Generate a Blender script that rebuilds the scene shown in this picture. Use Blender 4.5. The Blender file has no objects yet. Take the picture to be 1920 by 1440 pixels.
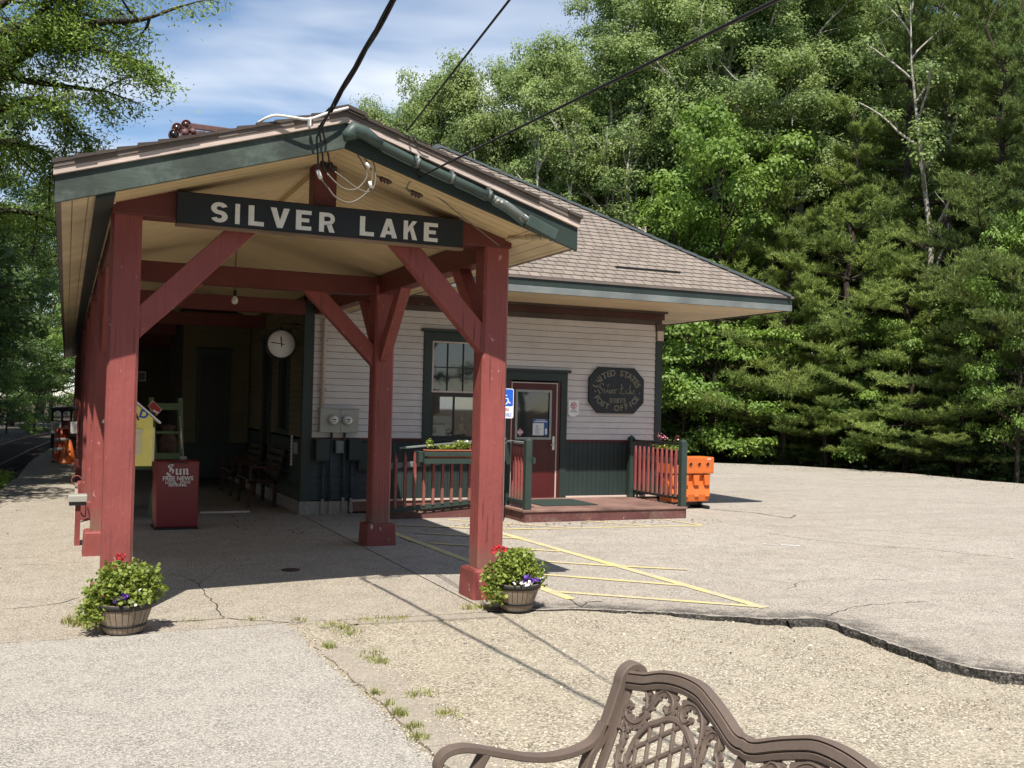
import bpy, bmesh, math, random
import numpy as np
from mathutils import Vector, Matrix
from mathutils.geometry import tessellate_polygon
random.seed(7)
SC = bpy.context.scene
COL = SC.collection
R = math.radians
PI = math.pi

# ------------------------------------------------------------------ camera model (from the photo's vanishing points)
YAW, PITCH, ROLL, FPX, EYE = R(23.68), R(1.146), R(1.337), 1904.7, 1.8
def _axes():
    cy, sy = math.cos(YAW), math.sin(YAW); cp, sp = math.cos(PITCH), math.sin(PITCH); cr, sr = math.cos(ROLL), math.sin(ROLL)
    f = Vector((sy, cy, 0)); r = Vector((cy, -sy, 0)); u = Vector((0, 0, 1))
    f2 = cp*f + sp*u; u2 = -sp*f + cp*u
    return cr*r + sr*u2, -sr*r + cr*u2, f2
AX_R, AX_U, AX_F = _axes()
EYEP = Vector((0, 0, EYE))
def ray(x, y):
    return AX_R*((x-960)/FPX) - AX_U*((y-720)/FPX) + AX_F
def gp(x, y, z=0.0):                     # a photo point on the ground
    d = ray(x, y); return EYEP + d*((z-EYE)/d.z)
def yp(x, y, Y):                         # a photo point on the plane Y = const
    d = ray(x, y); return EYEP + d*(Y/d.y)

cam = bpy.data.cameras.new('camera'); cam.sensor_width = 36; cam.lens = FPX/1920*36
cam.clip_start = .05; cam.clip_end = 2000
camo = bpy.data.objects.new('camera', cam); COL.objects.link(camo); SC.camera = camo
m = Matrix((AX_R, AX_U, -AX_F)).transposed().to_4x4(); m.translation = EYEP; camo.matrix_world = m

# ------------------------------------------------------------------ object helpers
def tag(o, label=None, cat=None, group=None, kind=None):
    if label: o['label'] = label
    if cat: o['category'] = cat
    if group: o['group'] = group
    if kind: o['kind'] = kind
    return o
def thing(name, label, cat, loc=(0, 0, 0), group=None, rz=0):
    o = bpy.data.objects.new(name, None); COL.objects.link(o)
    o.location = loc; o.rotation_euler = (0, 0, rz); o.empty_display_size = .1
    return tag(o, label, cat, group)
def link(name, mesh, mat=None, parent=None):
    o = bpy.data.objects.new(name, mesh); COL.objects.link(o)
    if mat is not None and not mesh.materials: mesh.materials.append(mat)
    if parent is not None: o.parent = parent
    return o
def copy_tree(o, parent=None):
    c = o.copy(); COL.objects.link(c)
    if parent is not None: c.parent = parent
    for ch in list(o.children): copy_tree(ch, c)
    return c

class MB:
    """collects shapes; build() links them as ONE mesh object"""
    def __init__(s): s.v = []; s.f = []; s.sm = []
    def add(s, vs, fs, smooth=False):
        b = len(s.v); s.v += [tuple(p) for p in vs]
        for f in fs: s.f.append([i+b for i in f]); s.sm.append(smooth)
        return s
    def box(s, x0, x1, y0, y1, z0, z1):
        vs = [(x, y, z) for z in (z0, z1) for y in (y0, y1) for x in (x0, x1)]
        return s.add(vs, [(0, 2, 3, 1), (4, 5, 7, 6), (0, 1, 5, 4), (2, 6, 7, 3), (0, 4, 6, 2), (1, 3, 7, 5)])
    def bar(s, p, q, w, h, up=(0, 0, 1)):
        p = Vector(p); q = Vector(q); d = (q-p).normalized(); up = Vector(up)
        a = d.cross(up)
        if a.length < 1e-5: a = d.cross(Vector((1, 0, 0)))
        a.normalize(); b = a.cross(d).normalized()
        vs = []
        for c in (p, q):
            for sx, sy in ((-1, -1), (1, -1), (1, 1), (-1, 1)): vs.append(c + a*(sx*w/2) + b*(sy*h/2))
        return s.add(vs, [(3, 2, 1, 0), (4, 5, 6, 7), (0, 1, 5, 4), (1, 2, 6, 5), (2, 3, 7, 6), (3, 0, 4, 7)])
    def tube(s, pts, r, n=8, caps=True):
        pts = [Vector(p) for p in pts]; N = len(pts)
        rs = r if isinstance(r, (list, tuple)) else [r]*N
        vs = []; prev = None
        for i in range(N):
            t = (pts[min(i+1, N-1)]-pts[max(i-1, 0)]).normalized()
            if prev is None:
                a = t.orthogonal().normalized()
            else:
                a = (prev - t*prev.dot(t))
                a = a.normalized() if a.length > 1e-6 else t.orthogonal().normalized()
            prev = a; b = t.cross(a)
            for k in range(n):
                an = 2*PI*k/n; vs.append(pts[i] + (a*math.cos(an)+b*math.sin(an))*rs[i])
        fs = [(i*n+k, i*n+(k+1) % n, (i+1)*n+(k+1) % n, (i+1)*n+k) for i in range(N-1) for k in range(n)]
        if caps: fs += [tuple(range(n))[::-1], tuple((N-1)*n+k for k in range(n))]
        return s.add(vs, fs, n > 5)
    def lathe(s, prof, c=(0, 0, 0), n=32, axis='z'):
        vs = []
        for r, h in prof:
            for k in range(n):
                a = 2*PI*k/n; x, y = r*math.cos(a), r*math.sin(a)
                p = (x, y, h) if axis == 'z' else ((x, h, y) if axis == 'y' else (h, x, y))
                vs.append((p[0]+c[0], p[1]+c[1], p[2]+c[2]))
        N = len(prof)
        fs = [(i*n+k, i*n+(k+1) % n, (i+1)*n+(k+1) % n, (i+1)*n+k) for i in range(N-1) for k in range(n)]
        return s.add(vs, fs, True)
    def prism(s, poly, fn, d0, d1):
        """poly: 2D outline; fn(u, v, d) -> 3D"""
        n = len(poly); vs = [fn(u, v, d0) for u, v in poly] + [fn(u, v, d1) for u, v in poly]
        fs = [tuple(range(n))[::-1], tuple(range(n, 2*n))] + [(i, (i+1) % n, n+(i+1) % n, n+i) for i in range(n)]
        return s.add(vs, fs)
    def ribbon(s, pts, w, d, fn):
        """a flat strip of width w along the 2D polyline pts, thickness d about the plane; fn(u, v, depth) -> 3D"""
        n = len(pts); ws = w if isinstance(w, (list, tuple)) else [w]*n; vs = []
        for i in range(n):
            a = pts[max(i-1, 0)]; b = pts[min(i+1, n-1)]; tx, ty = b[0]-a[0], b[1]-a[1]; L = math.hypot(tx, ty) or 1
            nx, ny = -ty/L*ws[i]/2, tx/L*ws[i]/2
            u, v = pts[i]
            vs += [fn(u+nx, v+ny, -d*.3), fn(u+nx*.55, v+ny*.55, -d*.5), fn(u-nx*.55, v-ny*.55, -d*.5), fn(u-nx, v-ny, -d*.3), fn(u-nx, v-ny, d/2), fn(u+nx, v+ny, d/2)]
        k = 6
        fs = [(i*k+j, i*k+(j+1) % k, (i+1)*k+(j+1) % k, (i+1)*k+j) for i in range(n-1) for j in range(k)]
        fs += [tuple(range(k))[::-1], tuple((n-1)*k+j for j in range(k))]
        return s.add(vs, fs)
    def mesh(s, name):
        me = bpy.data.meshes.new(name); me.from_pydata(s.v, [], s.f)
        me.polygons.foreach_set('use_smooth', s.sm)
        bm = bmesh.new(); bm.from_mesh(me); bmesh.ops.recalc_face_normals(bm, faces=bm.faces); bm.to_mesh(me); bm.free()
        return me
    def build(s, name, mat, parent=None, bevel=0, seg=1):
        o = link(name, s.mesh(name), mat, parent)
        if bevel:
            b = o.modifiers.new('bevel', 'BEVEL'); b.width = bevel; b.segments = seg; b.limit_method = 'ANGLE'; b.angle_limit = R(40)
        return o
def B(*a): return MB().box(*a)

def smooth_path(pts, k=6):
    """Catmull-Rom through the points (any dimension)"""
    P = [np.array(p, float) for p in pts]; P = [2*P[0]-P[1]] + P + [2*P[-1]-P[-2]]; out = []
    for i in range(1, len(P)-2):
        for j in range(k):
            t = j/k; a, b, c, d = P[i-1], P[i], P[i+1], P[i+2]
            out.append(tuple(.5*((2*b)+(-a+c)*t+(2*a-5*b+4*c-d)*t*t+(-a+3*b-3*c+d)*t**3)))
    out.append(tuple(P[-2])); return out

def text_mesh(txt, size, fn, depth=.003, bold=0.0, xs=1.0, spacing=1.0, align='CENTER', shear=0):
    """lettering as real raised geometry; fn(u, v, depth) -> 3D, u along the line, v up"""
    cu = bpy.data.curves.new('lettering', 'FONT'); cu.body = txt; cu.size = size; cu.align_x = align; cu.align_y = 'CENTER'
    cu.extrude = depth/2; cu.offset = bold; cu.space_character = spacing; cu.resolution_u = 4; cu.shear = shear
    o = bpy.data.objects.new('lettering', cu); COL.objects.link(o)
    dg = bpy.context.evaluated_depsgraph_get(); dg.update()
    me = bpy.data.meshes.new_from_object(o.evaluated_get(dg))
    bpy.data.objects.remove(o); bpy.data.curves.remove(cu); me.materials.clear()
    for v in me.vertices: v.co = fn(v.co.x*xs, v.co.y, v.co.z)
    return me
def join_meshes(meshes, name):
    bm = bmesh.new()
    for me in meshes: bm.from_mesh(me)
    out = bpy.data.meshes.new(name); bm.to_mesh(out); bm.free()
    for me in meshes: bpy.data.meshes.remove(me)
    return out
def pen(strokes, nib, ang, fn, d):
    """broad-nib pen strokes (blackletter / script) as raised geometry"""
    mb = MB(); nx, ny = nib*math.cos(ang)/2, nib*math.sin(ang)/2
    for st in strokes:
        for (a, b) in zip(st[:-1], st[1:]):
            poly = [(a[0]-nx, a[1]-ny), (a[0]+nx, a[1]+ny), (b[0]+nx, b[1]+ny), (b[0]-nx, b[1]-ny)]
            mb.prism(poly, fn, 0, d)
    return mb

# ------------------------------------------------------------------ materials
def lin(c):
    return tuple(((x/255)/12.92 if x/255 <= .04045 else (((x/255)+.055)/1.055)**2.4) for x in c)
class NT:
    def __init__(s, name):
        s.m = bpy.data.materials.new(name); s.m.use_nodes = True; s.t = s.m.node_tree; s.t.nodes.clear()
        s.out = s.n('ShaderNodeOutputMaterial')
    def n(s, typ, **kw):
        nd = s.t.nodes.new(typ)
        for k, v in kw.items():
            if k in nd.inputs: nd.inputs[k].default_value = v
            else: setattr(nd, k, v)
        return nd
    def l(s, a, ao, b, bi): s.t.links.new(a.outputs[ao], b.inputs[bi])
    def coord(s, scale=(1, 1, 1), kind='Object', loc=(0, 0, 0)):
        if kind == 'Position':
            tc = s.n('ShaderNodeNewGeometry'); oo = 'Position'
        else:
            tc = s.n('ShaderNodeTexCoord'); oo = kind
        mp = s.n('ShaderNodeMapping'); mp.inputs['Scale'].default_value = scale; mp.inputs['Location'].default_value = loc
        s.l(tc, oo, mp, 'Vector'); return mp
    def noise(s, vec, scale, detail=3, rough=.5):
        nd = s.n('ShaderNodeTexNoise'); nd.inputs['Scale'].default_value = scale; nd.inputs['Detail'].default_value = detail; nd.inputs['Roughness'].default_value = rough
        s.l(vec, 'Vector', nd, 'Vector'); return nd
    def ramp(s, src, so, stops):
        r = s.n('ShaderNodeValToRGB'); e = r.color_ramp.elements
        while len(e) < len(stops): e.new(.5)
        for el, (p, c) in zip(e, stops):
            el.position = p; el.color = (c, c, c, 1) if isinstance(c, (int, float)) else (*c, 1)
        s.l(src, so, r, 'Fac'); return r
    def mix(s, fac, a, b, mode='MIX'):
        """fac: (node, out) or number; a, b: (node, out) or colour"""
        nd = s.n('ShaderNodeMix', data_type='RGBA', blend_type=mode)
        for idx, x in ((0, fac), (6, a), (7, b)):
            if isinstance(x, tuple) and len(x) == 2 and not isinstance(x[0], (int, float)): s.t.links.new(x[0].outputs[x[1]], nd.inputs[idx])
            elif idx == 0: nd.inputs[0].default_value = x
            else: nd.inputs[idx].default_value = (*x, 1)
        return (nd, 2)
    def bsdf(s, col, rough=.6, spec=.4, metal=0, **kw):
        b = s.n('ShaderNodeBsdfPrincipled')
        if isinstance(col, tuple) and len(col) == 2 and not isinstance(col[0], (int, float)): s.t.links.new(col[0].outputs[col[1]], b.inputs['Base Color'])
        else: b.inputs['Base Color'].default_value = (*col, 1)
        b.inputs['Roughness'].default_value = rough; b.inputs['Specular IOR Level'].default_value = spec; b.inputs['Metallic'].default_value = metal
        for k, v in kw.items(): b.inputs[k].default_value = v
        s.l(b, 'BSDF', s.out, 'Surface'); s.b = b; return b
    def bump(s, src, so, dist=.01, strength=1.0, prev=None):
        bp = s.n('ShaderNodeBump'); bp.inputs['Distance'].default_value = dist; bp.inputs['Strength'].default_value = strength
        s.l(src, so, bp, 'Height')
        if prev: s.l(prev, 'Normal', bp, 'Normal')
        s.l(bp, 'Normal', s.b, 'Normal'); return bp

def paint(name, col, rough=.55, var=.25, chip=None, chip_at=.72, grain=(30, 30, 3), bump=.003, spec=.35, chip_scale=14, grime=None, checks=False):
    """old brushed paint on wood: mottled tone, grain relief, optional flaked spots and grime"""
    t = NT(name); c = t.coord(kind='Position'); g = t.coord(grain, 'Position')
    n1 = t.noise(c, 1.7, 4, .6); n2 = t.noise(g, 1.0, 4, .6)
    lo = tuple(x*(1-var) for x in col); hi = tuple(min(1, x*(1+var)) for x in col)
    r1 = t.ramp(n1, 'Fac', [(.3, lo), (.7, hi)])
    c1 = t.mix((t.ramp(n2, 'Fac', [(.35, .0), (.75, .28)]), 'Color'), (r1, 'Color'), tuple(x*.62 for x in col))
    if grime:
        n4 = t.noise(c, 5.0, 5, .7); c1 = t.mix((t.ramp(n4, 'Fac', [(.5, 0), (.78, .6)]), 'Color'), c1, grime)
    n3 = t.noise(t.coord((1, 1, .6), 'Position'), chip_scale, 5, .7)
    if chip is not None:
        c1 = t.mix((t.ramp(n3, 'Fac', [(chip_at, 0), (chip_at+.02, 1)]), 'Color'), c1, chip)
    if checks:
        n5 = t.noise(t.coord((34, 34, .9), 'Position'), 1.0, 3, .55); n6 = t.noise(c, 1.3, 2, .5)
        ck5 = t.n('ShaderNodeMath', operation='MULTIPLY'); a5 = t.ramp(n5, 'Fac', [(.60, 0), (.635, 1), (.66, 1), (.70, 0)]); b5 = t.ramp(n6, 'Fac', [(.45, 0), (.6, .85)]); t.l(a5, 'Color', ck5, 0); t.l(b5, 'Color', ck5, 1)
        c1 = t.mix((ck5, 0), c1, tuple(x*.35 for x in col))
        sz_ = t.n('ShaderNodeSeparateXYZ'); t.l(c, 'Vector', sz_, 'Vector'); n7 = t.noise(c, 4, 4, .7); ad = t.n('ShaderNodeMath', operation='MULTIPLY_ADD'); t.l(n7, 'Fac', ad, 0); ad.inputs[1].default_value = -.55; t.l(sz_, 'Z', ad, 2)
        c1 = t.mix((t.ramp(ad, 0, [(0.0, .55), (.28, 0)]), 'Color'), c1, (.16, .12, .09))
    t.bsdf(c1, rough, spec)
    bp = t.bump(n2, 'Fac', bump, .7)
    t.bump(n3, 'Fac', bump*1.2, .6, bp)
    return t.m
def plain(name, col, rough=.5, spec=.4, metal=0, var=.12, scale=9, bump=0.0, **kw):
    t = NT(name); n = t.noise(t.coord(), scale, 4, .6)
    r = t.ramp(n, 'Fac', [(.3, tuple(x*(1-var) for x in col)), (.7, tuple(min(1, x*(1+var)) for x in col))])
    t.bsdf((r, 'Color'), rough, spec, metal, **kw)
    if bump: t.bump(n, 'Fac', bump, .5)
    return t.m
M = {}
RED = (.27, .072, .066); GREEN = (.027, .040, .036)
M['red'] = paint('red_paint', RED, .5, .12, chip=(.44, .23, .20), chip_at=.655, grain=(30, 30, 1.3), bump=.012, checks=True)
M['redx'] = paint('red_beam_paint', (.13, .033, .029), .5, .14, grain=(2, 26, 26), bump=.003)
M['redbase'] = paint('red_plinth_paint', (.23, .058, .052), .6, .2, chip=(.5, .42, .38), chip_at=.64, bump=.008, chip_scale=9)
M['maroon'] = paint('maroon_paint', (.085, .014, .014), .4, .12, bump=.001)
M['green'] = paint('green_trim_paint', GREEN, .5, .18, bump=.002, chip=(.3, .3, .27), chip_at=.76)
M['greenold'] = paint('weathered_green_paint', (.05, .068, .058), .65, .5, chip=(.55, .5, .42), chip_at=.765, grain=(3, 30, 24), bump=.004, grime=(.16, .2, .18))
M['greenpost'] = paint('green_rail_paint', (.032, .050, .043), .5, .15, bump=.002, chip=(.3, .3, .27), chip_at=.77)
M['wainscot'] = paint('dark_green_board_paint', (.026, .041, .038), .5, .15, bump=.002)
M['blueboard'] = paint('blue_green_board_paint', (.035, .05, .058), .55, .25, bump=.002)
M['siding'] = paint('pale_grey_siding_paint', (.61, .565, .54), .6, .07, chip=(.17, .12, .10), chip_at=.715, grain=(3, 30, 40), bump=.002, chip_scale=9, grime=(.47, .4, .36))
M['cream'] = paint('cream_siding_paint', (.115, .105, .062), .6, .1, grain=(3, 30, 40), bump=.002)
M['skirt'] = paint('worn_dark_red_skirt', (.125, .048, .045), .65, .3, chip=(.42, .33, .26), chip_at=.66, grain=(3, 30, 30), bump=.004, grime=(.24, .19, .14))
M['trimpink'] = paint('weathered_pale_trim', (.55, .45, .40), .7, .15, chip=(.25, .2, .18), chip_at=.72, grain=(3, 30, 30), bump=.003)
M['trimdark'] = paint('faded_dark_trim', (.16, .13, .115), .7, .2, grain=(3, 30, 30), bump=.003)
M['frieze'] = paint('flaking_red_frieze', (.065, .021, .017), .6, .25, chip=(.4, .33, .24), chip_at=.66, chip_scale=10, bump=.004, grime=(.07, .05, .035))
M['friezedark'] = paint('flaking_brown_frieze', (.075, .055, .045), .6, .25, chip=(.38, .32, .25), chip_at=.70, chip_scale=9, bump=.004)
M['galv'] = paint('grey_weathered_fascia', (.17, .19, .187), .55, .3, chip=(.5, .48, .42), chip_at=.74, grain=(3, 26, 26), bump=.002, grime=(.13, .16, .16))
def boards(name, col, axis, w, var=.1):
    """narrow tongue-and-groove boards: real grooves as bump, each board its own tone"""
    t = NT(name); c = t.coord(kind='Position'); sx = t.n('ShaderNodeSeparateXYZ'); t.l(c, 'Vector', sx, 'Vector')
    d = t.n('ShaderNodeMath', operation='DIVIDE'); t.l(sx, axis, d, 0); d.inputs[1].default_value = w
    fr = t.n('ShaderNodeMath', operation='FRACT'); t.l(d, 0, fr, 0)
    fl = t.n('ShaderNodeMath', operation='FLOOR'); t.l(d, 0, fl, 0)
    wn = t.n('ShaderNodeTexWhiteNoise', noise_dimensions='1D'); t.l(fl, 0, wn, 'W')
    groove = t.ramp(fr, 0, [(.0, 0), (.05, 1), (.95, 1), (1.0, 0)])
    n1 = t.noise(c, 1.1, 5, .65)
    base = t.ramp(n1, 'Fac', [(.3, tuple(x*(1-var*1.6) for x in col)), (.7, tuple(min(1, x*(1+var)) for x in col))])
    c1 = t.mix((t.ramp(wn, 'Value', [(0, 0), (1, .3)]), 'Color'), (base, 'Color'), tuple(x*.78 for x in col))
    c2 = t.mix((groove, 'Color'), tuple(x*.25 for x in col), c1)
    n2 = t.noise(c, 7, 5, .7)
    c3 = t.mix((t.ramp(n2, 'Fac', [(.58, 0), (.75, .45)]), 'Color'), c2, tuple(x*.45 for x in col))
    t.bsdf(c3, .6, .3); t.bump(groove, 'Color', .006, .8)
    return t.m
M['soffity'] = boards('cream_soffit_boards', (.66, .52, .30), 'Y', .14)
M['soffitx'] = boards('cream_eave_boards', (.64, .53, .34), 'X', .11, .2)
M['soffitm'] = boards('pale_eave_boards', (.62, .50, .32), 'Y', .1, .12)
M['deck'] = boards('worn_red_deck_boards', (.24, .145, .12), 'Y', .14, .4)
def shingle(name, col, amt=.16):
    t = NT(name); g = t.n('ShaderNodeNewGeometry'); c = t.coord(kind='Position')
    n = t.noise(c, 260, 2, .7); n2 = t.noise(c, 1.2, 4, .6)
    a = t.ramp(g, 'Random Per Island', [(0, tuple(x*(1-amt) for x in col)), (.5, col), (1, tuple(x*(1+amt*.8) for x in col))])
    b = t.mix((t.ramp(n, 'Fac', [(.35, .35), (.65, 0)]), 'Color'), (a, 'Color'), tuple(x*.5 for x in col))
    b = t.mix((t.ramp(n2, 'Fac', [(.4, .0), (.75, .22)]), 'Color'), b, tuple(x*.7 for x in col))
    t.bsdf(b, .85, .2); t.bump(n, 'Fac', .003, .6); return t.m
M['shingle'] = shingle('tan_asphalt_shingles', (.25, .213, .183))
M['shingledark'] = shingle('dark_shingle_edges', (.085, .07, .062))
M['slot'] = plain('shingle_underlay', (.05, .038, .03), .9, .1)
M['cap'] = plain('dark_ridge_cap', (.045, .055, .058), .7, .3)
def glass(name, tint=(.012, .016, .017), rough=.03):
    t = NT(name); c = t.coord(kind='Position'); n = t.noise(c, 2.2, 2, .5)
    t.bsdf(tint, rough, .9); t.b.inputs['IOR'].default_value = 1.6; t.bump(n, 'Fac', .004, .25); return t.m
M['glass'] = glass('window_glass')
M['black'] = plain('black_paint', (.012, .012, .013), .45)
M['dark'] = plain('dark_interior', (.014, .013, .012), .8)
M['signblack'] = paint('dark_slate_sign_paint', (.017, .020, .024), .45, .25, bump=.001)
M['white'] = plain('white_paint', (.78, .78, .76), .45, var=.04)
M['letter'] = plain('off_white_lettering', (.74, .74, .72), .5, var=.08, scale=30)
M['gold'] = plain('faded_gold_lettering', (.17, .155, .11), .55, var=.4, scale=40)
M['woodedge'] = paint('worn_sign_edge', (.19, .13, .085), .7, .4, grain=(3, 30, 30))
M['grey'] = plain('grey_metal', (.30, .31, .29), .5, var=.1)
M['meterbox'] = plain('beige_grey_enclosure', (.34, .335, .30), .5, var=.05)
M['conduit'] = paint('green_painted_conduit', (.05, .076, .067), .45, .25, chip=(.5, .52, .5), chip_at=.72, grain=(20, 20, 20), bump=.001)
M['conduitworn'] = paint('bare_metal_conduit', (.15, .17, .16), .4, .5, chip=(.6, .62, .6), chip_at=.6, bump=.001)
M['cable'] = plain('black_cable', (.012, .012, .013), .5)
M['cablegrey'] = plain('grey_cable', (.17, .15, .12), .55)
M['whitecable'] = plain('white_cable', (.72, .7, .66), .5, var=.1)
M['ceramic'] = plain('brown_ceramic', (.06, .035, .028), .25, .5)
M['steel'] = plain('brushed_steel', (.5, .5, .48), .3, .5, 1.0)
M['mat'] = plain('dark_green_mat', (.035, .05, .045), .9, .1, var=.2, scale=60, bump=.004)
M['concrete'] = plain('grey_concrete', (.27, .25, .225), .9, .2, var=.18, scale=14, bump=.006)
M['orange'] = plain('orange_plastic', (.58, .135, .026), .45, .4, var=.1, scale=3)
M['orangered'] = plain('worn_orange_plastic', (.36, .05, .02), .5, .4, var=.3, scale=5)
M['redbox'] = plain('dark_red_enamel', (.20, .013, .022), .3, .5, var=.1, scale=3)
M['yellow'] = plain('yellow_box_paint', (.86, .74, .20), .5, var=.05)
M['creamp'] = plain('cream_panel', (.72, .64, .42), .5, var=.06)
M['cartgreen'] = paint('old_cart_green', (.075, .11, .05), .6, .25, bump=.003)
M['slat'] = paint('dark_bench_slats', (.04, .034, .031), .6, .25)
M['bronze'] = paint('brown_bench_enamel', (.136, .103, .086), .6, .14, chip=(.42, .37, .31), chip_at=.745, grain=(60, 60, 60), bump=.0012, spec=.28, chip_scale=26, grime=(.20, .16, .13))
M['blue'] = plain('sign_blue', (.015, .10, .52), .4)
M['signred'] = plain('sign_red', (.33, .02, .02), .45)
M['terracotta'] = plain('terracotta', (.42, .13, .06), .7, var=.12)
M['soil'] = plain('potting_soil', (.02, .014, .01), .95, .1, var=.4, scale=60, bump=.01)
M['barrel'] = paint('weathered_barrel_staves', (.23, .18, .135), .7, .3, grain=(55, 55, 5), bump=.004)
M['hoop'] = plain('dark_barrel_hoop', (.022, .02, .02), .6)
M['rust'] = plain('rusty_steel', (.09, .05, .035), .7, .3, .3, var=.3, scale=20)
M['tie'] = paint('weathered_tie_wood', (.06, .048, .04), .9, .3)
M['lens'] = plain('dark_signal_lens', (.012, .012, .012), .12, .7)
M['lensred'] = plain('red_signal_lens', (.06, .022, .018), .12, .7)
M['lapshade'] = plain('painted_lap_shade', (.17, .15, .14), .9, .1)  # shade under the clapboard lips, painted into their undersides
M['maroonmetal'] = plain('faded_maroon_iron', (.13, .062, .058), .6, var=.2, scale=20)
M['flower_red'] = plain('red_petals', (.55, .008, .02), .6, var=.25, scale=60)
M['flower_purple'] = plain('purple_petals', (.13, .05, .34), .6, var=.3, scale=60)
M['flower_white'] = plain('white_petals', (.82, .8, .78), .6)
M['flower_pink'] = plain('pink_petals', (.68, .25, .32), .6, var=.3, scale=60)
M['flower_yellow'] = plain('yellow_petals', (.75, .62, .15), .6)
M['paper'] = plain('paper', (.72, .72, .70), .8, .2, var=.04)
M['cardboard'] = plain('cardboard', (.36, .26, .13), .8)
M['ink'] = plain('dark_ink', (.05, .05, .06), .6)
M['pinkink'] = plain('pink_print', (.58, .28, .29), .6)
M['blueink'] = plain('blue_print', (.04, .10, .26), .6)
M['bulb'] = plain('milky_glass_bulb', (.7, .7, .66), .2, .5)
def leaf_mat(name, c0, c1, trans=.35, gloss=.03):
    t = NT(name); g = t.n('ShaderNodeNewGeometry'); oi = t.n('ShaderNodeObjectInfo')
    n = t.noise(t.coord(), .4, 2, .5)
    a = t.ramp(g, 'Random Per Island', [(0, c0), (1, c1)])
    b = t.mix((t.ramp(n, 'Fac', [(.35, 0), (.68, .55)]), 'Color'), (a, 'Color'), tuple(x*y for x, y in zip(c1, (1.45, 1.25, .9))))
    hs = t.n('ShaderNodeHueSaturation'); t.l(b[0], 2, hs, 'Color')
    mr = t.n('ShaderNodeMapRange'); t.l(oi, 'Random', mr, 'Value'); mr.inputs['To Min'].default_value = .8; mr.inputs['To Max'].default_value = 1.2
    t.l(mr, 'Result', hs, 'Value')
    d = t.n('ShaderNodeBsdfDiffuse'); tr = t.n('ShaderNodeBsdfTranslucent'); gl = t.n('ShaderNodeBsdfGlossy'); gl.inputs['Roughness'].default_value = .55
    t.l(hs, 'Color', d, 'Color')
    warm = t.mix(.5, (hs, 'Color'), tuple(min(1, x*1.5) for x in c1)); t.l(warm[0], 2, tr, 'Color')
    m1 = t.n('ShaderNodeMixShader'); m1.inputs[0].default_value = trans; t.l(d, 0, m1, 1); t.l(tr, 0, m1, 2)
    m2 = t.n('ShaderNodeMixShader'); m2.inputs[0].default_value = gloss; t.l(m1, 0, m2, 1); t.l(gl, 0, m2, 2)
    t.l(m2, 0, t.out, 'Surface'); return t.m
M['leaf_aspen'] = leaf_mat('aspen_leaf', (.14, .215, .075), (.235, .325, .115), .42)
M['leaf_maple'] = leaf_mat('maple_leaf', (.11, .205, .038), (.19, .305, .06), .42)
M['leaf_dark'] = leaf_mat('woodland_leaf', (.045, .09, .024), (.085, .145, .034))
M['needle'] = leaf_mat('pine_needle', (.14, .21, .066), (.235, .315, .09), .35, .02)
M['needle_dark'] = leaf_mat('dark_pine_needle', (.095, .145, .05), (.165, .23, .07), .3, .02)
M['leaf_locust'] = leaf_mat('locust_leaflet', (.10, .18, .036), (.21, .31, .058))
M['leaf_pot'] = leaf_mat('geranium_leaf', (.075, .15, .02), (.29, .36, .075), .3)
M['grass'] = leaf_mat('grass_blade', (.13, .17, .05), (.28, .29, .10), .3)
M['weed'] = leaf_mat('weed_leaf', (.12, .2, .03), (.22, .3, .05), .4)
def bark(name, c0, c1, scale=(9, 9, 1.5)):
    t = NT(name); n = t.noise(t.coord(scale), 1, 5, .65)
    t.bsdf((t.ramp(n, 'Fac', [(.3, c0), (.7, c1)]), 'Color'), .9, .15); t.bump(n, 'Fac', .03, .6); return t.m
M['bark'] = bark('dark_bark', (.025, .02, .016), (.08, .065, .052))
M['bark_pine'] = bark('pine_bark', (.035, .026, .022), (.09, .07, .058))
M['bark_pale'] = bark('pale_aspen_bark', (.26, .24, .20), (.58, .55, .48), (5, 5, 9))
M['bark_white'] = bark('white_birch_bark', (.16, .14, .12), (.52, .48, .43), (4, 4, 11))

def pavement(name, lo, mid, hi, patch, scale=95, bump=.006, dust=None, dustf=.32, streak=False):
    """worn asphalt: exposed aggregate grains, broad stains, fine relief"""
    t = NT(name); c = t.coord(kind='Position')
    v = t.n('ShaderNodeTexVoronoi'); v.inputs['Scale'].default_value = scale; t.l(c, 'Vector', v, 'Vector')
    sp = t.n('ShaderNodeSeparateColor'); t.l(v, 'Color', sp, 'Color')
    g = t.ramp(sp, 'Red', [(0, lo), (.22, lo), (.42, mid), (.7, mid), (1, hi)])
    edge = t.ramp(v, 'Distance', [(0, 0), (.55, .0), (.9, .55)])
    c1 = t.mix((edge, 'Color'), (g, 'Color'), tuple(x*.6 for x in lo))
    n1 = t.noise(c, .55, 5, .6); n2 = t.noise(c, 3.1, 5, .65)
    c2 = t.mix((t.ramp(n1, 'Fac', [(.38, 0), (.68, .7)]), 'Color'), c1, patch, 'MULTIPLY')
    c3 = t.mix((t.ramp(n2, 'Fac', [(.40, 0), (.66, dustf)]), 'Color'), c2, tuple(x*1.25 for x in mid) if dust is None else dust)
    if streak:
        n8 = t.noise(t.coord((.10, .9, 1), 'Position'), 1.6, 5, .65); c3 = t.mix((t.ramp(n8, 'Fac', [(.48, 0), (.70, .55)]), 'Color'), c3, tuple(x*.68 for x in mid))
    n3 = t.noise(c, 55, 3, .6)
    c4 = t.mix((t.ramp(n3, 'Fac', [(.3, .4), (.5, 0)]), 'Color'), c3, tuple(x*.5 for x in mid))
    t.bsdf(c4, .93, .15)
    b1 = t.bump(sp, 'Green', bump, .35); t.bump(n3, 'Fac', bump*2, .5, b1); return t.m
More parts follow.
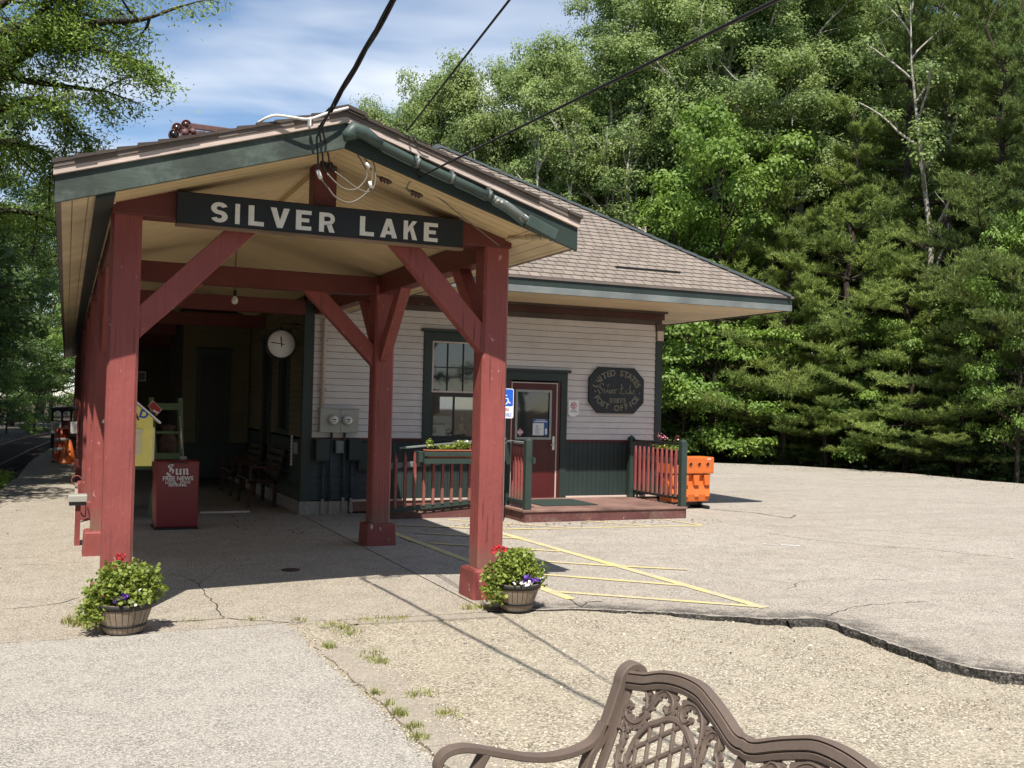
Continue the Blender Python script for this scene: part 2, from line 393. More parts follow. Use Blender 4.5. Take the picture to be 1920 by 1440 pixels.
M['asphalt_near'] = pavement('bleached_asphalt_walk', (.20, .188, .166), (.365, .345, .31), (.55, .52, .475), (.90, .88, .86), 120)
M['asphalt_platform'] = pavement('sandy_asphalt_platform', (.175, .157, .13), (.355, .32, .268), (.56, .505, .43), (.92, .90, .87), 115)
M['asphalt_lot'] = pavement('sandy_asphalt_lot', (.19, .172, .148), (.385, .35, .303), (.58, .53, .465), (.87, .85, .83), 90, streak=True)
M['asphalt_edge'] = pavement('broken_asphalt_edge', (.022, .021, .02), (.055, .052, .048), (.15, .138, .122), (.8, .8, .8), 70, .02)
M['gravel'] = pavement('loose_gravel', (.18, .158, .122), (.39, .35, .28), (.64, .58, .485), (.90, .87, .81), 84, .02, (.44, .395, .31), .5)
M['kerb'] = pavement('worn_concrete_kerb', (.24, .215, .18), (.34, .305, .255), (.45, .405, .34), (.88, .86, .83), 130, .006, (.38, .335, .265), .3)
M['forestfloor'] = pavement('leaf_litter', (.03, .022, .014), (.07, .05, .032), (.14, .105, .07), (.6, .6, .6), 22, .03)
M['ballast'] = pavement('dark_track_ballast', (.03, .028, .026), (.08, .074, .066), (.17, .155, .14), (.7, .7, .7), 26, .03)
tp_ = NT('pebble'); gp_ = tp_.n('ShaderNodeNewGeometry'); tp_.bsdf((tp_.ramp(gp_, 'Random Per Island', [(0, (.10, .09, .08)), (.3, (.30, .26, .20)), (.65, (.52, .45, .34)), (1, (.74, .68, .58))]), 'Color'), .9, .2); M['pebble'] = tp_.m
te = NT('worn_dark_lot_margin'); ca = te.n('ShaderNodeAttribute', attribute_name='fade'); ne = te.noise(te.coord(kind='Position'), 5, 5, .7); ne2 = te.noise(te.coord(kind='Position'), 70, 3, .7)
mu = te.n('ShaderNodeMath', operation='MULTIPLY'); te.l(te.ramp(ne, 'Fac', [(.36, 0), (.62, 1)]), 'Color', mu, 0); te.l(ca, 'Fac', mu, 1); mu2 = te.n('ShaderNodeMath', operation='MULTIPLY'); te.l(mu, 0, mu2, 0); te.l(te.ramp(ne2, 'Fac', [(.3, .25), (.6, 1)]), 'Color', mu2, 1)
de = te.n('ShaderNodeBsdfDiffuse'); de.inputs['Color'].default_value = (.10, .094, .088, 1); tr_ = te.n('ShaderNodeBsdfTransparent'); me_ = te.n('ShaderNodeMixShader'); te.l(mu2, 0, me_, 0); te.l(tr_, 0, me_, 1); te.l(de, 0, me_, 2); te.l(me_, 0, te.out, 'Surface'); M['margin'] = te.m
M['crack'] = plain('dark_crack', (.035, .031, .027), .95, .1, var=.5, scale=30)
def marking():
    t = NT('worn_yellow_paint'); c = t.coord(kind='Position')
    n = t.noise(c, 60, 4, .7); n2 = t.noise(c, 2.0, 3, .6)
    wear = t.n('ShaderNodeMath', operation='ADD'); t.l(n, 'Fac', wear, 0)
    r2 = t.ramp(n2, 'Fac', [(.3, 0), (.7, .22)]); t.l(r2, 'Color', wear, 1)
    f = t.ramp(wear, 0, [(.55, 0), (.70, 1)])
    col = t.mix((f, 'Color'), (.62, .51, .20), (.40, .36, .29)); t.bsdf(col, .85, .2); return t.m
M['yellowline'] = marking()

# ------------------------------------------------------------------ sky and sun
SUN = Vector((-.487, -1, 1.82)).normalized()
w = bpy.data.worlds.new('World'); SC.world = w; w.use_nodes = True; wt = w.node_tree; wt.nodes.clear()
wo = wt.nodes.new('ShaderNodeOutputWorld'); bg = wt.nodes.new('ShaderNodeBackground'); sk = wt.nodes.new('ShaderNodeTexSky')
sk.sky_type = 'NISHITA'; sk.sun_disc = False; sk.sun_elevation = math.asin(SUN.z); sk.sun_rotation = math.atan2(SUN.x, SUN.y)
sk.air_density = 1.0; sk.dust_density = .15; sk.ozone_density = 3.0
bg.inputs['Strength'].default_value = .10
# thin cirrus: noise on a flat layer high above (direction / height)
tc = wt.nodes.new('ShaderNodeTexCoord'); sp = wt.nodes.new('ShaderNodeSeparateXYZ'); wt.links.new(tc.outputs['Generated'], sp.inputs[0])
mx = wt.nodes.new('ShaderNodeMath'); mx.operation = 'MAXIMUM'; mx.inputs[1].default_value = .04; wt.links.new(sp.outputs['Z'], mx.inputs[0])
dv = wt.nodes.new('ShaderNodeVectorMath'); dv.operation = 'DIVIDE'; cb = wt.nodes.new('ShaderNodeCombineXYZ')
for i in range(3): wt.links.new(mx.outputs[0], cb.inputs[i])
wt.links.new(tc.outputs['Generated'], dv.inputs[0]); wt.links.new(cb.outputs[0], dv.inputs[1])
mp = wt.nodes.new('ShaderNodeMapping'); mp.inputs['Scale'].default_value = (.75, 1.2, 1); mp.inputs['Rotation'].default_value = (0, 0, R(-62)); mp.inputs['Location'].default_value = (CLX, CLY, 0) if 'CLX' in globals() else (.35, .1, 0)
wt.links.new(dv.outputs[0], mp.inputs[0])
nz = wt.nodes.new('ShaderNodeTexNoise'); nz.inputs['Scale'].default_value = .85; nz.inputs['Detail'].default_value = 4; nz.inputs['Roughness'].default_value = .5; nz.inputs['Distortion'].default_value = .5
wt.links.new(mp.outputs[0], nz.inputs['Vector'])
cr = wt.nodes.new('ShaderNodeValToRGB'); cr.color_ramp.elements[0].position = .41; cr.color_ramp.elements[1].position = .72
wt.links.new(nz.outputs['Fac'], cr.inputs[0])
mxc = wt.nodes.new('ShaderNodeMix'); mxc.data_type = 'RGBA'; mxc.inputs[7].default_value = (6.9, 7.3, 7.8, 1)
wt.links.new(cr.outputs[0], mxc.inputs[0]); wt.links.new(sk.outputs[0], mxc.inputs[6])
wt.links.new(mxc.outputs[2], bg.inputs['Color']); wt.links.new(bg.outputs[0], wo.inputs[0])
sl = bpy.data.lights.new('sun', 'SUN'); sl.energy = 5.0; sl.angle = R(.53); sl.color = (1, .93, .83)
so = bpy.data.objects.new('sun', sl); COL.objects.link(so); so.rotation_euler = SUN.to_track_quat('Z', 'Y').to_euler(); so.location = (-20, -30, 60)
SC.view_settings.view_transform = 'Standard'; SC.view_settings.look = 'None'; SC.view_settings.exposure = .6; SC.view_settings.gamma = 1

# ------------------------------------------------------------------ ground
rng = np.random.RandomState(3)
def jag(pts, step=.12, amp=.03, seed=1):
    r = np.random.RandomState(seed); out = []
    for a, b in zip(pts[:-1], pts[1:]):
        L = math.hypot(b[0]-a[0], b[1]-a[1]); k = max(1, int(L/step))
        for i in range(k):
            t = i/k; out.append((a[0]+(b[0]-a[0])*t+r.uniform(-amp, amp), a[1]+(b[1]-a[1])*t+r.uniform(-amp, amp)))
    out.append(pts[-1]); return out
def sheet(name, outline, z, mat, skirt=0, side=None):
    tri = tessellate_polygon([[Vector((x, y, 0)) for x, y in outline]])
    vs = [(x, y, z) for x, y in outline]; fs = [tuple(t) for t in tri]
    me = bpy.data.meshes.new(name); me.from_pydata(vs, [], fs)
    bm = bmesh.new(); bm.from_mesh(me); bmesh.ops.recalc_face_normals(bm, faces=bm.faces)
    if sum(f.normal.z for f in bm.faces) < 0: bmesh.ops.reverse_faces(bm, faces=bm.faces)
    if skirt:
        ed = [e for e in bm.edges if e.is_boundary]
        r = bmesh.ops.extrude_edge_only(bm, edges=ed)
        for v in [g for g in r['geom'] if isinstance(g, bmesh.types.BMVert)]: v.co.z -= skirt
    bm.to_mesh(me); bm.free()
    o = link(name, me, mat); o['kind'] = 'structure'
    if side is not None:
        me.materials.append(side); me.polygons.foreach_set('material_index', [0 if abs(p.normal.z) > .6 else 1 for p in me.polygons])
    return o
# base ground to the horizon: litter and dirt under everything
sheet('ground', [(-500, -300), (500, -300), (500, 700), (-500, 700)], -.42, M['forestfloor'])
# asphalt lot (broken edge towards the gravel), its far side under the trees
edge = smooth_path([(3.42, 8.16), (3.9, 8.1), (4.25, 8.02), (4.6, 7.82), (4.97, 7.6), (5.3, 7.36), (5.61, 7.17), (5.85, 7.1), (6.06, 6.98), (6.0, 6.4), (5.93, 5.8), (5.95, 5.4), (6.2, 5.05), (7.2, 4.2), (9, 3.2), (12, 2), (16, .5)], 3)
lot_out = [(3.42, 8.17)] + jag(edge, .06, .022, 5)[1:] + [(26, -3), (25, 10), (23.6, 17)] + jag([(23.3, 19.4), (23.3, 23), (22.2, 26.4), (20.2, 28.3), (17, 30.5), (12, 33), (9, 36)], .5, .18, 6) + [(3.42, 36)]
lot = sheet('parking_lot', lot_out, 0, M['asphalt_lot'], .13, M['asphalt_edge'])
# the platform under and beside the canopy, and the bleached walk in the foreground
sheet('platform_pavement', jag([(-1.02, 8.2), (-1.05, 14), (-1.0, 18.8), (-1.05, 21.4), (-.9, 24), (-.8, 30), (-.35, 38), (.0, 47), (.25, 52), (.3, 70)], .3, .03, 8) + [(3.412, 70)] + jag([(3.412, 8.18), (2.5, 8.2), (1.8, 8.26), (.9, 8.2), (.0, 8.16), (-1.02, 8.19)], .1, .008, 9)[0:], 0, M['asphalt_platform'], .45)
walk = [(-4.5, -8)] + [(1.62, -8)] + jag([(1.66, 1), (1.72, 3.5), (1.745, 4.8), (1.73, 5.8), (1.70, 6.7), (1.68, 7.4), (1.72, 7.85), (1.66, 8.22)], .07, .012, 11) + jag([(1.5, 8.215), (.9, 8.185), (0, 8.145), (-1.03, 8.17)], .1, .008, 12) + [(-1.06, 8.17), (-1.15, 4), (-1.6, 0), (-4.5, -4)]
sheet('walk_pavement', walk, .0, M['asphalt_near'], .3)
# gravel bay: a real dished surface, lower along the broken lot edge
def gravel_mesh():
    xs = np.arange(1.5, 18.01, .16); ys = np.arange(-8, 8.33, .16)
    vs = []; fs = []; r = np.random.RandomState(2); E = np.array(edge)
    for j, y in enumerate(ys):
        for i, x in enumerate(xs):
            d = float(np.min(np.hypot(E[:, 0]-x, E[:, 1]-y)))
            dip = .052*math.exp(-(d/.9)**2)*min(1, max(0, (x-4.6)/1.2)); rise = .006*math.sin(x*1.3+y*.7)
            vs.append((x, y, -.012-dip+rise*.6+r.uniform(-.003, .003)))
    nx = len(xs)
    for j in range(len(ys)-1):
        for i in range(nx-1): fs.append((j*nx+i, j*nx+i+1, (j+1)*nx+i+1, (j+1)*nx+i))
    me = bpy.data.meshes.new('gravel'); me.from_pydata(vs, [], fs); me.polygons.foreach_set('use_smooth', [True]*len(fs)); return me
tag(link('gravel_ground', gravel_mesh(), M['gravel']), kind='structure')
# flush concrete kerb strip between walk and gravel, with its cross joint, and the strip along the platform edge
k = MB()
rk = np.random.RandomState(31)
def ragged(pts): return [(x+rk.uniform(-.018, .018), y) for x, y in [(float(np.interp(yy, [p[1] for p in pts], [p[0] for p in pts])), float(yy)) for yy in np.concatenate([[-6], np.arange(3.4, pts[-1][1], .11), [pts[-1][1]]])]]
kL = [(1.70, -6), (1.76, 3.4), (1.79, 4.8), (1.775, 5.8), (1.745, 6.7), (1.725, 7.4)]
kR = [(2.0, -6), (2.06, 3.4), (2.08, 4.8), (2.08, 5.8), (2.06, 6.7), (2.0, 7.45)]
kL, kR = ragged(kL), ragged([(x, min(y, 7.4)) for x, y in kR])
for (a, b), (c, d) in zip(zip(kL[:-1], kL[1:]), zip(kR[:-1], kR[1:])):
    g = .006 if any(abs(a[1]-q) < .056 for q in (4.9, 5.9, 6.8)) else 0.0
    k.add([(a[0], a[1]+g, .004), (c[0], c[1]+g, .004), (d[0], d[1]-g, .004), (b[0], b[1]-g, .004), (a[0], a[1]+g, -.2), (c[0], c[1]+g, -.2), (d[0], d[1]-g, -.2), (b[0], b[1]-g, -.2)], [(0, 1, 2, 3), (0, 4, 5, 1), (1, 5, 6, 2), (2, 6, 7, 3), (3, 7, 4, 0)])
k.add([(2.15, 8.02, .005), (3.4, 7.93, .005), (3.41, 8.09, .005), (2.12, 8.15, .005), (2.15, 8.02, -.1), (3.4, 7.93, -.1), (3.41, 8.09, -.1), (2.12, 8.15, -.1)], [(0, 1, 2, 3), (0, 4, 5, 1), (1, 5, 6, 2), (2, 6, 7, 3), (3, 7, 4, 0)])
tag(k.build('kerb_strip', M['kerb']), kind='structure')
# darker crumbled band along the broken edge of the lot
eb = MB(); Ej = jag(edge, .09, .03, 15); r = np.random.RandomState(4)
for (a, b) in zip(Ej[:-1], Ej[1:]):
    x = a[0]
    wd = .03 if x < 4.3 else (.03 if x < 5.6 else .075)
    def off(p, d):
        return (p[0]-d*.35, p[1]-d)
    wave = lambda q: max(.28, .55+.5*math.sin(q*5.1)+.4*math.sin(q*13.7+1)+.25*math.sin(q*31))
    if x < 5.7 and math.sin(x*9.0)+.5*math.sin(x*23) < .55: continue
    w1, w2 = wd*wave(a[0]+a[1])*r.uniform(.8, 1.2), wd*wave(b[0]+b[1])*r.uniform(.8, 1.2)
    zz = -.012-.05*min(1, max(0, (x-4.6)/1.2))
    p, q = off(a, w1), off(b, w2)
    eb.add([(a[0], a[1], .002), (b[0], b[1], .002), (b[0]-.01, b[1]-w2*.5, .001+zz*.35), (a[0]-.01, a[1]-w1*.5, .001+zz*.35), (p[0], p[1], zz-.004), (q[0], q[1], zz-.004)], [(0, 3, 2, 1), (3, 4, 5, 2)])
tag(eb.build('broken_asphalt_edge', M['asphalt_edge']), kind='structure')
vs = []; fs = []; fd = []
for i, e in enumerate(edge):
    a, b = edge[max(0, i-1)], edge[min(len(edge)-1, i+1)]; nx, ny = -(b[1]-a[1]), b[0]-a[0]; L_ = math.hypot(nx, ny); nx, ny = nx/L_, ny/L_
    for j, (dd, fv) in enumerate(((.03, 1.0), (.14, .75), (.42, 0))): vs.append((e[0]+nx*dd, e[1]+ny*dd, .0035)); fd.append(fv)
    if i: fs += [((i-1)*3+j, i*3+j, i*3+j+1, (i-1)*3+j+1) for j in (0, 1)]
me = bpy.data.meshes.new('worn_lot_margin'); me.from_pydata(vs, [], fs); at_ = me.attributes.new('fade', 'FLOAT', 'POINT'); at_.data.foreach_set('value', fd)
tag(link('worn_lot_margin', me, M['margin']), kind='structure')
# cracks
ck = MB()
def crack(pix, w=.012, seed=0):
    pts = [gp(*p) for p in pix]; pp = jag([(p.x, p.y) for p in pts], .07, .022, seed); r = np.random.RandomState(seed+50)
    for a, b in zip(pp[:-1], pp[1:]):
        d = Vector((b[0]-a[0], b[1]-a[1])); n = Vector((-d.y, d.x)).normalized()*w*r.uniform(.3, 1)
        ck.add([(a[0]-n.x, a[1]-n.y, .003), (a[0]+n.x, a[1]+n.y, .003), (b[0]+n.x, b[1]+n.y, .003), (b[0]-n.x, b[1]-n.y, .003)], [(0, 1, 2, 3)])
for i, (px, w_) in enumerate([([(300, 1168), (360, 1164), (425, 1160), (500, 1165), (590, 1170)], .008), ([(420, 1160), (408, 1138), (383, 1112), (372, 1098), (350, 1082), (305, 1078)], .006), ([(372, 1098), (395, 1078), (412, 1062)], .004),
        ([(600, 1178), (700, 1167), (760, 1160), (880, 1152), (930, 1150)], .010), ([(0, 1143), (60, 1138), (110, 1132), (150, 1120)], .006), ([(0, 1060), (90, 1058)], .005), ([(1018, 1105), (1068, 1124), (1085, 1138), (1100, 1130), (1130, 1128)], .009), ([(730, 1000), (790, 1022), (850, 1040), (885, 1052)], .016),
        ([(1545, 1158), (1600, 1138), (1660, 1132), (1740, 1128)], .006), ([(1440, 1000), (1520, 1012), (1640, 1024), (1740, 1030), (1900, 1048)], .008), ([(1400, 985), (1560, 990), (1760, 1002), (1915, 1015)], .006), ([(1480, 1105), (1500, 1090), (1570, 1086), (1700, 1088)], .004), ([(1330, 955), (1420, 962), (1480, 972), (1492, 966)], .02),
        ([(1450, 905), (1600, 908), (1800, 916)], .01), ([(1400, 925), (1550, 930), (1850, 945)], .008), ([(700, 1318-60), (730, 1270), (752, 1300)], .006), ([(745, 1322), (775, 1316)], .008), ([(860, 1045), (890, 1060)], .02), ([(1330, 1035), (1480, 1040)], .004)]):
    crack(px, w_, i+20)
tag(ck.build('pavement_cracks', M['crack']), kind='structure')
# hatched yellow bay markings
mk = MB()
def line(p, q, w=.1, z=.005):
    a, b = gp(*p), gp(*q); d = (b-a); d.z = 0; n = Vector((-d.y, d.x, 0)).normalized()*w/2
    k = max(1, int(d.length/.5))
    for i in range(k):
        u, v = a+d*(i/k), a+d*((i+1)/k)
        mk.add([(u.x-n.x, u.y-n.y, z), (v.x-n.x, v.y-n.y, z), (v.x+n.x, v.y+n.y, z), (u.x+n.x, u.y+n.y, z)], [(0, 1, 2, 3)])
line((728, 996), (1072, 1124), .11); line((905, 990), (1434, 1140.5), .11, .006)
for i, (p, q) in enumerate([((1035, 1109.5), (1432, 1139)), ((1008, 1077), (1300, 1100)), ((1000, 1052), (1155, 1062)), ((1155, 1062), (1290, 1069)), ((803, 1019), (1050, 1034.5)), ((780, 1000), (984, 1011)), ((735, 985), (893, 991)), ((893, 991), (1000, 993))]):
    line(p, q, .085, .0065+i*.0004)
for i, (p, q) in enumerate([((893, 994.5), (1060, 991)), ((1060, 991), (1316, 985.5)), ((840, 974.5), (1064, 989.5)), ((1090, 976), (1217, 987)), ((1248, 974.5), (1316, 985.5))]):
    line(p, q, .07, .0045+i*.0003)
tag(mk.build('road_markings', M['yellowline']), kind='structure')
wl = MB(); mk = wl; line((1464, 1022), (1500, 1024), .05, .0045); line((1430, 1020), (1460, 1023), .03, .005)
tag(wl.build('white_paint_mark', M['letter']), kind='structure')
# iron cover under the canopy, flush in the asphalt
c = gp(545, 1069)
t = thing('drain_cover', 'small round dark iron cover set in the shaded pavement under the gable', 'drain cover', (c.x, c.y, 0))
MB().lathe([(.0, .006), (.075, .006), (.085, .001)], n=24).build('lid', M['rust'], t); MB().lathe([(.085, .0), (.085, .007), (.1, .007), (.1, .0)], n=24).build('ring', M['black'], t)
# track bed and platform side
sheet('track_bed', [(-1.0, -8), (-1.0, 80), (-7, 120), (-9, 60), (-6.5, 30), (-6, -8)], -.38, M['ballast'])
# ------------------------------------------------------------------ platform canopy: one thing, every timber a part
can = thing('platform_canopy', 'long gabled wooden platform canopy on dark red posts', 'canopy', (2.02, 8.1, 0))
CX0, CY0, CY1 = 2.02, 8.08, 44.0
def cbuild(mb, name, mat, parent=can, bevel=0, seg=1):
    """parts are modelled in world metres, stored relative to their parent"""
    wp = Vector((0, 0, 0)); p = parent
    while p is not None: wp += p.location; p = p.parent
    mb.v = [(x-wp.x, y-wp.y, z-wp.z) for x, y, z in mb.v]
    return mb.build(name, mat, parent, bevel, seg)
HW, PK, SL = 2.14, 4.165, .311          # half width, ridge height, slope
def rz(x): return PK - SL*abs(x-CX0)
def slab(x0, x1, y0, y1, top, thick):
    """sloping slab following the roof; top = offset below the roof surface"""
    mb = MB(); vs = []
    for y in (y0, y1):
        for x in (x0, x1):
            vs += [(x, y, rz(x)-top), (x, y, rz(x)-top-thick)]
    return vs
def roof_slab(top, thick, y0, y1, hw=HW, side=0):
    mb = MB()
    for s in ((-1, 1) if side == 0 else (side,)):
        a, b = CX0, CX0+s*hw
        vs = slab(a, b, y0, y1, top, thick)
        mb.add(vs, [(0, 2, 6, 4), (1, 5, 7, 3), (0, 1, 3, 2), (4, 6, 7, 5), (0, 4, 5, 1), (2, 3, 7, 6)])
    return mb
# shingles in courses with a ragged front edge
sh = MB(); r = np.random.RandomState(5)
for s in (-1, 1):
    n = 15
    for i in range(n):
        u0, u1 = HW*1.01*i/n, HW*1.01*(i+1)/n
        y = CY0-.035
        for part in range(3):
            lift = .010 if part == 0 else 0
        x0, x1 = CX0+s*u0, CX0+s*u1; e = r.uniform(-.012, .012); z0, z1 = rz(x0), rz(x1)
        sh.add([(x0, y+e, z0-.004), (x1, y+e, z1+.012), (x1, CY1, z1+.012), (x0, CY1, z0-.004), (x0, y+e, z0-.022), (x1, y+e, z1-.022), (x1, CY1, z1-.022), (x0, CY1, z0-.022)], [(0, 1, 2, 3), (4, 7, 6, 5), (0, 4, 5, 1), (1, 5, 6, 2)])
cbuild(sh, 'roof', M['shingledark'])
# ridge cap
rc = MB()
for i in range(70):
    y0 = CY0-.05+i*.5
    for s in (-1, 1):
        rc.add([(CX0, y0, PK+.022+.008), (CX0+s*.16, y0, PK+.022+.008-.16*SL), (CX0+s*.16, y0+.55, PK+.016-.16*SL), (CX0, y0+.55, PK+.016), (CX0, y0, PK), (CX0+s*.16, y0, PK-.16*SL)], [(0, 1, 2, 3), (0, 4, 5, 1)])
cbuild(rc, 'ridge_cap', M['shingledark'])
# rake: faded upper strip, pale trim, weathered green barge board, for either slope
for s in (-1, 1):
    for nm, top, th, y0, y1, mat in (('rake_moulding', .020, .038, CY0-.018, CY0+.02, M['trimdark']), ('rake_trim', .058, .05, CY0-.008, CY0+.02, M['trimpink']), ('barge_board', .106, .205, CY0+.018, CY0+.05, M['greenold'] if s < 0 else M['green'])):
        cbuild(roof_slab(top, th, y0, y1, HW+(.0 if nm == 'barge_board' else .012), s), nm, mat, bevel=.003)
# ceiling boards follow the slope the whole length; eaves show darker boards
cl = MB()
for s in (-1, 1):
    hw = HW-.05
    a, b = CX0, CX0+s*hw
    vs = slab(a, b, CY0+.05, CY1, .270, .02); cl.add(vs, [(0, 2, 6, 4), (1, 5, 7, 3), (0, 1, 3, 2), (4, 6, 7, 5)])
cbuild(cl, 'ceiling', M['soffity'])
for s in (-1, 1):
    cbuild(MB().add(slab(CX0+s*1.70, CX0+s*(HW-.045), CY0+.05, CY1, .291, .012), [(0, 2, 6, 4), (1, 5, 7, 3), (0, 1, 3, 2), (4, 6, 7, 5), (0, 4, 5, 1), (2, 3, 7, 6)]), 'eave_soffit', M['soffitx'])
    x = CX0+s*(HW-.025)
    cbuild(MB().box(x-.02, x+.02, CY0+.05, CY1, rz(x)-.30, rz(x)-.03), 'eave_fascia', M['trimdark'])
    if s < 0: cbuild(MB().add(slab(CX0-1.86, CX0-1.725, CY0+.052, CY1, .3035, .03), [(0, 2, 6, 4), (1, 5, 7, 3), (0, 1, 3, 2), (4, 6, 7, 5), (0, 4, 5, 1), (2, 3, 7, 6)]), 'frieze_board', M['green'])
PXL, PXR = .41, 3.65
ROWS = [8.85, 12.45, 15.95, 19.5, 23.0, 26.5, 30.0, 33.5, 37.0, 40.5, 43.6]
def post(x, y, w):
    mb = MB(); h = w/2; cmf = .022
    o = [(-h+cmf, -h), (h-cmf, -h), (h, -h+cmf), (h, h-cmf), (h-cmf, h), (-h+cmf, h), (-h, h-cmf), (-h, -h+cmf)]
    mb.prism(o, lambda u, v, d: (x+u, y+v, d), .20, 3.258)
    p = cbuild(mb, 'post', M['red'])
    pb = MB(); k = .192; n = [(-k, -k), (k, -k), (k, k), (-k, k)]
    zt = .27
    pb.add([(x+u*1.02, y+v*1.02, -.02) for u, v in n] + [(x+u*.965, y+v*.965, zt-.02) for u, v in n] + [(x+u*.91, y+v*.91, zt) for u, v in n], [(3, 2, 1, 0), (0, 1, 5, 4), (1, 2, 6, 5), (2, 3, 7, 6), (3, 0, 4, 7), (4, 5, 9, 8), (5, 6, 10, 9), (6, 7, 11, 10), (7, 4, 8, 11), (8, 9, 10, 11)])
    o = pb.build('plinth', M['redbase'], p, .02, 2); o.location = -can.location
    return p
for i, y in enumerate(ROWS):
    post(PXL, y, .235)
    if i < 2: post(PXR, y, .25)
# plates along the platform, cross beams, front header, king post, braces
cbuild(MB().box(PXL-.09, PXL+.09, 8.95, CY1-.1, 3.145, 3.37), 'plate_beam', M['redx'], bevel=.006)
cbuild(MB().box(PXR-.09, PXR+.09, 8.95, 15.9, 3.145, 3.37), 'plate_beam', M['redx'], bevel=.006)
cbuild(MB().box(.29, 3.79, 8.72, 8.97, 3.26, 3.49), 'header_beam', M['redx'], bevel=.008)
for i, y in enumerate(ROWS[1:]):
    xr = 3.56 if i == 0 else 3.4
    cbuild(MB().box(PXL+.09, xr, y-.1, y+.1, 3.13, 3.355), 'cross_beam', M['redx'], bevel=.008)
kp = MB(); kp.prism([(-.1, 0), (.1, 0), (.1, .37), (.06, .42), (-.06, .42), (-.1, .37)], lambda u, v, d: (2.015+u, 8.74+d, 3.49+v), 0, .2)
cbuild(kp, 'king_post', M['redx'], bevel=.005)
def brace(p, q, w=.14, h=.19, up=(0, 0, 1)):
    cbuild(MB().bar(p, q, w, h, up), 'brace', M['red'], bevel=.006)
for i, y in enumerate(ROWS[:4]):
    zt = 3.30 if i == 0 else 3.22
    yy = y-.03 if i == 0 else y
    brace((PXL+.02, yy, 2.30), (1.42, yy, zt+.02))
    if i < 2: brace((PXR-.02, yy, 2.26 if i else 2.30), (2.66, yy, zt+.02))
    for s in (-1, 1):
        if i == 0 and s < 0: continue
        for x in ((PXL, PXR) if i < 2 else (PXL,)):
            if x == PXL and i > 1: continue
            brace((x, y+s*.02, 2.30), (x, y+s*.92, 3.24), .13, .17)
# rows of thin battens at the ceiling ridge where beam meets boards
cbuild(MB().box(CX0-.05, CX0+.05, 8.98, CY1-.1, PK-.36, PK-.285), 'ridge_batten', M['soffity'])

# ------------------------------------------------------------------ station name board
sg = thing('station_name_sign', 'long black name board with white lettering SILVER LAKE under the front gable', 'sign', (2.02, 8.66, 3.2))
def sb(mb, name, mat, parent, bevel=0): return cbuild(mb, name, mat, parent, bevel)
sb(MB().box(.78, 3.27, 8.645, 8.715, 3.215, 3.47), 'board', M['signblack'], sg, .003)
sb(MB().box(.775, 3.275, 8.636, 8.716, 3.192, 3.2145), 'bottom_edge', M['woodedge'], sg, .003)
LT = {'S': None}
def sign_letters():
    """blocky condensed capitals drawn as polygons, 1 unit tall"""
    s = .24
    rect = lambda x0, x1, y0, y1: [(x0, y0), (x1, y0), (x1, y1), (x0, y1)]
    G = {}
    G['I'] = (.24, [rect(0, .24, 0, 1)])
    G['L'] = (.66, [rect(0, .24, 0, 1), rect(.24, .66, 0, .21)])
    G['E'] = (.68, [rect(0, .24, 0, 1), rect(.24, .68, 0, .2), rect(.24, .68, .8, 1), rect(.24, .58, .41, .6)])
    G['V'] = (.84, [[(0, 1), (.26, 1), (.42, .38), (.42, 0), (.30, 0)], [(.84, 1), (.58, 1), (.42, .38), (.42, 0), (.54, 0)]])
    G['A'] = (.84, [[(.0, 0), (.25, 0), (.42, .66), (.42, 1), (.30, 1)], [(.84, 0), (.59, 0), (.42, .66), (.42, 1), (.54, 1)], [(.2964, .18), (.5436, .18), (.4973, .36), (.3427, .36)]])
    G['K'] = (.76, [rect(0, .24, 0, 1), [(.24, .35), (.24, .64), (.50, 1), (.76, 1)], [(.36, .53), (.53, .70), (.78, 0), (.51, 0)]])
    arc = lambda cx, cy, r0, r1, a0, a1, sy=1, sx=1: [[(cx+sx*r0*math.cos(a), cy+sy*r0*math.sin(a)), (cx+sx*r1*math.cos(a), cy+sy*r1*math.sin(a)), (cx+sx*r1*math.cos(b), cy+sy*r1*math.sin(b)), (cx+sx*r0*math.cos(b), cy+sy*r0*math.sin(b))] for a, b in [(a0+(a1-a0)*i/10, a0+(a1-a0)*(i+1)/10) for i in range(10)]]
    G['R'] = (.74, [rect(0, .24, 0, 1), rect(.24, .44, .8, 1), rect(.24, .44, .37, .56)] + arc(.44, .685, .115, .315, -PI/2, PI/2) + [[(.36, .40), (.60, .42), (.76, 0), (.50, 0)]])
    G['S'] = (.72, arc(.36, .70, .10, .30, R(20), R(270), 1, 1.2) + arc(.36, .30, .10, .30, R(-160), R(90), 1, 1.2))
    return G
G = sign_letters(); words_ = [MB(), MB()]; u = 1.045; hgt = .168; zb = 3.245
placed = [('S', 395.6, 427), ('I', 441, 449.7), ('L', 466, 495), ('V', 507, 543), ('E', 555, 584), ('R', 598.5, 628), ('L', 675, 701.5), ('A', 713, 745), ('K', 757, 782.5), ('E', 795, 821)]
for ci, (ch, p0, p1) in enumerate(placed):
    lt = words_[0 if ci < 6 else 1]
    x0, x1 = yp(p0, 400+.08*(p0-400), 8.64).x, yp(p1, 400+.08*(p1-400), 8.64).x; gx = [p[0] for pl in G[ch][1] for p in pl]; g0, g1 = min(gx), max(gx)
    for poly in G[ch][1]:
        lt.prism([(x0+(p[0]-g0)/(g1-g0)*(x1-x0), zb+p[1]*hgt) for p in poly], lambda a, b, d: (a, 8.6445-d, b), 0, .004)
for lt in words_: sb(lt, 'lettering', M['letter'], sg)
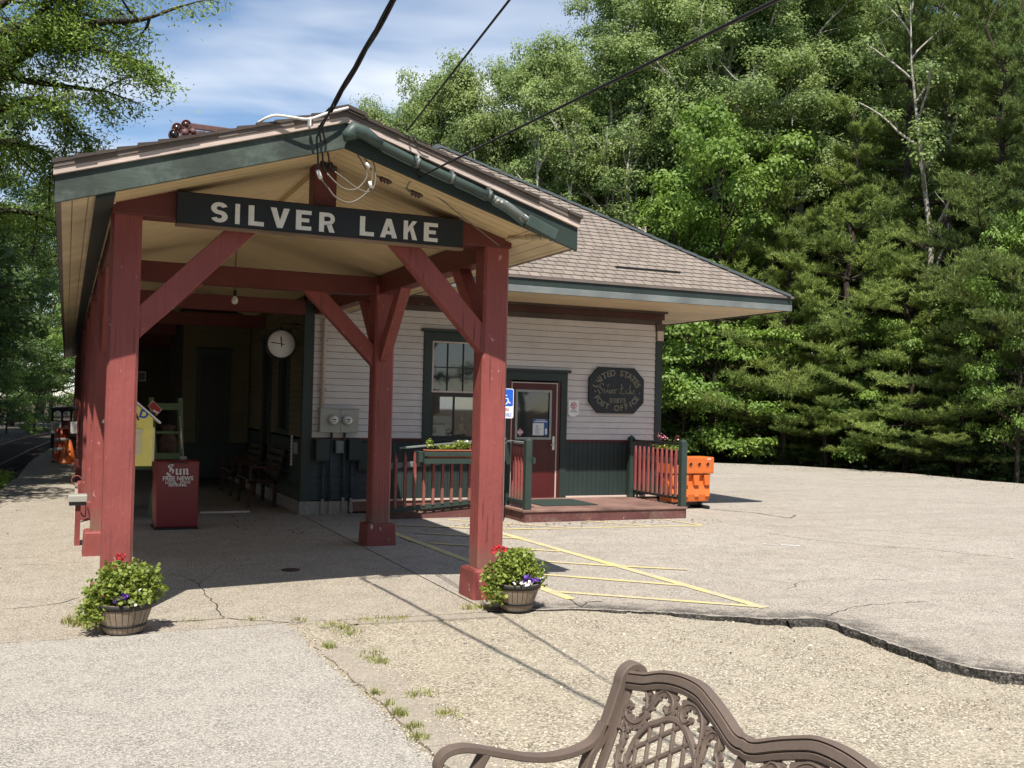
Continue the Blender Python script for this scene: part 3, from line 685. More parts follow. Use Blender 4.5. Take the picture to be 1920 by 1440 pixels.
# ------------------------------------------------------------------ station building
bd = thing('station_building', 'old wooden station with pale grey clapboards and a tan shingled hip roof', 'building', (6.7, 15.94, 0))
def bb(mb, name, mat, parent=bd, bevel=0, seg=1): return cbuild(mb, name, mat, parent, bevel, seg)
WY = 15.94; WX0, WX1 = 3.42, 9.95
def lap(x0, x1, z0, z1, Y, holes=(), step=.105, face=-1, axis='x'):
    """lapped clapboards on a wall, split round openings (each board a real tilted plank)"""
    mb = MB(); n = int(round((z1-z0)/step)); r = np.random.RandomState(int(x0*7+z0*3+5))
    for i in range(n):
        a, b = z0+i*step, min(z1, z0+(i+1)*step)
        segs = [(x0, x1)]
        for hx0, hx1, hz0, hz1 in holes:
            if b > hz0+.02 and a < hz1-.02:
                segs = [q for (s, e) in segs for q in ((s, min(e, hx0)), (max(s, hx1), e)) if q[1]-q[0] > .01]
        for (s, e) in segs:
            cuts = [s]
            while e-cuts[-1] > 3.2: cuts.append(cuts[-1]+r.uniform(1.6, 3.0))
            cuts.append(e)
            for s2, e2 in zip(cuts[:-1], cuts[1:]):
                j = r.uniform(-.0015, .0015); lo, hi = -.020+j, -.004
                pts = [(s2, lo, a+.006), (e2-.002, lo, a+.006), (e2-.002, hi, b+.004), (s2, hi, b+.004), (s2, hi-.001, a-.001), (e2-.002, hi-.001, a-.001)]
                if axis == 'x': P3 = [(x, Y+d, z) for x, d, z in pts]
                else: P3 = [(Y+d, x, z) for x, d, z in pts]
                mb.add(P3, [(0, 1, 2, 3), (4, 5, 1, 0)])
    return mb
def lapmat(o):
    o.data.materials.append(M['lapshade'])
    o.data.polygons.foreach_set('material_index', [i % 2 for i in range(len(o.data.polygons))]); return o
DX0, DX1, DZ0, DZ1 = 7.0, 7.86, .19, 2.19
WN = (5.38, 6.52, 1.08, 2.97)
holes = [(WN[0], WN[1], WN[2]-.02, WN[3]), (6.82, 8.04, 0, 2.37)]
# core walls behind the boards
core = MB().box(WX0+.03, 5.5, WY+.002, WY+.12, 0, 3.62).box(5.5, 6.4, WY+.002, WY+.12, 0, 1.2).box(5.5, 6.4, WY+.002, WY+.12, 2.85, 3.62).box(6.4, 6.98, WY+.002, WY+.12, 0, 3.62).box(7.88, WX1-.02, WY+.002, WY+.12, 0, 3.62).box(6.98, 7.88, WY+.002, WY+.12, 2.22, 3.62)
core.box(WX1-.14, WX1-.02, WY+.12, 34, 0, 3.62).box(WX0+.1, WX1-.02, 33.9, 34, 0, 3.62)
bb(core, 'wall_core', M['dark'])
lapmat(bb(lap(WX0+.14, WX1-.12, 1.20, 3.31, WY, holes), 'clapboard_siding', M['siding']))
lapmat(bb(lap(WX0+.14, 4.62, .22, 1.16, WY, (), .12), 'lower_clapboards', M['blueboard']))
# vertical boards of the wainscot
r = np.random.RandomState(8)
for xa, xb in ((4.62, 6.83), (8.03, WX1-.12)):
    vb = MB(); x = xa
    while x < xb-.03:
        vb.box(x+.002, min(x+.085, xb), WY-.018+r.uniform(-.001, .001), WY, .22, 1.16); x += .088
    bb(vb, 'wainscot', M['wainscot'])
for x0, x1 in ((WX0+.14, WN[0]-.001), (8.04, WX1-.12), (WN[1]+.001, 6.82)): bb(MB().box(x0, x1, WY-.04, WY, 1.16, 1.20), 'chair_rail', M['maroon'], bevel=.004)
for x0, x1 in ((4.2, 6.82), (8.04, WX1-.03)): bb(MB().box(x0, x1, WY-.05, WY, .03, .215), 'base_board', M['red'], bevel=.004); bb(MB().box(x0, x1, WY-.075, WY-.0505, .19, .222), 'water_table', M['trimpink'], bevel=.003)
bb(MB().box(WX0-.04, 4.16, WY-.07, WY+.2, -.02, .2).box(WX0-.05, WX0+.08, WY+.2, 34, -.02, .2), 'foundation', M['concrete'], bevel=.01)
bb(MB().box(WX0-.022, WX0+.14, WY-.028, WY+.10, .2, 3.31), 'corner_board', M['green'], bevel=.004)
bb(MB().box(WX1-.12, WX1+.022, WY-.028, WY+.12, .05, 3.02), 'corner_board', M['green'], bevel=.004)
bb(MB().box(WX1-.10, WX1+.03, WY-.05, WY+.1, 3.021, 3.2), 'bracket_block', M['trimpink'], bevel=.004)
bb(MB().box(WX1-.13, WX1+.05, WY-.06, WY+.1, 3.201, 3.33), 'bracket_block', M['friezedark'], bevel=.004)
bb(MB().box(WX0, WX1-.0, WY-.03, WY, 3.31, 3.40), 'frieze_board', M['friezedark'], bevel=.003)
bb(MB().box(WX0, WX1+.04, WY-.055, WY, 3.4005, 3.515), 'frieze_board', M['frieze'], bevel=.003)
bb(MB().box(WX0, WX1+.09, WY-.09, WY, 3.5155, 3.60), 'frieze_board', M['friezedark'], bevel=.003)
# hip roof: every tab a real shingle
EX0, EX1, EY0, EZ, TP = 1.80, 11.62, 14.36, 3.80, .645
AXX = 6.71; AYY = EY0+(EX1-AXX); AZZ = EZ+TP*(EX1-AXX); RY1 = 32.0
base = MB().add([(3.0, EY0, EZ), (EX1, EY0, EZ), (AXX, AYY, AZZ), (AXX, RY1, AZZ), (EX1, RY1+5, EZ), (3.0, RY1+5, EZ+1.2*TP), (3.0, EY0+1.2, EZ+1.2*TP)], [(0, 1, 2, 6), (1, 4, 3, 2), (6, 2, 3, 5), (3, 4, 5)])
bb(base, 'roof_deck', M['slot'])
sh = MB(); r = np.random.RandomState(12); cs, sn = math.cos(math.atan(TP)), math.sin(math.atan(TP)); step = .158; tabw = .188
def tabs(fn, lo_edge, hi_edge, Lmax):
    n = int(Lmax/step)
    for i in range(n):
        s0, s1 = i*step, (i+1)*step+.015
        a, b = lo_edge(s0*cs), hi_edge(s0*cs); a1, b1 = lo_edge(s1*cs), hi_edge(s1*cs)
        x = a-tabw*(.5 if i % 2 else 0)
        while x < b:
            x0, x1 = max(x+.006, a), min(x+tabw-.006, b)
            if x1-x0 > .02:
                h0 = .018+r.uniform(0, .002); h1 = .004
                xa, xb = min(max(x0, a1), b1), max(min(x1, b1), a1)
                p = [fn(x0, s0, h0), fn(x1, s0, h0), fn(xb, s1, h1), fn(xa, s1, h1), fn(x0, s0, .001), fn(x1, s0, .001)]
                sh.add(p, [(0, 1, 2, 3), (4, 5, 1, 0)])
            x += tabw
fr = lambda x, s, h: (x, EY0+s*cs-h*sn, EZ+s*sn+h*cs)
tabs(fr, lambda d: max(EX0+d, 3.0), lambda d: EX1-d, (EX1-AXX)/cs)
rt = lambda y, s, h: (EX1-s*cs+h*sn, y, EZ+s*sn+h*cs)
tabs(rt, lambda d: EY0+d, lambda d: 34.0, 1.2)
bb(sh, 'roof_shingles', M['shingle'])
cap = MB()
def capline(p, q, w=.13, step=.30):
    p, q = Vector(p), Vector(q); d = q-p; n = int(d.length/step); sd = d.cross(Vector((0, 0, 1))).normalized()
    for i in range(n):
        a, b = p+d*(i/n), p+d*((i+1)/n+.004)
        for s in (-1, 1):
            drop = .055*1.0
            u = Vector((0, 0, .045)); v = Vector((0, 0, .032))
            cap.add([a+u, a+sd*s*w-Vector((0, 0, drop))+u, b+sd*s*w-Vector((0, 0, drop))+v, b+v, a, a+sd*s*w-Vector((0, 0, drop))+u*.2], [(0, 1, 2, 3), (0, 4, 5, 1)])
capline((EX1, EY0, EZ), (AXX, AYY, AZZ)); capline((EX0+1.4, EY0+1.4, EZ+1.4*TP), (AXX, AYY, AZZ)); capline((AXX, AYY, AZZ), (AXX, RY1, AZZ))
bb(cap, 'hip_cap', M['cap'])
# eave: dark drip edge, dark fascia, weathered grey gutter board, pale soffit
bb(MB().box(3.95, EX1+.03, EY0-.035, EY0+.0, EZ-.035, EZ+.006).box(EX1, EX1+.035, EY0, 34, EZ-.035, EZ+.006), 'drip_edge', M['trimdark'])
bb(MB().box(3.95, EX1+.005, EY0-.012, EY0+.02, EZ-.15, EZ-.0355).box(EX1-.02, EX1+.012, EY0+.021, 34, EZ-.15, EZ-.0355), 'fascia', M['green'], bevel=.003)
bb(MB().box(3.95, EX1-.005, EY0-.030, EY0+.02, EZ-.255, EZ-.1505), 'gutter_board', M['galv'], bevel=.004)
bb(MB().box(EX1-.04, EX1-.006, EY0+.021, 34, EZ-.255, EZ-.1505), 'gutter_board', M['galv'], bevel=.004)
bb(MB().box(3.95, EX1-.03, EY0+.021, WY+.1, EZ-.245, EZ-.215).box(WX1+.06, EX1-.03, WY+.1, 34, EZ-.245, EZ-.215), 'soffit', M['soffitm'])
bb(MB().box(EX1-.075, EX1-.041, EY0+.04, 34, EZ-.262, EZ-.246), 'soffit_bead', M['green'])
# window in the front wall
wd = bb(MB().box(WN[0], 5.53, WY-.035, WY+.03, WN[2], WN[3]).box(6.37, WN[1], WY-.035, WY+.03, WN[2], WN[3]).box(5.53, 6.37, WY-.035, WY+.03, 2.82, WN[3]).box(5.53, 6.37, WY-.035, WY+.03, WN[2], 1.20), 'window', M['green'], bevel=.004)
def wsub(mb, name, mat, parent, bevel=0):
    o = mb.build(name, mat, parent, bevel); o.location = -bd.location; return o
wsub(MB().box(WN[0]-.05, WN[1]+.05, WY-.075, WY+.02, WN[3]+.001, WN[3]+.05), 'head_cap', M['green'], wd, .006)
wsub(MB().box(5.50, 6.40, WY-.07, WY-.036, 1.165, 1.20), 'sill', M['green'], wd, .005)
wsub(MB().box(5.53, 5.555, WY-.028, WY-.002, 1.97, 2.82).box(6.345, 6.37, WY-.028, WY-.002, 1.97, 2.82).box(5.555, 6.345, WY-.028, WY-.002, 2.795, 2.82).box(5.555, 6.345, WY-.028, WY-.002, 1.97, 2.0), 'upper_sash', M['trimpink'], wd)
wsub(MB().box(5.53, 5.57, WY-.016, WY+.02, 1.2, 1.969).box(6.33, 6.37, WY-.016, WY+.02, 1.2, 1.969).box(5.57, 6.33, WY-.016, WY+.02, 1.90, 1.969).box(5.57, 6.33, WY-.016, WY+.02, 1.2, 1.25).box(5.925, 5.95, WY-.014, WY+.02, 1.25, 1.90), 'lower_sash', M['slat'], wd)
wsub(MB().box(5.80, 5.818, WY-.012, WY+.004, 2.0, 2.795).box(6.08, 6.098, WY-.012, WY+.004, 2.0, 2.795).box(5.555, 6.345, WY-.0115, WY+.003, 2.38, 2.398), 'muntins', M['black'], wd)
wsub(MB().box(5.54, 6.36, WY+.006, WY+.009, 2.0, 2.8), 'pane', M['glass'], wd)
gz = NT('clear_glass'); tb = gz.n('ShaderNodeBsdfTransparent'); gb = gz.n('ShaderNodeBsdfGlossy'); gb.inputs['Roughness'].default_value = .02; gm = gz.n('ShaderNodeMixShader'); gm.inputs[0].default_value = .22
tb.inputs['Color'].default_value = (.8, .86, .85, 1)
gz.l(tb, 0, gm, 1); gz.l(gb, 0, gm, 2); gz.l(gm, 0, gz.out, 'Surface'); M['clear'] = gz.m
wsub(MB().box(5.55, 6.35, WY+.006, WY+.008, 1.24, 1.91), 'pane', M['clear'], wd)
# the dark room behind the lower sash
wsub(MB().box(5.3, 6.6, WY+.9, WY+.95, .9, 2.9).box(5.25, 5.3, WY+.12, WY+.95, .9, 2.9).box(6.6, 6.65, WY+.12, WY+.95, .9, 2.9).box(5.3, 6.6, WY+.12, WY+.9, 1.1, 1.14), 'window_reveal', M['dark'], wd)
# entrance door
dr = bb(MB().box(DX0, DX0+.085, WY-.005, WY+.04, DZ0, DZ1-.02).box(DX1-.135, DX1-.02, WY-.005, WY+.04, DZ0, DZ1-.02).box(DX0+.085, DX1-.135, WY-.005, WY+.04, 2.03, DZ1-.02).box(DX0+.085, DX1-.135, WY-.005, WY+.04, DZ0, 1.23), 'door', M['maroon'], bevel=.002)
wsub(MB().box(DX0+.06, DX0+.1, WY-.014, WY-.005, 1.20, 2.06).box(DX1-.15, DX1-.11, WY-.014, WY-.005, 1.20, 2.06).box(DX0+.1, DX1-.15, WY-.014, WY-.005, 2.02, 2.06).box(DX0+.1, DX1-.15, WY-.014, WY-.005, 1.20, 1.24), 'glazing_frame', M['grey'], dr)
wsub(MB().box(DX0+.08, DX1-.13, WY+.015, WY+.02, 1.22, 2.04), 'pane', M['glass'], dr)
hd = MB().box(DX1-.085, DX1-.04, WY-.014, WY-.0055, 1.02, 1.26); hd.tube([(DX1-.06, WY-.015, 1.11), (DX1-.06, WY-.055, 1.11), (DX1-.14, WY-.06, 1.11)], .011, 8)
wsub(hd, 'handle', M['steel'], dr, .002)
wsub(MB().box(DX0, DX1-.02, WY-.03, WY+.05, DZ0-.012, DZ0), 'threshold', M['trimpink'], dr)
bb(MB().box(DX1-.018, DX1+.006, WY-.012, WY+.03, DZ0, DZ1).box(DX0-.024, DX0-.002, WY-.012, WY+.03, DZ0, DZ1).box(DX0-.002, DX1-.018, WY-.012, WY+.03, DZ1-.018, DZ1), 'door_stop', M['trimpink'])
bb(MB().box(DX1+.0065, DX1+.055, WY-.022, WY+.02, DZ0, DZ1+.03).box(DX0-.075, DX0-.0245, WY-.022, WY+.02, DZ0, DZ1+.03), 'door_jamb', M['maroon'])
dt = bb(MB().box(DX1+.0555, 8.04, WY-.04, WY, .19, 2.22).box(6.82, DX0-.0755, WY-.04, WY, .19, 2.22).box(6.82, 8.04, WY-.04, WY, 2.2205, 2.37), 'door_casing', M['green'], bevel=.003)
wsub(MB().box(6.78, 8.09, WY-.085, WY, 2.3705, 2.415), 'head_cap', M['green'], dt, .006)
# left (platform) wall in deep shade: cream boards over dark boards, tall windows and doors, projecting bay, far cross wall
lw = [(17.0, 17.9, 1.2, 2.9), (18.6, 19.5, .2, 2.9)]
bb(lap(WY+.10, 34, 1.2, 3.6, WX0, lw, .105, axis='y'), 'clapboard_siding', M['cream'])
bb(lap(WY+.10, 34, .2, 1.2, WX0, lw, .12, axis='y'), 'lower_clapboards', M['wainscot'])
for (a, b, z0, z1) in lw:
    f = bb(MB().box(WX0-.04, WX0+.02, a-.0, a+.13, z0, z1).box(WX0-.04, WX0+.02, b-.13, b, z0, z1).box(WX0-.04, WX0+.02, a+.13, b-.13, z1-.14, z1).box(WX0-.04, WX0+.02, a+.13, b-.13, z0, z0+.1), 'window' if z0 > 1 else 'door', M['green'])
    wsub(MB().box(WX0-.005, WX0+.0, a+.12, b-.12, z0+.09, z1-.13), 'pane', M['glass'], f)
    wsub(MB().box(WX0-.09, WX0+.0, a-.06, b+.06, z1+.001, z1+.05), 'head_cap', M['green'], f)
by = MB().box(2.12, WX0-.02, 21.02, 24, .2, 3.6)
bay = bb(by, 'bay', M['dark'])
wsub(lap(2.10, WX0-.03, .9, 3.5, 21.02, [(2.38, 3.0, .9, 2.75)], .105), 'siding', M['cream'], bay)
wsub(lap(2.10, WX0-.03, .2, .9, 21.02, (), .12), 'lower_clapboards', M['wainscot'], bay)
wsub(MB().box(2.36, 2.44, 20.98, 21.03, .88, 2.72).box(2.92, 3.02, 20.98, 21.03, .88, 2.72).box(2.44, 2.92, 20.98, 21.03, 2.62, 2.72).box(2.33, 3.05, 20.94, 21.03, 2.7205, 2.77), 'window_frame', M['green'], bay)
wsub(MB().box(2.44, 2.92, 21.005, 21.01, .9, 2.62), 'window_pane', M['black'], bay)
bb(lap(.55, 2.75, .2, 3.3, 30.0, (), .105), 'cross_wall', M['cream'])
bb(MB().box(.55, 2.75, 30.003, 30.05, 0, 3.6), 'cross_wall_core', M['dark'])
# ladder hook bar lying on the roof
c0, c1 = (8.35, 9.62)
sz = lambda y: EZ+TP*(y-EY0)+.028
t = tag(MB().box(c0, c1, EY0+.46, EY0+.50, sz(EY0+.46), sz(EY0+.46)+.03).build('snow_bar', M['black']), 'thin black bar lying across the tan shingles near the eave', 'roof bar')

# ------------------------------------------------------------------ entrance deck with ramp and railings
dk = thing('entrance_deck', 'low worn red wooden deck with a ramp and green and red picket railings', 'deck', (7.9, 14.2, 0))
def db(mb, name, mat, parent=dk, bevel=0): return cbuild(mb, name, mat, parent, bevel)
D0, D1, DYF = 6.45, 9.35, 14.12
pl = MB(); y = DYF-.02; r = np.random.RandomState(9)
while y < WY-.06:
    pl.box(D0-.03, D1+.03, y, y+.134, .155, .19+r.uniform(-.002, .002)); y += .14
db(pl, 'decking', M['deck'], bevel=.004)
db(MB().box(D0, D1, DYF, DYF+.04, -.02, .154).box(D0, D0+.04, DYF+.04, WY-.06, -.02, .154).box(D1-.04, D1, DYF+.04, WY-.06, -.02, .154), 'skirt_board', M['skirt'], bevel=.003)
rp = MB(); n = 14
for i in range(n):
    a, b = 4.45+(6.4-4.45)*i/n, 4.45+(6.4-4.45)*(i+1)/n-.006
    za, zb = .02+.165*i/n, .02+.165*(i+1)/n
    rp.add([(a, 15.02, za), (b, 15.02, zb), (b, 15.86, zb), (a, 15.86, za), (a, 15.02, za-.03), (b, 15.02, zb-.03), (b, 15.86, zb-.03), (a, 15.86, za-.03)], [(0, 1, 2, 3), (0, 4, 5, 1), (7, 6, 5, 4), (1, 5, 6, 2), (3, 7, 4, 0)])
db(rp, 'ramp', M['deck'])
db(MB().add([(4.45, 15.0, -.01), (6.41, 15.0, -.01), (6.41, 15.0, .17), (4.45, 15.0, .012), (4.45, 15.018, -.01), (6.41, 15.018, -.01), (6.41, 15.018, .17), (4.45, 15.018, .012)], [(0, 1, 2, 3), (4, 7, 6, 5), (3, 2, 6, 7), (1, 5, 6, 2), (0, 3, 7, 4)]), 'ramp_skirt', M['skirt'])
def rpost(x, y, z0, z1, w=.105):
    mb = MB(); h = w/2
    mb.box(x-h, x+h, y-h, y+h, z0, z1-.05)
    mb.add([(x-h, y-h, z1-.05), (x+h, y-h, z1-.05), (x+h, y+h, z1-.05), (x-h, y+h, z1-.05), (x, y, z1)], [(0, 1, 4), (1, 2, 4), (2, 3, 4), (3, 0, 4)])
    db(mb, 'railing_post', M['greenpost'], bevel=.004)
def picket(x, y, z0, z1, ax='x', w=.044):
    mb = MB(); h = w/2; d = .018
    dx, dy = (h, d) if ax == 'x' else (d, h)
    mb.box(x-dx, x+dx, y-dy, y+dy, z0, z1-.10)
    if ax == 'x': mb.add([(x-dx, y-dy, z1-.10), (x+dx, y-dy, z1-.10), (x+dx, y+dy, z1-.10), (x-dx, y+dy, z1-.10), (x-dx*.35, y-dy, z1), (x-dx*.35, y+dy, z1)], [(0, 1, 4), (2, 3, 5), (1, 2, 5, 4), (3, 0, 4, 5)])
    else: mb.add([(x-dx, y-dy, z1-.10), (x+dx, y-dy, z1-.10), (x+dx, y+dy, z1-.10), (x-dx, y+dy, z1-.10), (x-dx, y-dy*.35, z1), (x+dx, y-dy*.35, z1)], [(0, 3, 4), (1, 5, 2), (0, 4, 5, 1), (2, 5, 4, 3)])
    db(mb, 'picket', M['red'], bevel=.002)
# ramp railing along Y = 15
zb = lambda x: .10+(x-4.5)*.085+.03; zt = lambda x: 1.085+(x-4.72)*.09
rpost(6.5, 14.98, .0, 1.22); rpost(6.53, 14.22, .12, 1.30); rpost(9.33, 14.20, -.02, 1.30); rpost(9.30, 15.82, .16, 1.30)
for i in range(13): 
    x = 4.5+i*.152
    if x < 6.42: picket(x, 14.955, zb(x)+.02, zt(x)-.06)
db(MB().bar((4.4, 14.98, zb(4.4)), (6.45, 14.98, zb(6.45)), .05, .075), 'bottom_rail', M['greenpost'], bevel=.004)
db(MB().bar((4.72, 15.03, zt(4.72)), (6.5, 15.03, zt(6.5)), .06, .03), 'handrail', M['galv'], bevel=.004)
db(MB().bar((4.4, 15.0, .80), (6.45, 15.0, .95), .035, .085), 'middle_rail', M['galv'], bevel=.003)
# short deck railing back to the ramp
for i in range(5): picket(6.555, 14.38+i*.115, .27, 1.13, 'y')
db(MB().box(6.495, 6.54, 14.27, 14.93, .26, .32), 'bottom_rail', M['greenpost'], bevel=.004)
db(MB().box(6.48, 6.56, 14.27, 14.93, 1.19, 1.225), 'handrail', M['galv'], bevel=.004)
db(MB().box(6.575, 6.61, 14.1, 14.93, .90, .99), 'middle_rail', M['greenpost'], bevel=.004)
# right railing
for i in range(10): picket(9.30, 14.36+i*.145, .33, 1.12, 'y')
db(MB().box(9.33, 9.38, 14.25, 15.77, .285, .36), 'bottom_rail', M['greenpost'], bevel=.004)
db(MB().box(9.30, 9.37, 14.25, 15.77, 1.195, 1.225), 'handrail', M['black'], bevel=.004)
db(MB().box(9.335, 9.37, 14.25, 15.77, .86, .95), 'middle_rail', M['greenpost'], bevel=.004)
t = tag(cbuild(MB().box(7.0, 8.0, 14.62, 15.6, .1935, .203), 'door_mat', M['mat'], None, .004), 'dark green mat lying on the deck before the maroon door', 'mat')
def ob(mb, name, mat, parent, bevel=0, seg=1): return cbuild(mb, name, mat, parent, bevel, seg)
FR = lambda y0: (lambda u, v, d: (u, y0-d, v))         # a vertical plane facing the camera side (-Y)
def tplane(x, y, z): return lambda u, v, d: Vector((x+u, y-d, z+v))
def lettering(me, parent, mat, name='lettering'):
    wp = Vector((0, 0, 0)); p = parent
    while p is not None: wp += p.location; p = p.parent
    me.transform(Matrix.Translation(-wp)); return link(name, me, mat, parent)
# ------------------------------------------------------------------ plaque by the door
pq = thing('post_office_plaque', 'dark octagonal plaque with carved UNITED STATES POST OFFICE lettering on the pale siding', 'plaque', (9.01, 15.85, 2.09))
oc = [(8.45, 1.88), (8.63, 1.68), (9.37, 1.68), (9.57, 1.88), (9.57, 2.3), (9.37, 2.5), (8.63, 2.5), (8.45, 2.3)]
ob(MB().prism(oc, FR(15.92), 0, .05), 'board', M['signblack'], pq, .008, 2)
ms = []; cx, cz = 9.01, 2.07
def arc_text(txt, size, a0, a1, rx, rzv, flip=False):
    n = len(txt)
    for i, ch in enumerate(txt):
        if ch == ' ': continue
        a = a0+(a1-a0)*i/(n-1); px, pz = cx+rx*math.cos(a), cz+rzv*math.sin(a)
        t_ = math.atan2(rzv*math.cos(a)*(1), -rx*math.sin(a)); rot = t_-PI if not flip else t_
        ca, sa = math.cos(rot), math.sin(rot)
        ms.append(text_mesh(ch, size, lambda u, v, d, px=px, pz=pz, ca=ca, sa=sa: Vector((px+u*ca-v*sa, 15.869-d, pz+u*sa+v*ca)), .006, .004))
arc_text('UNITED STATES', .15, R(160), R(20), .45, .33)
arc_text('POST OFFICE', .14, R(203), R(337), .44, .30, True)
ms.append(text_mesh('03875', .12, tplane(9.03, 15.869, 1.905), .006, .003, spacing=1.15))
lettering(join_meshes(ms, 'lettering'), pq, M['gold'])
script = [[(.00, .10), (.05, .01), (.11, .03), (.12, .08), (.04, .15), (.05, .21), (.11, .22), (.13, .18)], [(.16, .11), (.155, .04), (.18, .015), (.20, .05)], [(.155, .155), (.165, .16)], [(.20, .05), (.25, .20), (.235, .22), (.22, .10), (.235, .015), (.26, .05)],
          [(.27, .10), (.275, .03), (.30, .015), (.32, .10)], [(.33, .05), (.37, .08), (.36, .11), (.335, .09), (.34, .03), (.365, .015), (.39, .05)], [(.40, .11), (.40, .015)], [(.40, .08), (.43, .11), (.45, .10)],
          [(.50, .19), (.54, .22), (.56, .18), (.54, .08), (.51, .02), (.56, .03), (.62, .01)], [(.51, .12), (.60, .13)], [(.70, .10), (.66, .10), (.65, .04), (.675, .015), (.70, .05), (.705, .10), (.70, .03), (.72, .015)],
          [(.75, .21), (.745, .015)], [(.745, .07), (.79, .11)], [(.765, .075), (.80, .015)], [(.82, .05), (.86, .08), (.85, .11), (.825, .09), (.83, .03), (.855, .015), (.88, .04)]]
script = [[(8.62+x*.87, 2.02+z*.85) for x, z in s] for s in script]
ob(pen(script, .022, R(35), lambda u, v, d: (u, 15.8695-d, v), .006), 'script_lettering', M['gold'], pq)
ob(MB().lathe([(0, 0), (.022, 0), (.018, -.008), (0, -.01)], (8.57, 15.8695, 2.07), 14, 'y').lathe([(0, 0), (.016, 0), (.013, -.008), (0, -.01)], (9.47, 15.8695, 2.05), 14, 'y'), 'dots', M['gold'], pq)
# ------------------------------------------------------------------ small notice, door papers, window things
nt = thing('wall_notice', 'small white notice with a pink round emblem fixed beside the door trim', 'notice', (8.17, 15.91, 1.75))
ob(MB().prism([(8.07, 1.64), (8.12, 1.612), (8.2, 1.61), (8.27, 1.65), (8.275, 1.9), (8.065, 1.9)], FR(15.917), 0, .008), 'panel', M['white'], nt, .003)
ob(MB().lathe([(0, 0), (.062, 0), (.062, -.001), (0, -.001)], (8.17, 15.9085, 1.805), 24, 'y'), 'emblem', M['pinkink'], nt)
ob(MB().box(8.10, 8.24, 15.9075, 15.9085, 1.69, 1.70).box(8.12, 8.22, 15.9075, 15.9085, 1.72, 1.73), 'print', M['ink'], nt)
ep = MB()
for a in (PI/2, PI/2+2*PI/3, PI/2-2*PI/3):
    ep.prism([(8.17+.05*math.cos(a+.5), 1.805+.05*math.sin(a+.5)), (8.17+.018*math.cos(a), 1.805+.018*math.sin(a)), (8.17+.05*math.cos(a-.5), 1.805+.05*math.sin(a-.5))], FR(15.9073), 0, .0008)
ob(ep, 'emblem_cutouts', M['paper'], nt)
hp = thing('hours_notice', 'blue and white opening hours sheet on the door glass', 'notice', (7.58, 15.93, 1.4))
GY = 15.948
ob(MB().box(7.40, 7.70, GY, GY+.003, 1.27, 1.56), 'sheet', M['blueink'], hp)
ob(MB().box(7.405, 7.615, GY-.003, GY-.001, 1.275, 1.485), 'white_panel', M['paper'], hp)
pm = MB(); r = np.random.RandomState(3)
for i in range(9): pm.box(7.45, 7.45+r.uniform(.05, .11), GY-.0045, GY-.0035, 1.295+i*.018, 1.300+i*.018)
ob(pm, 'print', M['ink'], hp)
ob(MB().box(7.47, 7.64, GY-.0015, GY-.0005, 1.535, 1.545).box(7.43, 7.68, GY-.0015, GY-.0005, 1.505, 1.52).box(7.64, 7.68, GY-.0025, GY-.0005, 1.29, 1.39), 'heading', M['paper'], hp)
dm = thing('hazard_sticker', 'small pink diamond sticker in the lower corner of the door glass', 'sticker', (7.165, 15.94, 1.32))
ob(MB().prism([(7.165, 1.255), (7.235, 1.325), (7.165, 1.395), (7.095, 1.325)], FR(GY+.001), 0, .002), 'sheet', M['pinkink'], dm)
ob(MB().box(7.12, 7.21, GY-.0025, GY-.0015, 1.315, 1.335), 'band', M['paper'], dm)
wb = thing('window_carton', 'white carton with a round black mark standing in the window corner', 'carton', (5.70, 16.05, 1.142))
ob(MB().box(5.56, 5.82, 16.0, 16.2, 1.142, 1.43), 'carton', M['paper'], wb, .003); ob(MB().box(5.55, 5.81, 15.99, 16.21, 1.4305, 1.455), 'lid', M['ink'], wb)
ob(MB().lathe([(.028, 0), (.045, 0), (.045, -.001), (.028, -.001)], (5.62, 15.9985, 1.34), 20, 'y').prism([(5.598, 1.32), (5.642, 1.32), (5.62, 1.365)], FR(15.9985), 0, .001), 'mark', M['ink'], wb)
wc = tag(ob(MB().box(5.64, 6.06, 16.3, 16.5, 1.35, 1.57), 'white_box', M['paper'], None, .003), 'plain white box set back behind the carton in the window', 'box')
wc = tag(ob(MB().box(5.85, 6.28, 16.2, 16.45, 1.142, 1.33), 'brown_box', M['cardboard'], None, .003), 'low brown box behind the lower window pane', 'box')
wc = thing('yellow_bottle', 'small yellow bottle standing on the brown box in the window', 'bottle', (6.22, 16.3, 1.331))
ob(MB().lathe([(.045, 1.3315), (.045, 1.52), (.02, 1.56), (.02, 1.6), (0, 1.6)], (6.22, 16.3, 0), 16), 'bottle', M['yellow'], wc); ob(MB().lathe([(.0455, 1.45), (.046, 1.46), (.046, 1.51), (.0455, 1.52)], (6.22, 16.3, 0), 16), 'label', M['ink'], wc)
# ------------------------------------------------------------------ accessible parking sign on a post
ac = thing('accessible_parking_sign', 'blue and white wheelchair parking sign reading VAN ACCESSIBLE half hidden by a post', 'sign', (6.14, 14.27, 0))
ob(MB().box(6.11, 6.165, 14.27, 14.30, -.05, 2.05), 'post', M['grey'], ac, .003)
def rr(x0, x1, z0, z1, rad, n=5):
    out = []
    for (cx_, cz_, a0) in ((x1-rad, z1-rad, 0), (x0+rad, z1-rad, 90), (x0+rad, z0+rad, 180), (x1-rad, z0+rad, 270)):
        for i in range(n+1): a = R(a0+90*i/n); out.append((cx_+rad*math.cos(a), cz_+rad*math.sin(a)))
    return out
ob(MB().prism(rr(5.985, 6.29, 1.585, 2.04, .03), FR(14.269), 0, .004), 'plate', M['white'], ac)
ob(MB().prism(rr(5.995, 6.28, 1.77, 2.03, .024), FR(14.2645), 0, .001), 'blue_field', M['blue'], ac)
wh = MB(); X0, Z0 = 6.145, 1.785; fy = FR(14.2632)
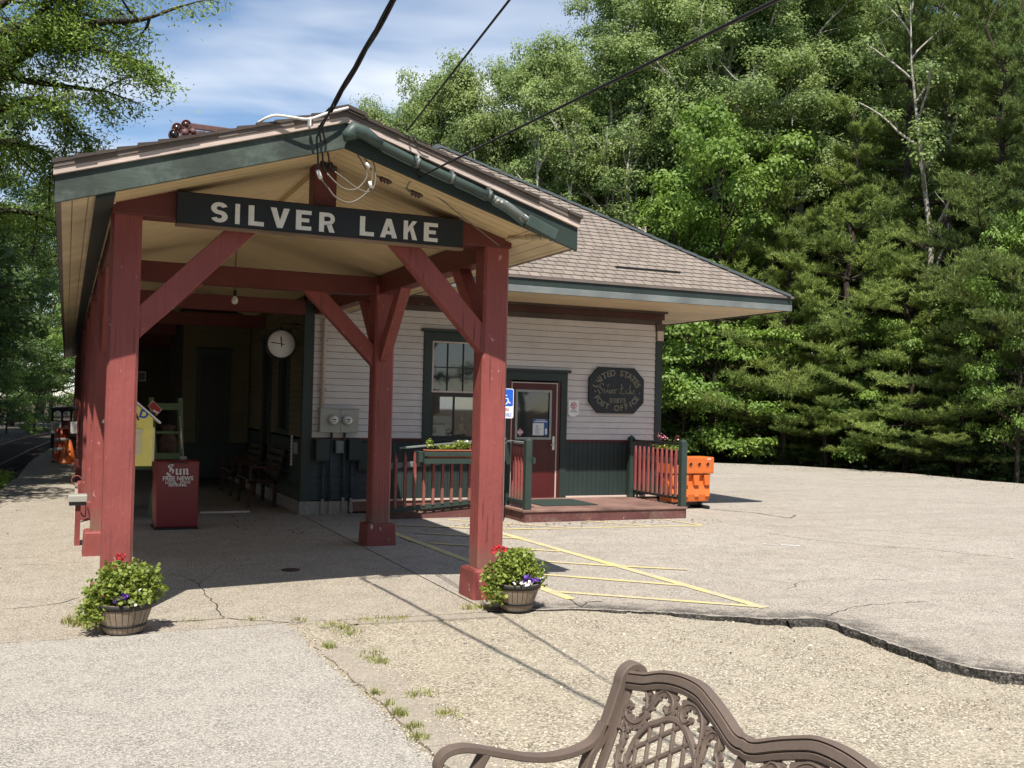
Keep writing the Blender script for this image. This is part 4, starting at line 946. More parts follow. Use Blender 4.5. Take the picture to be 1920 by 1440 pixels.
q = lambda pts, w: wh.ribbon([(X0+u*.22, Z0+v*.22) for u, v in pts], w*.22, .001, lambda a, b, d: (a, 14.2632-d, b))
arcp = [(-.05+.27*math.cos(a), .32+.27*math.sin(a)) for a in np.linspace(R(140), R(370), 18)]
q(arcp, .07); q([(-.06, .86), (-.04, .48), (.20, .46), (.33, .14), (.42, .18)], .08); q([(-.05, .68), (.16, .68)], .07)
wh.lathe([(0, 0), (.02, 0), (.02, -.001), (0, -.001)], (X0-.015, 14.2632, Z0+.215), 14, 'y')
ob(wh, 'wheelchair_symbol', M['white'], ac)
lettering(text_mesh('VAN', .07, tplane(6.14, 14.2645, 1.715), .001, .002), ac, M['signred'])
lettering(text_mesh('ACCESSIBLE', .072, tplane(6.14, 14.2645, 1.635), .001, .001, xs=.62), ac, M['blue'])
# ------------------------------------------------------------------ meters, boxes, pipes on the left end of the front wall
mt = thing('meter_cabinet', 'beige electric meter cabinet with two round glass meters on the siding', 'meter cabinet', (3.95, 15.85, 1.3))
ob(MB().box(3.66, 3.985, 15.80, 15.93, 1.29, 1.66).box(3.988, 4.28, 15.80, 15.93, 1.29, 1.66), 'cabinet', M['meterbox'], mt, .006, 2)
ob(MB().box(3.645, 4.295, 15.785, 15.93, 1.661, 1.675), 'cover_lip', M['meterbox'], mt)
for x in (3.868, 4.095):
    mtr = ob(MB().lathe([(.078, 0), (.078, -.02), (.066, -.03), (.064, -.075), (.05, -.09), (0, -.095)], (x, 15.80, 1.485), 28, 'y'), 'meter', M['bulb'], mt)
    o = MB().lathe([(.079, -.0), (.085, -.0), (.085, -.022), (.079, -.022)], (x, 15.8, 1.485), 28, 'y').build('ring', M['grey'], mtr); o.location = -mt.location
    o = MB().box(x-.03, x+.03, 15.703, 15.7035, 1.49, 1.51).box(x-.02, x+.02, 15.703, 15.7035, 1.465, 1.475).build('register', M['ink'], mtr); o.location = -mt.location
def wallbox(x0, x1, z0, z1, lab, mat='green', d=.12, name='switch_box'):
    t = thing(name, lab, 'switch box', ((x0+x1)/2, 15.85, z0))
    ob(MB().box(x0, x1, 15.9-d, 15.9, z0, z1), 'cabinet', M[mat], t, .006); ob(MB().box(x0+.012, x1-.012, 15.9-d-.008, 15.9-d-.0005, z0+.02, z1-.02), 'cover', M[mat], t, .004)
    return t
wallbox(3.60, 3.825, .84, 1.19, 'dark switch box under the left edge of the meter cabinet')
wallbox(3.925, 4.055, .965, 1.16, 'small blue grey box between the two dark switch boxes', 'galv', .08)
wallbox(4.13, 4.335, .85, 1.19, 'dark switch box under the right edge of the meter cabinet')
wallbox(4.30, 4.50, .68, 1.12, 'lowest dark switch box, partly behind the second post', d=.07)
for x, z0, z1, lab in ((3.74, .02, .845, 'dark conduit below the left switch box'), (3.86, -.01, 1.295, 'thin conduit running from the meter cabinet to the ground'), (4.07, .04, 1.295, 'thin conduit right of the small blue grey box'), (4.20, .03, .855, 'dark conduit below the right switch box')):
    t = thing('conduit', lab, 'conduit', (x, 15.85, 0)); ob(MB().tube([(x, 15.86, z0), (x, 15.86, z1)], .022, 10), 'pipe', M['blueboard'], t); ob(MB().lathe([(.034, -.03), (.036, .05), (.03, .06), (.023, .2)], (x, 15.86, z0+.02), 12), 'sleeve', M['concrete'], t)
    ob(MB().box(x-.035, x+.035, 15.835, 15.885, .62, .645), 'strap', M['black'], t)
t = thing('riser_pipe', 'pale painted pipe rising up the siding above the meter cabinet', 'pipe', (3.72, 15.88, 1.66))
ob(MB().tube([(3.70, 15.875, 1.67), (3.715, 15.875, 3.05), (3.72, 15.8, 3.12)], .03, 12), 'pipe', M['trimpink'], t)
for z in (1.95, 2.72): ob(MB().box(3.655, 3.765, 15.86, 15.905, z, z+.03), 'strap', M['grey'], t)
# ------------------------------------------------------------------ clock, wall strip, small box on the shaded side wall
ck_ = thing('station_clock', 'round two sided station clock with a white dial hung from the dark wall corner', 'clock', (3.13, 16.2, 2.44))
zc = 2.67; xc = 3.10; yc = 16.2
ob(MB().lathe([(0, .14), (.235, .14), (.245, .12), (.245, .0), (.225, -.012), (.215, .0)], (xc, yc, zc), 40, 'y'), 'case', M['black'], ck_)
ob(MB().lathe([(0, -.006), (.213, -.006), (.213, .01), (0, .01)], (xc, yc, zc), 40, 'y'), 'dial', M['white'], ck_)
hm = MB(); fy = lambda u, v, d: (u, yc-.010-d, v)
def hand(a, L, w): 
    dx, dz = math.sin(a), math.cos(a); hm.prism([(xc-dx*.05-dz*w, zc-dz*.05+dx*w), (xc-dx*.05+dz*w, zc-dz*.05-dx*w), (xc+dx*L*.75+dz*w*1.3, zc+dz*L*.75-dx*w*1.3), (xc+dx*L, zc+dz*L), (xc+dx*L*.75-dz*w*1.3, zc+dz*L*.75+dx*w*1.3)], fy, 0, .003)
hand(R(-6), .13, .008); hand(R(-83), .19, .006)
ob(hm, 'hands', M['black'], ck_)
ob(MB().tube([(xc, yc+.06, zc+.24), (xc, yc+.06, zc+.33), (3.42, yc+.06, zc+.33)], .014, 8).tube([(xc+.1, yc+.06, zc+.21), (3.30, yc+.06, zc+.28), (3.42, yc+.06, zc+.22)], .009, 8), 'bracket', M['black'], ck_)
t = thing('thermometer_strip', 'white perforated strip fixed upright on the dark side wall', 'strip', (3.40, 16.62, .7))
ob(MB().box(3.385, 3.40, 16.58, 16.68, .72, 1.21), 'strip', M['white'], t, .004)
sl_ = MB()
for i in range(8): sl_.box(3.3835, 3.3845, 16.60, 16.66, .75+i*.057, .775+i*.057)
ob(sl_, 'slots', M['ink'], t)
t = thing('outlet_box', 'small grey outlet box on the wall beside the white strip', 'outlet', (3.39, 16.2, 1.0)); ob(MB().box(3.35, 3.40, 16.14, 16.30, .93, 1.12), 'cover', M['grey'], t, .008); ob(MB().box(3.345, 3.3495, 16.18, 16.26, .96, 1.09), 'flap', M['meterbox'], t)
# ------------------------------------------------------------------ newspaper box
nb = thing('newspaper_box', 'dark red newspaper box lettered Sun FREE NEWS standing in the canopy shade', 'newspaper box', (1.42, 14.42, 0), rz=R(2))
def nbl(mb, name, mat, bevel=0): return mb.build(name, mat, nb, bevel)
nbl(MB().box(-.275, .275, 0, .44, .03, .925), 'cabinet', M['redbox'], .012)
nbl(MB().box(-.285, .285, -.01, .45, 0, .029), 'base', M['black'])
nbl(MB().box(-.255, .255, -.006, -.0005, .06, .90), 'front_panel', M['redbox'], .004)
nl = lambda x, z: (lambda u, v, d: Vector((x+u, -.007-d, z+v)))
ms = [text_mesh('FREE NEWS', .078, nl(.0, .69), .002, .0022, xs=1.0), text_mesh('LOCAL   STATE', .05, nl(.0, .637), .002, .0014, xs=.95), text_mesh('NATIONAL', .05, nl(.0, .600), .002, .0014, xs=.95)]
for me_ in ms: link('lettering', me_, M['letter'], nb)
S_ = [[(.20, .80), (.16, .92), (.08, .96), (.03, .88), (.06, .74), (.16, .60), (.22, .46), (.20, .28), (.10, .18), (.0, .22), (-.03, .32)], [(.08, .96), (.20, .90), (.25, .98)], [(.10, .76), (.10, .40)], [(.0, .10), (.12, .06), (.20, .16)],
      [(.34, .62), (.36, .58), (.36, .24), (.42, .16), (.48, .22)], [(.50, .62), (.51, .58), (.51, .22), (.55, .17)], [(.62, .60), (.66, .56), (.66, .22), (.69, .17)], [(.66, .54), (.74, .62), (.79, .56), (.79, .24), (.83, .17)]]
S_ = [[(-.135+x*.32, .715+z*.175) for x, z in s] for s in S_]
pen(S_, .028, R(30), lambda u, v, d: (u, -.007-d, v), .002).build('masthead', M['letter'], nb)
nbl(MB().box(-.12, .12, -.016, -.0065, .90, .915), 'coin_lip', M['black'])
# little flag on the box
fl = thing('small_flag', 'small striped flag on a thin stick leaning behind the newspaper box', 'flag', (1.52, 14.95, 0))
ob(MB().tube([(1.54, 14.95, .95), (1.47, 14.9, 1.50)], .006, 6).lathe([(0, 1.50), (.012, 1.51), (0, 1.525)], (1.47, 14.9, 0), 8).box(1.50, 1.58, 14.92, 15.0, 0, .96), 'stick', M['grey'], fl)
for i in range(7):
    a = MB(); u0, u1 = i/7, (i+1)/7
    for k in range(4):
        v0, v1 = k/4, (k+1)/4
        P_ = lambda u, v: (1.475+.03*u+.075*v*(1-.3*v)-.05*v+.0, 14.9-.02*math.sin(v*5+u), 1.45-.24*u-.18*v)
        a.add([P_(u0, v0), P_(u1, v0), P_(u1, v1), P_(u0, v1)], [(0, 1, 2, 3)])
    ob(a, 'stripe', M['white'] if i % 2 else M['signred'], fl)
# ------------------------------------------------------------------ yellow book box on its post
yb = thing('book_box', 'bright yellow house shaped book box with a white roof half behind the front post', 'book box', (.66, 11.5, 0))
XA, XB, ZE, ZA, YF = .44, .862, 1.56, 1.745, 11.5
ob(MB().prism([(XA, 1.05), (XB, 1.05), (XB, ZE), ((XA+XB)/2, ZA), (XA, ZE)], FR(YF), 0, -.30), 'cabinet', M['yellow'], yb, .003)
rf = MB(); xm = (XA+XB)/2
for s in (-1, 1):
    sl2 = (ZA-ZE)/(XB-xm); x1 = xm+s*(XB-xm+.075); z1 = ZA+.005-sl2*abs(x1-xm)
    rf.add([(xm, YF-.04, ZA+.008), (x1, YF-.04, z1+.003), (x1, YF+.34, z1+.003), (xm, YF+.34, ZA+.008), (xm, YF-.04, ZA+.03), (x1, YF-.04, z1+.025), (x1, YF+.34, z1+.025), (xm, YF+.34, ZA+.03)], [(0, 1, 2, 3), (4, 7, 6, 5), (0, 4, 5, 1), (1, 5, 6, 2), (2, 6, 7, 3)])
ob(rf, 'roof', M['white'], yb)
dr_ = ob(MB().box(.56, .752, YF-.012, YF-.0005, 1.17, 1.40), 'door', M['creamp'], yb, .003)
ob(MB().box(.55, .765, YF-.02, YF-.0005, 1.4005, 1.445), 'door_head', M['creamp'], yb, .003); ob(MB().box(XB+.0005, XB+.022, YF+.02, YF+.30, 1.10, 1.46), 'side_shutter', M['creamp'], yb)
ob(MB().box(.61, .70, YF+.1, YF+.2, -.05, 1.05), 'post', M['yellow'], yb, .004)
for ch, x, z, mt_, rot in (('R', .53, 1.535, 'signred', .2), ('E', .60, 1.585, 'ink', .1), ('A', .685, 1.575, 'ink', -.05), ('D', .765, 1.60, 'blue', -.25)):
    ca, sa = math.cos(rot), math.sin(rot)
    lettering(text_mesh(ch, .105 if ch != 'D' else .12, lambda u, v, d, x=x, z=z, ca=ca, sa=sa: Vector((x+u*ca-v*sa, YF-.001-d, z+u*sa+v*ca)), .001, .005), yb, M[mt_])
tm = MB()
for i in range(5): a = 2*PI*i/5; tm.lathe([(0, 0), (.014, 0), (.014, -.001), (0, -.001)], (.665+.02*math.cos(a), YF-.0005, 1.485+.022*math.sin(a)), 10, 'y')
ob(tm, 'painted_blossom', M['pinkink'], yb)
rd = thing('red_diamond_sign', 'red diamond shaped sign with a pale border on a thin stake behind the yellow box', 'sign', (.93, 12.05, 0))
cxd, czd = .915, 1.665
dia = lambda s: [(cxd-.075*s, czd+.02*s), (cxd-.02*s, czd+.085*s), (cxd+.078*s, czd-.015*s), (cxd+.022*s, czd-.085*s)]
ob(MB().prism(dia(1), FR(12.05), 0, .004), 'border', M['trimpink'], rd); ob(MB().prism(dia(.9), FR(12.0455), 0, .001), 'face', M['signred'], rd); ob(MB().bar((.85, 11.82, 1.30), (.91, 12.06, 1.62), .02, .02), 'stake', M['black'], rd)
ob(MB().bar((.90, 12.0437, 1.64), (.95, 12.0437, 1.61), .001, .018), 'print', M['letter'], rd)
# ------------------------------------------------------------------ baggage cart
bc = thing('baggage_cart', 'old green wooden baggage cart with slatted end rack behind the newspaper box', 'cart', (1.3, 15.9, 0))
ob(MB().box(.70, 1.62, 15.75, 17.6, .80, .86).box(.70, 1.62, 15.75, 15.80, .72, .80), 'bed', M['cartgreen'], bc, .006)
for x0, x1 in ((1.16, 1.24), (1.56, 1.50)):
    ob(MB().bar((x1+.10 if x1 > 1.3 else x1, 15.72, .55), (x0-.02, 15.70, 1.78), .07, .06), 'stake', M['cartgreen'], bc, .004)
for x1_, z0_, z1_ in ((1.56, 1.60, 1.70), (1.58, .88, .97), (1.58, 1.25, 1.29)): ob(MB().box(1.20, x1_, 15.66, 15.70, z0_, z1_), 'rack_rail', M['cartgreen'], bc, .004)
ob(MB().bar((1.18, 15.70, .02), (1.28, 15.72, .82), .07, .08), 'front_leg', M['cartgreen'], bc, .004)
for x in (.78, 1.54):
    for y in (16.1, 17.2):
        ww = MB(); ww.lathe([(.34, -.025), (.36, -.025), (.36, .025), (.34, .025), (.34, -.025)], (x, y, .36), 28, 'x').lathe([(0, -.05), (.05, -.05), (.05, .05), (0, .05)], (x, y, .36), 14, 'x')
        for k in range(8): a = PI*k/4; ww.bar((x, y, .36), (x, y+.34*math.cos(a), .36+.34*math.sin(a)), .03, .03, (1, 0, 0))
        ob(ww, 'wheel', M['rust'], bc)
for nm, x, y, w_, d_, h_, mt_, lab in (('trunk', 1.0, 16.05, .5, .42, .46, 'slat', 'dark old trunk resting on the baggage cart behind the green rack'), ('milk_can', 1.42, 16.0, 0, 0, 0, 'rust', 'dark metal milk can standing on the baggage cart')):
    t = thing(nm, lab, nm.replace('_', ' '), (x, y, .86))
    if nm == 'trunk':
        ob(MB().box(x-w_/2, x+w_/2, y, y+d_, .862, .862+h_*.7), 'case', M[mt_], t, .008); ob(MB().box(x-w_/2-.006, x+w_/2+.006, y-.006, y+d_+.006, .863+h_*.7, .863+h_), 'lid', M[mt_], t, .02)
        ob(MB().box(x-.18, x-.14, y-.012, y-.0065, .87, 1.3).box(x+.14, x+.18, y-.012, y-.0065, .87, 1.3), 'strap', M['rust'], t)
    else:
        ob(MB().lathe([(.12, .862), (.13, .87), (.13, 1.14), (.08, 1.24), (.08, 1.30), (.1, 1.33), (0, 1.33)], (x, y, 0), 24), 'can', M[mt_], t); ob(MB().lathe([(.102, 1.331), (.102, 1.36), (0, 1.38)], (x, y, 0), 24), 'lid', M['rust'], t)
# ------------------------------------------------------------------ two slatted benches by the shaded wall
def slat_bench(y0, y1, label):
    b = thing('platform_bench', label, 'bench', (3.0, (y0+y1)/2, 0), 'slatted benches along the shaded wall')
    for i in range(4): ob(MB().box(2.78+i*.125, 2.88+i*.125, y0, y1, .44, .47), 'seat_slat', M['slat'], b, .004)
    for i in range(4): ob(MB().bar((3.26+i*.03, y0, .55+i*.12), (3.26+i*.03, y1, .55+i*.12), .025, .09), 'back_slat', M['slat'], b, .004)
    for y in (y0+.1, y1-.1): 
        ob(MB().bar((2.80, y, 0), (2.86, y, .44), .05, .06).bar((3.22, y, 0), (3.24, y, .44), .05, .06).bar((3.235, y, .40), (3.37, y, .96), .05, .05).bar((2.78, y, .415), (3.24, y, .415), .05, .05).bar((2.80, y, .66), (3.27, y, .66), .05, .04).bar((2.83, y, .44), (2.82, y, .66), .04, .04), 'end_frame', M['rust'], b)
    return b
slat_bench(17.0, 18.3, 'dark slatted bench against the shaded wall, nearer the corner clock'); slat_bench(19.0, 20.4, 'dark slatted bench against the shaded wall, farther, before the bay')
bl = thing('light_bulb', 'bare white bulb hanging from the canopy ceiling', 'bulb', (2.04, 14, 3.1))
ob(MB().tube([(2.04, 14, 3.25), (2.04, 14, 3.88)], .006, 6), 'cord', M['black'], bl); ob(MB().lathe([(.02, 3.25), (.022, 3.2), (.022, 3.17)], (2.04, 14, 0), 12), 'socket', M['black'], bl); ob(MB().lathe([(.018, 3.168), (.04, 3.13), (.045, 3.10), (.035, 3.07), (0, 3.055)], (2.04, 14, 0), 16), 'globe', M['bulb'], bl)
t = tag(ob(MB().box(1.95, 2.7, 16.3, 16.36, .002, .03), 'loose_plank', M['trimpink'], None, .004), 'pale loose plank lying on the shaded pavement by the corner', 'plank')
nsg = thing('shaded_wall_sign', 'small white framed sign on the dark cross wall at the far end', 'sign', (1.8, 29.9, 2.2))
ob(MB().box(1.78, 2.02, 29.95, 29.97, 2.2, 2.48), 'frame', M['white'], nsg); ob(MB().box(1.81, 1.99, 29.945, 29.9495, 2.24, 2.44), 'print', M['grey'], nsg)
# ------------------------------------------------------------------ service conduit, cables, insulators
gc = thing('service_conduit', 'green service conduit with a hooded head strapped along the right gable edge', 'conduit', (2.9, 8.0, 3.6))
yc = CY0-.045
zc_ = lambda x: rz(x)-.19
pth = [(2.13, yc, zc_(2.13)+.045), (2.3, yc, zc_(2.3)+.015), (2.6, yc, zc_(2.6)), (3.1, yc, zc_(3.1)-.005), (3.3, yc, zc_(3.3)-.015)]
ob(MB().tube(pth, .037, 14), 'pipe', M['conduit'], gc)
ob(MB().tube(smooth_path([(3.3, yc, zc_(3.3)-.015), (3.42, yc-.005, zc_(3.42)-.02), (3.55, yc-.01, zc_(3.55)-.055), (3.63, yc-.01, zc_(3.63)-.075)], 4), .036, 14), 'elbow', M['conduitworn'], gc)
ob(MB().bar((3.62, yc-.01, zc_(3.62)-.075), (3.90, yc-.01, zc_(3.90)-.10), .09, .10), 'junction_box', M['conduit'], gc, .006)
ob(MB().tube([(3.86, yc+.02, zc_(3.86)-.13), (3.80, yc+.10, zc_(3.80)-.14), (3.72, 8.6, 3.36)], .03, 10), 'tail_pipe', M['soffitm'], gc)
hd_ = MB(); hd_.tube([(2.30, yc, zc_(2.30)+.012), (2.16, yc-.005, zc_(2.16)+.045), (2.06, yc-.02, zc_(2.06)+.03), (2.03, yc-.03, zc_(2.03)-.03), (2.04, yc-.03, zc_(2.03)-.07)], [.042, .056, .062, .062, .058], 16)
ob(hd_, 'weather_head', M['conduit'], gc)
for x in (2.62, 2.93, 3.27): ob(MB().tube([(x-.012, yc, zc_(x)+.004), (x+.012, yc, zc_(x)-.004)], .045, 14).box(x-.01, x+.01, yc-.01, CY0+.02, zc_(x)+.03, zc_(x)+.075), 'strap', M['conduitworn'], gc)
W1 = Vector((1.76, 8.1, 3.88)); D1 = Vector((.003, 1, -.172))
sc = thing('service_cable', 'thick twisted black service cable coming down to connectors below the gable peak', 'cable', (1.8, 8.0, 3.9))
far = [W1+D1*(t-8.1)+Vector((0, 0, .0006*(t+12)*(t-7.6)*.8)) for t in np.linspace(-14, 7.55, 44)]
for k in range(3):
    pp = [Vector(p)+Vector((math.cos(i*.35+k*2.1)*.012, 0, math.sin(i*.35+k*2.1)*.012)) for i, p in enumerate(smooth_path(far, 5))]
    ob(MB().tube(pp, .010 if k else .008, 6), 'strand', M['cable'], sc)
E1 = far[-1]
A1 = yp(597, 250, 8.0); C1 = yp(606, 312, 8.35); C2 = yp(620, 318, 8.35); C0 = yp(596, 322, 8.2)
for a, b in ((yp(598, 240, 7.99), C1), (yp(604, 240, 7.97), C2), (yp(594, 262, 7.99), C0)):
    ob(MB().tube(smooth_path([E1, a+(E1-a)*.35+Vector((-.02, 0, -.03)), a, a+(b-a)*.55+Vector((0, -.02, 0)), b], 8), .008, 7), 'drop', M['cable'], sc)
for a, b in ((yp(603, 302, 8.34), yp(613, 325, 8.38)), (yp(616, 305, 8.34), yp(628, 322, 8.38))): ob(MB().tube([a, a+(b-a)*.15, a+(b-a)*.85, b], [.014, .026, .024, .012], 10), 'connector', M['black'], sc)
a, b = yp(595, 318, 8.18), yp(602, 336, 8.2); ob(MB().tube([a, a+(b-a)*.1, a+(b-a)*.9, b], [.008, .018, .018, .008], 10), 'white_splice', M['white'], sc)
a, b = yp(686, 305, 8.1), yp(693, 315, 8.1); ob(MB().tube([a, b], .014, 10), 'white_splice', M['white'], sc)
a, b = yp(693, 340, 8.1), yp(696, 352, 8.1); ob(MB().tube([a, b], .014, 10), 'white_splice', M['white'], sc)
Yp = lambda pts, y: [yp(x, yy, y) for x, yy in pts]
for pts in ([(602, 336), (615, 352), (630, 370), (655, 380), (680, 368), (693, 352), (698, 330), (690, 305), (668, 278), (662, 268)], [(628, 322), (645, 335), (668, 352), (690, 360), (702, 348), (704, 325), (698, 300), (680, 280), (668, 272)], [(613, 325), (636, 348), (655, 356), (672, 352), (687, 334), (686, 318), (668, 286), (660, 272)]):
    ob(MB().tube(smooth_path(Yp(pts, 8.12), 6), .0065, 7), 'loop', M['cablegrey'], sc)
def wire(name, lab, p, q, rad, sag=.15, n=24):
    p, q = Vector(p), Vector(q); t = thing(name, lab, 'wire', q)
    ob(MB().tube([p+(q-p)*(i/n)-Vector((0, 0, sag*4*(i/n)*(1-i/n))) for i in range(n+1)], rad, 6), 'strand', M['cable'], t); return t
t = wire('overhead_wire', 'thin straight black wire rising steeply from the right roof edge', (2.53-.079*20, 8.06-20, 4.04+.052*20), (2.53, 8.06, 4.05), .008, .0)
ob(MB().tube([(2.53, 8.06, 4.05), (2.5, 8.0, 4.09), (2.44, 8.05, 4.08)], .006, 6).tube(smooth_path([(2.53, 8.06, 4.05), (2.62, 8.02, 3.98), (2.70, 8.02, 3.95)], 4), .005, 6), 'tail', M['cable'], t)
q3 = yp(778, 336, 8.25); p3 = yp(1463, -3, 3.0); p3b = p3+(p3-q3)*.35
t = thing('overhead_wire', 'long sloping black wire crossing the trees to a hook below the right eave', 'wire', q3)
ob(MB().tube(smooth_path([tuple(q3+(p3b-q3)*i/6) for i in range(7)]+[(2.2, -1.5, 3.7), (2.2, -6, 5.5), (2.3, -14, 8)], 5), .008, 6), 'strand', M['cable'], t)
ob(MB().tube(smooth_path([q3, yp(766, 344, 8.3), yp(764, 356, 8.32), yp(772, 362, 8.35)], 5), .006, 6).tube([yp(790, 345, 8.3), yp(935, 460, 8.66)], .005, 6), 'tail', M['cablegrey'], t)
for px, py_, lab in ((722, 337, 'brown ribbed insulator on a curved hook nearer the gable peak'), (780, 363, 'brown ribbed insulator on a curved hook nearer the right post')):
    c = yp(px, py_, 8.5); t = thing('insulator', lab, 'insulator', c)
    pr = [(.012, -.05)]
    for i in range(3): pr += [(.03, -.04+i*.03), (.034, -.03+i*.03), (.018, -.018+i*.03)]
    pr += [(.012, .06)]
    mb = MB().lathe(pr, (0, 0, 0), 16, 'x'); mb.v = [(x+c.x, y+c.y, z+c.z-.25*x) for x, y, z in mb.v]; ob(mb, 'body', M['ceramic'], t)
    ob(MB().tube(smooth_path([(c.x-.04, c.y, c.z+.01), (c.x-.09, c.y, c.z+.04), (c.x-.10, c.y, c.z+.11), (c.x-.02, c.y, rz(c.x-.02)-.28)], 5), .009, 7), 'hook', M['cablegrey'], t)
t = thing('roof_cable', 'loose white cable lying over the left roof edge near the peak', 'cable', (1.5, 8.05, 4.1))
ob(MB().tube(smooth_path([(2.02, 8.03, PK+.0), (1.85, 8.0, rz(1.85)-.02), (1.70, 7.99, rz(1.7)-.045), (1.58, 8.0, rz(1.58)-.01), (1.45, 8.02, rz(1.45)+.035), (1.38, 8.04, rz(1.38)+.035), (1.32, 8.10, rz(1.32)+.02)], 6), .011, 8), 'cable', M['whitecable'], t); ob(MB().box(1.70, 1.712, 7.975, 8.05, rz(1.7)-.10, rz(1.7)-.03), 'clip', M['white'], t)
# ------------------------------------------------------------------ semaphore signal on the roof
sm = thing('semaphore_signal', 'faded maroon semaphore arm with three round lenses above the canopy roof', 'signal', (1.75, 16, 4.0))
ob(MB().tube([(1.95, 16.1, 3.9), (1.95, 16.1, 5.70)], .05, 10), 'mast', M['maroonmetal'], sm)
for (px, py_, mt_, rr_) in ((332, 240, 'lensred', .066), (349, 234, 'lensred', .064), (326, 252, 'lens', .066)):
    c = yp(px, py_, 16); l_ = ob(MB().lathe([(0, -.045), (rr_*.6, -.035), (rr_*.98, -.004), (rr_*.98, .02), (0, .02)], tuple(c), 24, 'y'), 'lens', M[mt_], sm); o = MB().lathe([(rr_, -.03), (rr_*1.16, -.03), (rr_*1.16, .06), (rr_, .06), (rr_, -.03)], tuple(c), 24, 'y').build('ring', M['maroonmetal'], l_); o.location = -sm.location
a, b = yp(356, 236, 16), yp(432, 246, 16)
ob(MB().bar(a, b, .04, .085), 'arm', M['maroonmetal'], sm, .008); a2, b2 = yp(338, 250, 16), yp(385, 252, 16)
ob(MB().bar(a2, b2, .05, .09).bar(yp(345, 246, 16), yp(362, 240, 16), .05, .12).lathe([(0, -.05), (.05, -.05), (.05, .05), (0, .05)], tuple(yp(347, 249, 16)), 14, 'y').lathe([(0, -.05), (.04, -.05), (.04, .05), (0, .05)], tuple(yp(362, 247, 16)), 14, 'y'), 'casting', M['maroonmetal'], sm)
# ------------------------------------------------------------------ foliage helper
def leafmesh(name, C, size, aspect=.5, up=.5, seed=0, droop=0.0, six=False, nrm=None):
    """N small leaf faces at points C; size: scalar or (lo, hi)"""
    r = np.random.RandomState(seed); N = len(C); C = np.asarray(C, float)
    n = r.normal(size=(N, 3))
    if nrm is None: n[:, 2] = np.abs(n[:, 2])+up
    else: n = n*.34+nrm*.95; n[:, 2] += up*.6
    n = n; n /= np.linalg.norm(n, axis=1)[:, None]
    a = r.normal(size=(N, 3)); a[:, 2] -= droop; a -= n*np.sum(a*n, 1)[:, None]; a /= np.linalg.norm(a, axis=1)[:, None]+1e-9
    b = np.cross(n, a); L = (r.uniform(size[0], size[1], N) if isinstance(size, tuple) else np.full(N, size)*r.uniform(.75, 1.25, N))[:, None]; W = L*aspect
    if six:
        P_ = [C, C+a*L*.25+b*W*.5+n*L*.06, C+a*L*.75+b*W*.42+n*L*.05, C+a*L, C+a*L*.75-b*W*.42+n*L*.05, C+a*L*.25-b*W*.5+n*L*.06]
    else:
        P_ = [C, C+a*L*.45+b*W*.5, C+a*L, C+a*L*.45-b*W*.5]
    k = len(P_); V = np.stack(P_, 1).reshape(-1, 3).astype(np.float32)
    me = bpy.data.meshes.new(name); me.vertices.add(N*k); me.vertices.foreach_set('co', V.ravel()); me.loops.add(N*k); me.loops.foreach_set('vertex_index', np.arange(N*k, dtype=np.int32))
    me.polygons.add(N); me.polygons.foreach_set('loop_start', np.arange(0, N*k, k, dtype=np.int32)); me.update(calc_edges=True); return me
def ball_pts(r, c, rad, n, flat=1.0, shell=.35):
    v = r.normal(size=(n, 3)); v /= np.linalg.norm(v, axis=1)[:, None]; rr_ = r.uniform(shell, 1, n)**.6
    v = v*rr_[:, None]*np.array(rad); return v+np.array(c)
# ------------------------------------------------------------------ flower barrels
def flower_barrel(c, r0, r1, h, lab, seed, lobes, blooms):
    t = thing('flower_barrel', lab, 'flower barrel', c, 'half barrel planters by the front posts'); r = np.random.RandomState(seed)
    mb = MB(); n = 26
    for k in range(n):
        a0, a1 = 2*PI*k/n+.012, 2*PI*(k+1)/n-.012
        pr = [(r0, 0), (r0+(r1-r0)*.35+.004, h*.35), (r0+(r1-r0)*.7+.004, h*.7), (r1, h)]
        j = r.uniform(-.0015, .0015)
        vs = [((R_+j)*math.cos(a), (R_+j)*math.sin(a), z) for R_, z in pr for a in (a0, a1)]; vs += [((r1-.02)*math.cos(a), (r1-.02)*math.sin(a), h) for a in (a0, a1)]
        mb.add(vs, [(2*i, 2*i+1, 2*i+3, 2*i+2) for i in range(4)])
    mb.lathe([(0, .002), (r0-.004, .002), (r0-.004, h*.5), (r1-.022, h)], n=26)
    mb.build('staves', M['barrel'], t)
    ring = lambda z0, z1, e: MB().lathe([(r0+(r1-r0)*z0/h+.002, z0), (r0+(r1-r0)*z0/h+.002+e, z0), (r0+(r1-r0)*z1/h+.002+e, z1), (r0+(r1-r0)*z1/h+.002, z1)], n=40)
    ring(h-.045, h, .006).build('hoop', M['hoop'], t); ring(h*.24, h*.24+.022, .005).build('hoop', M['hoop'], t); ring(0, .014, .003).build('hoop', M['hoop'], t)
    MB().lathe([(0, h-.012), (r1-.022, h-.02)], n=24).build('soil', M['soil'], t)
    P_ = np.concatenate([ball_pts(r, (x, y, z), (a, a, b), n_) for x, y, z, a, b, n_ in lobes]); link('foliage', leafmesh('foliage', np.repeat(P_, 3, 0)+r.normal(size=(len(P_)*3, 3))*.016, (.013, .040), .85, .25, seed, .1, True), M['leaf_pot'], t)
    st = MB()
    for i in range(46):
        p = P_[r.randint(len(P_))]; st.tube([(p[0]*.25, p[1]*.25, h-.02), (p[0]*.7, p[1]*.7, (p[2]+h)/2+.02), tuple(p)], .0025, 4, False)
    st.build('stems', M['weed'], t)
    for nm, col, pts, rad, npet, sz in blooms:
        Q = np.concatenate([ball_pts(r, p, (rad, rad, rad*.8), npet) for p in pts]); link(nm, leafmesh(nm, Q, sz, .9, .6, seed+3, 0, True), M[col], t)
    return t
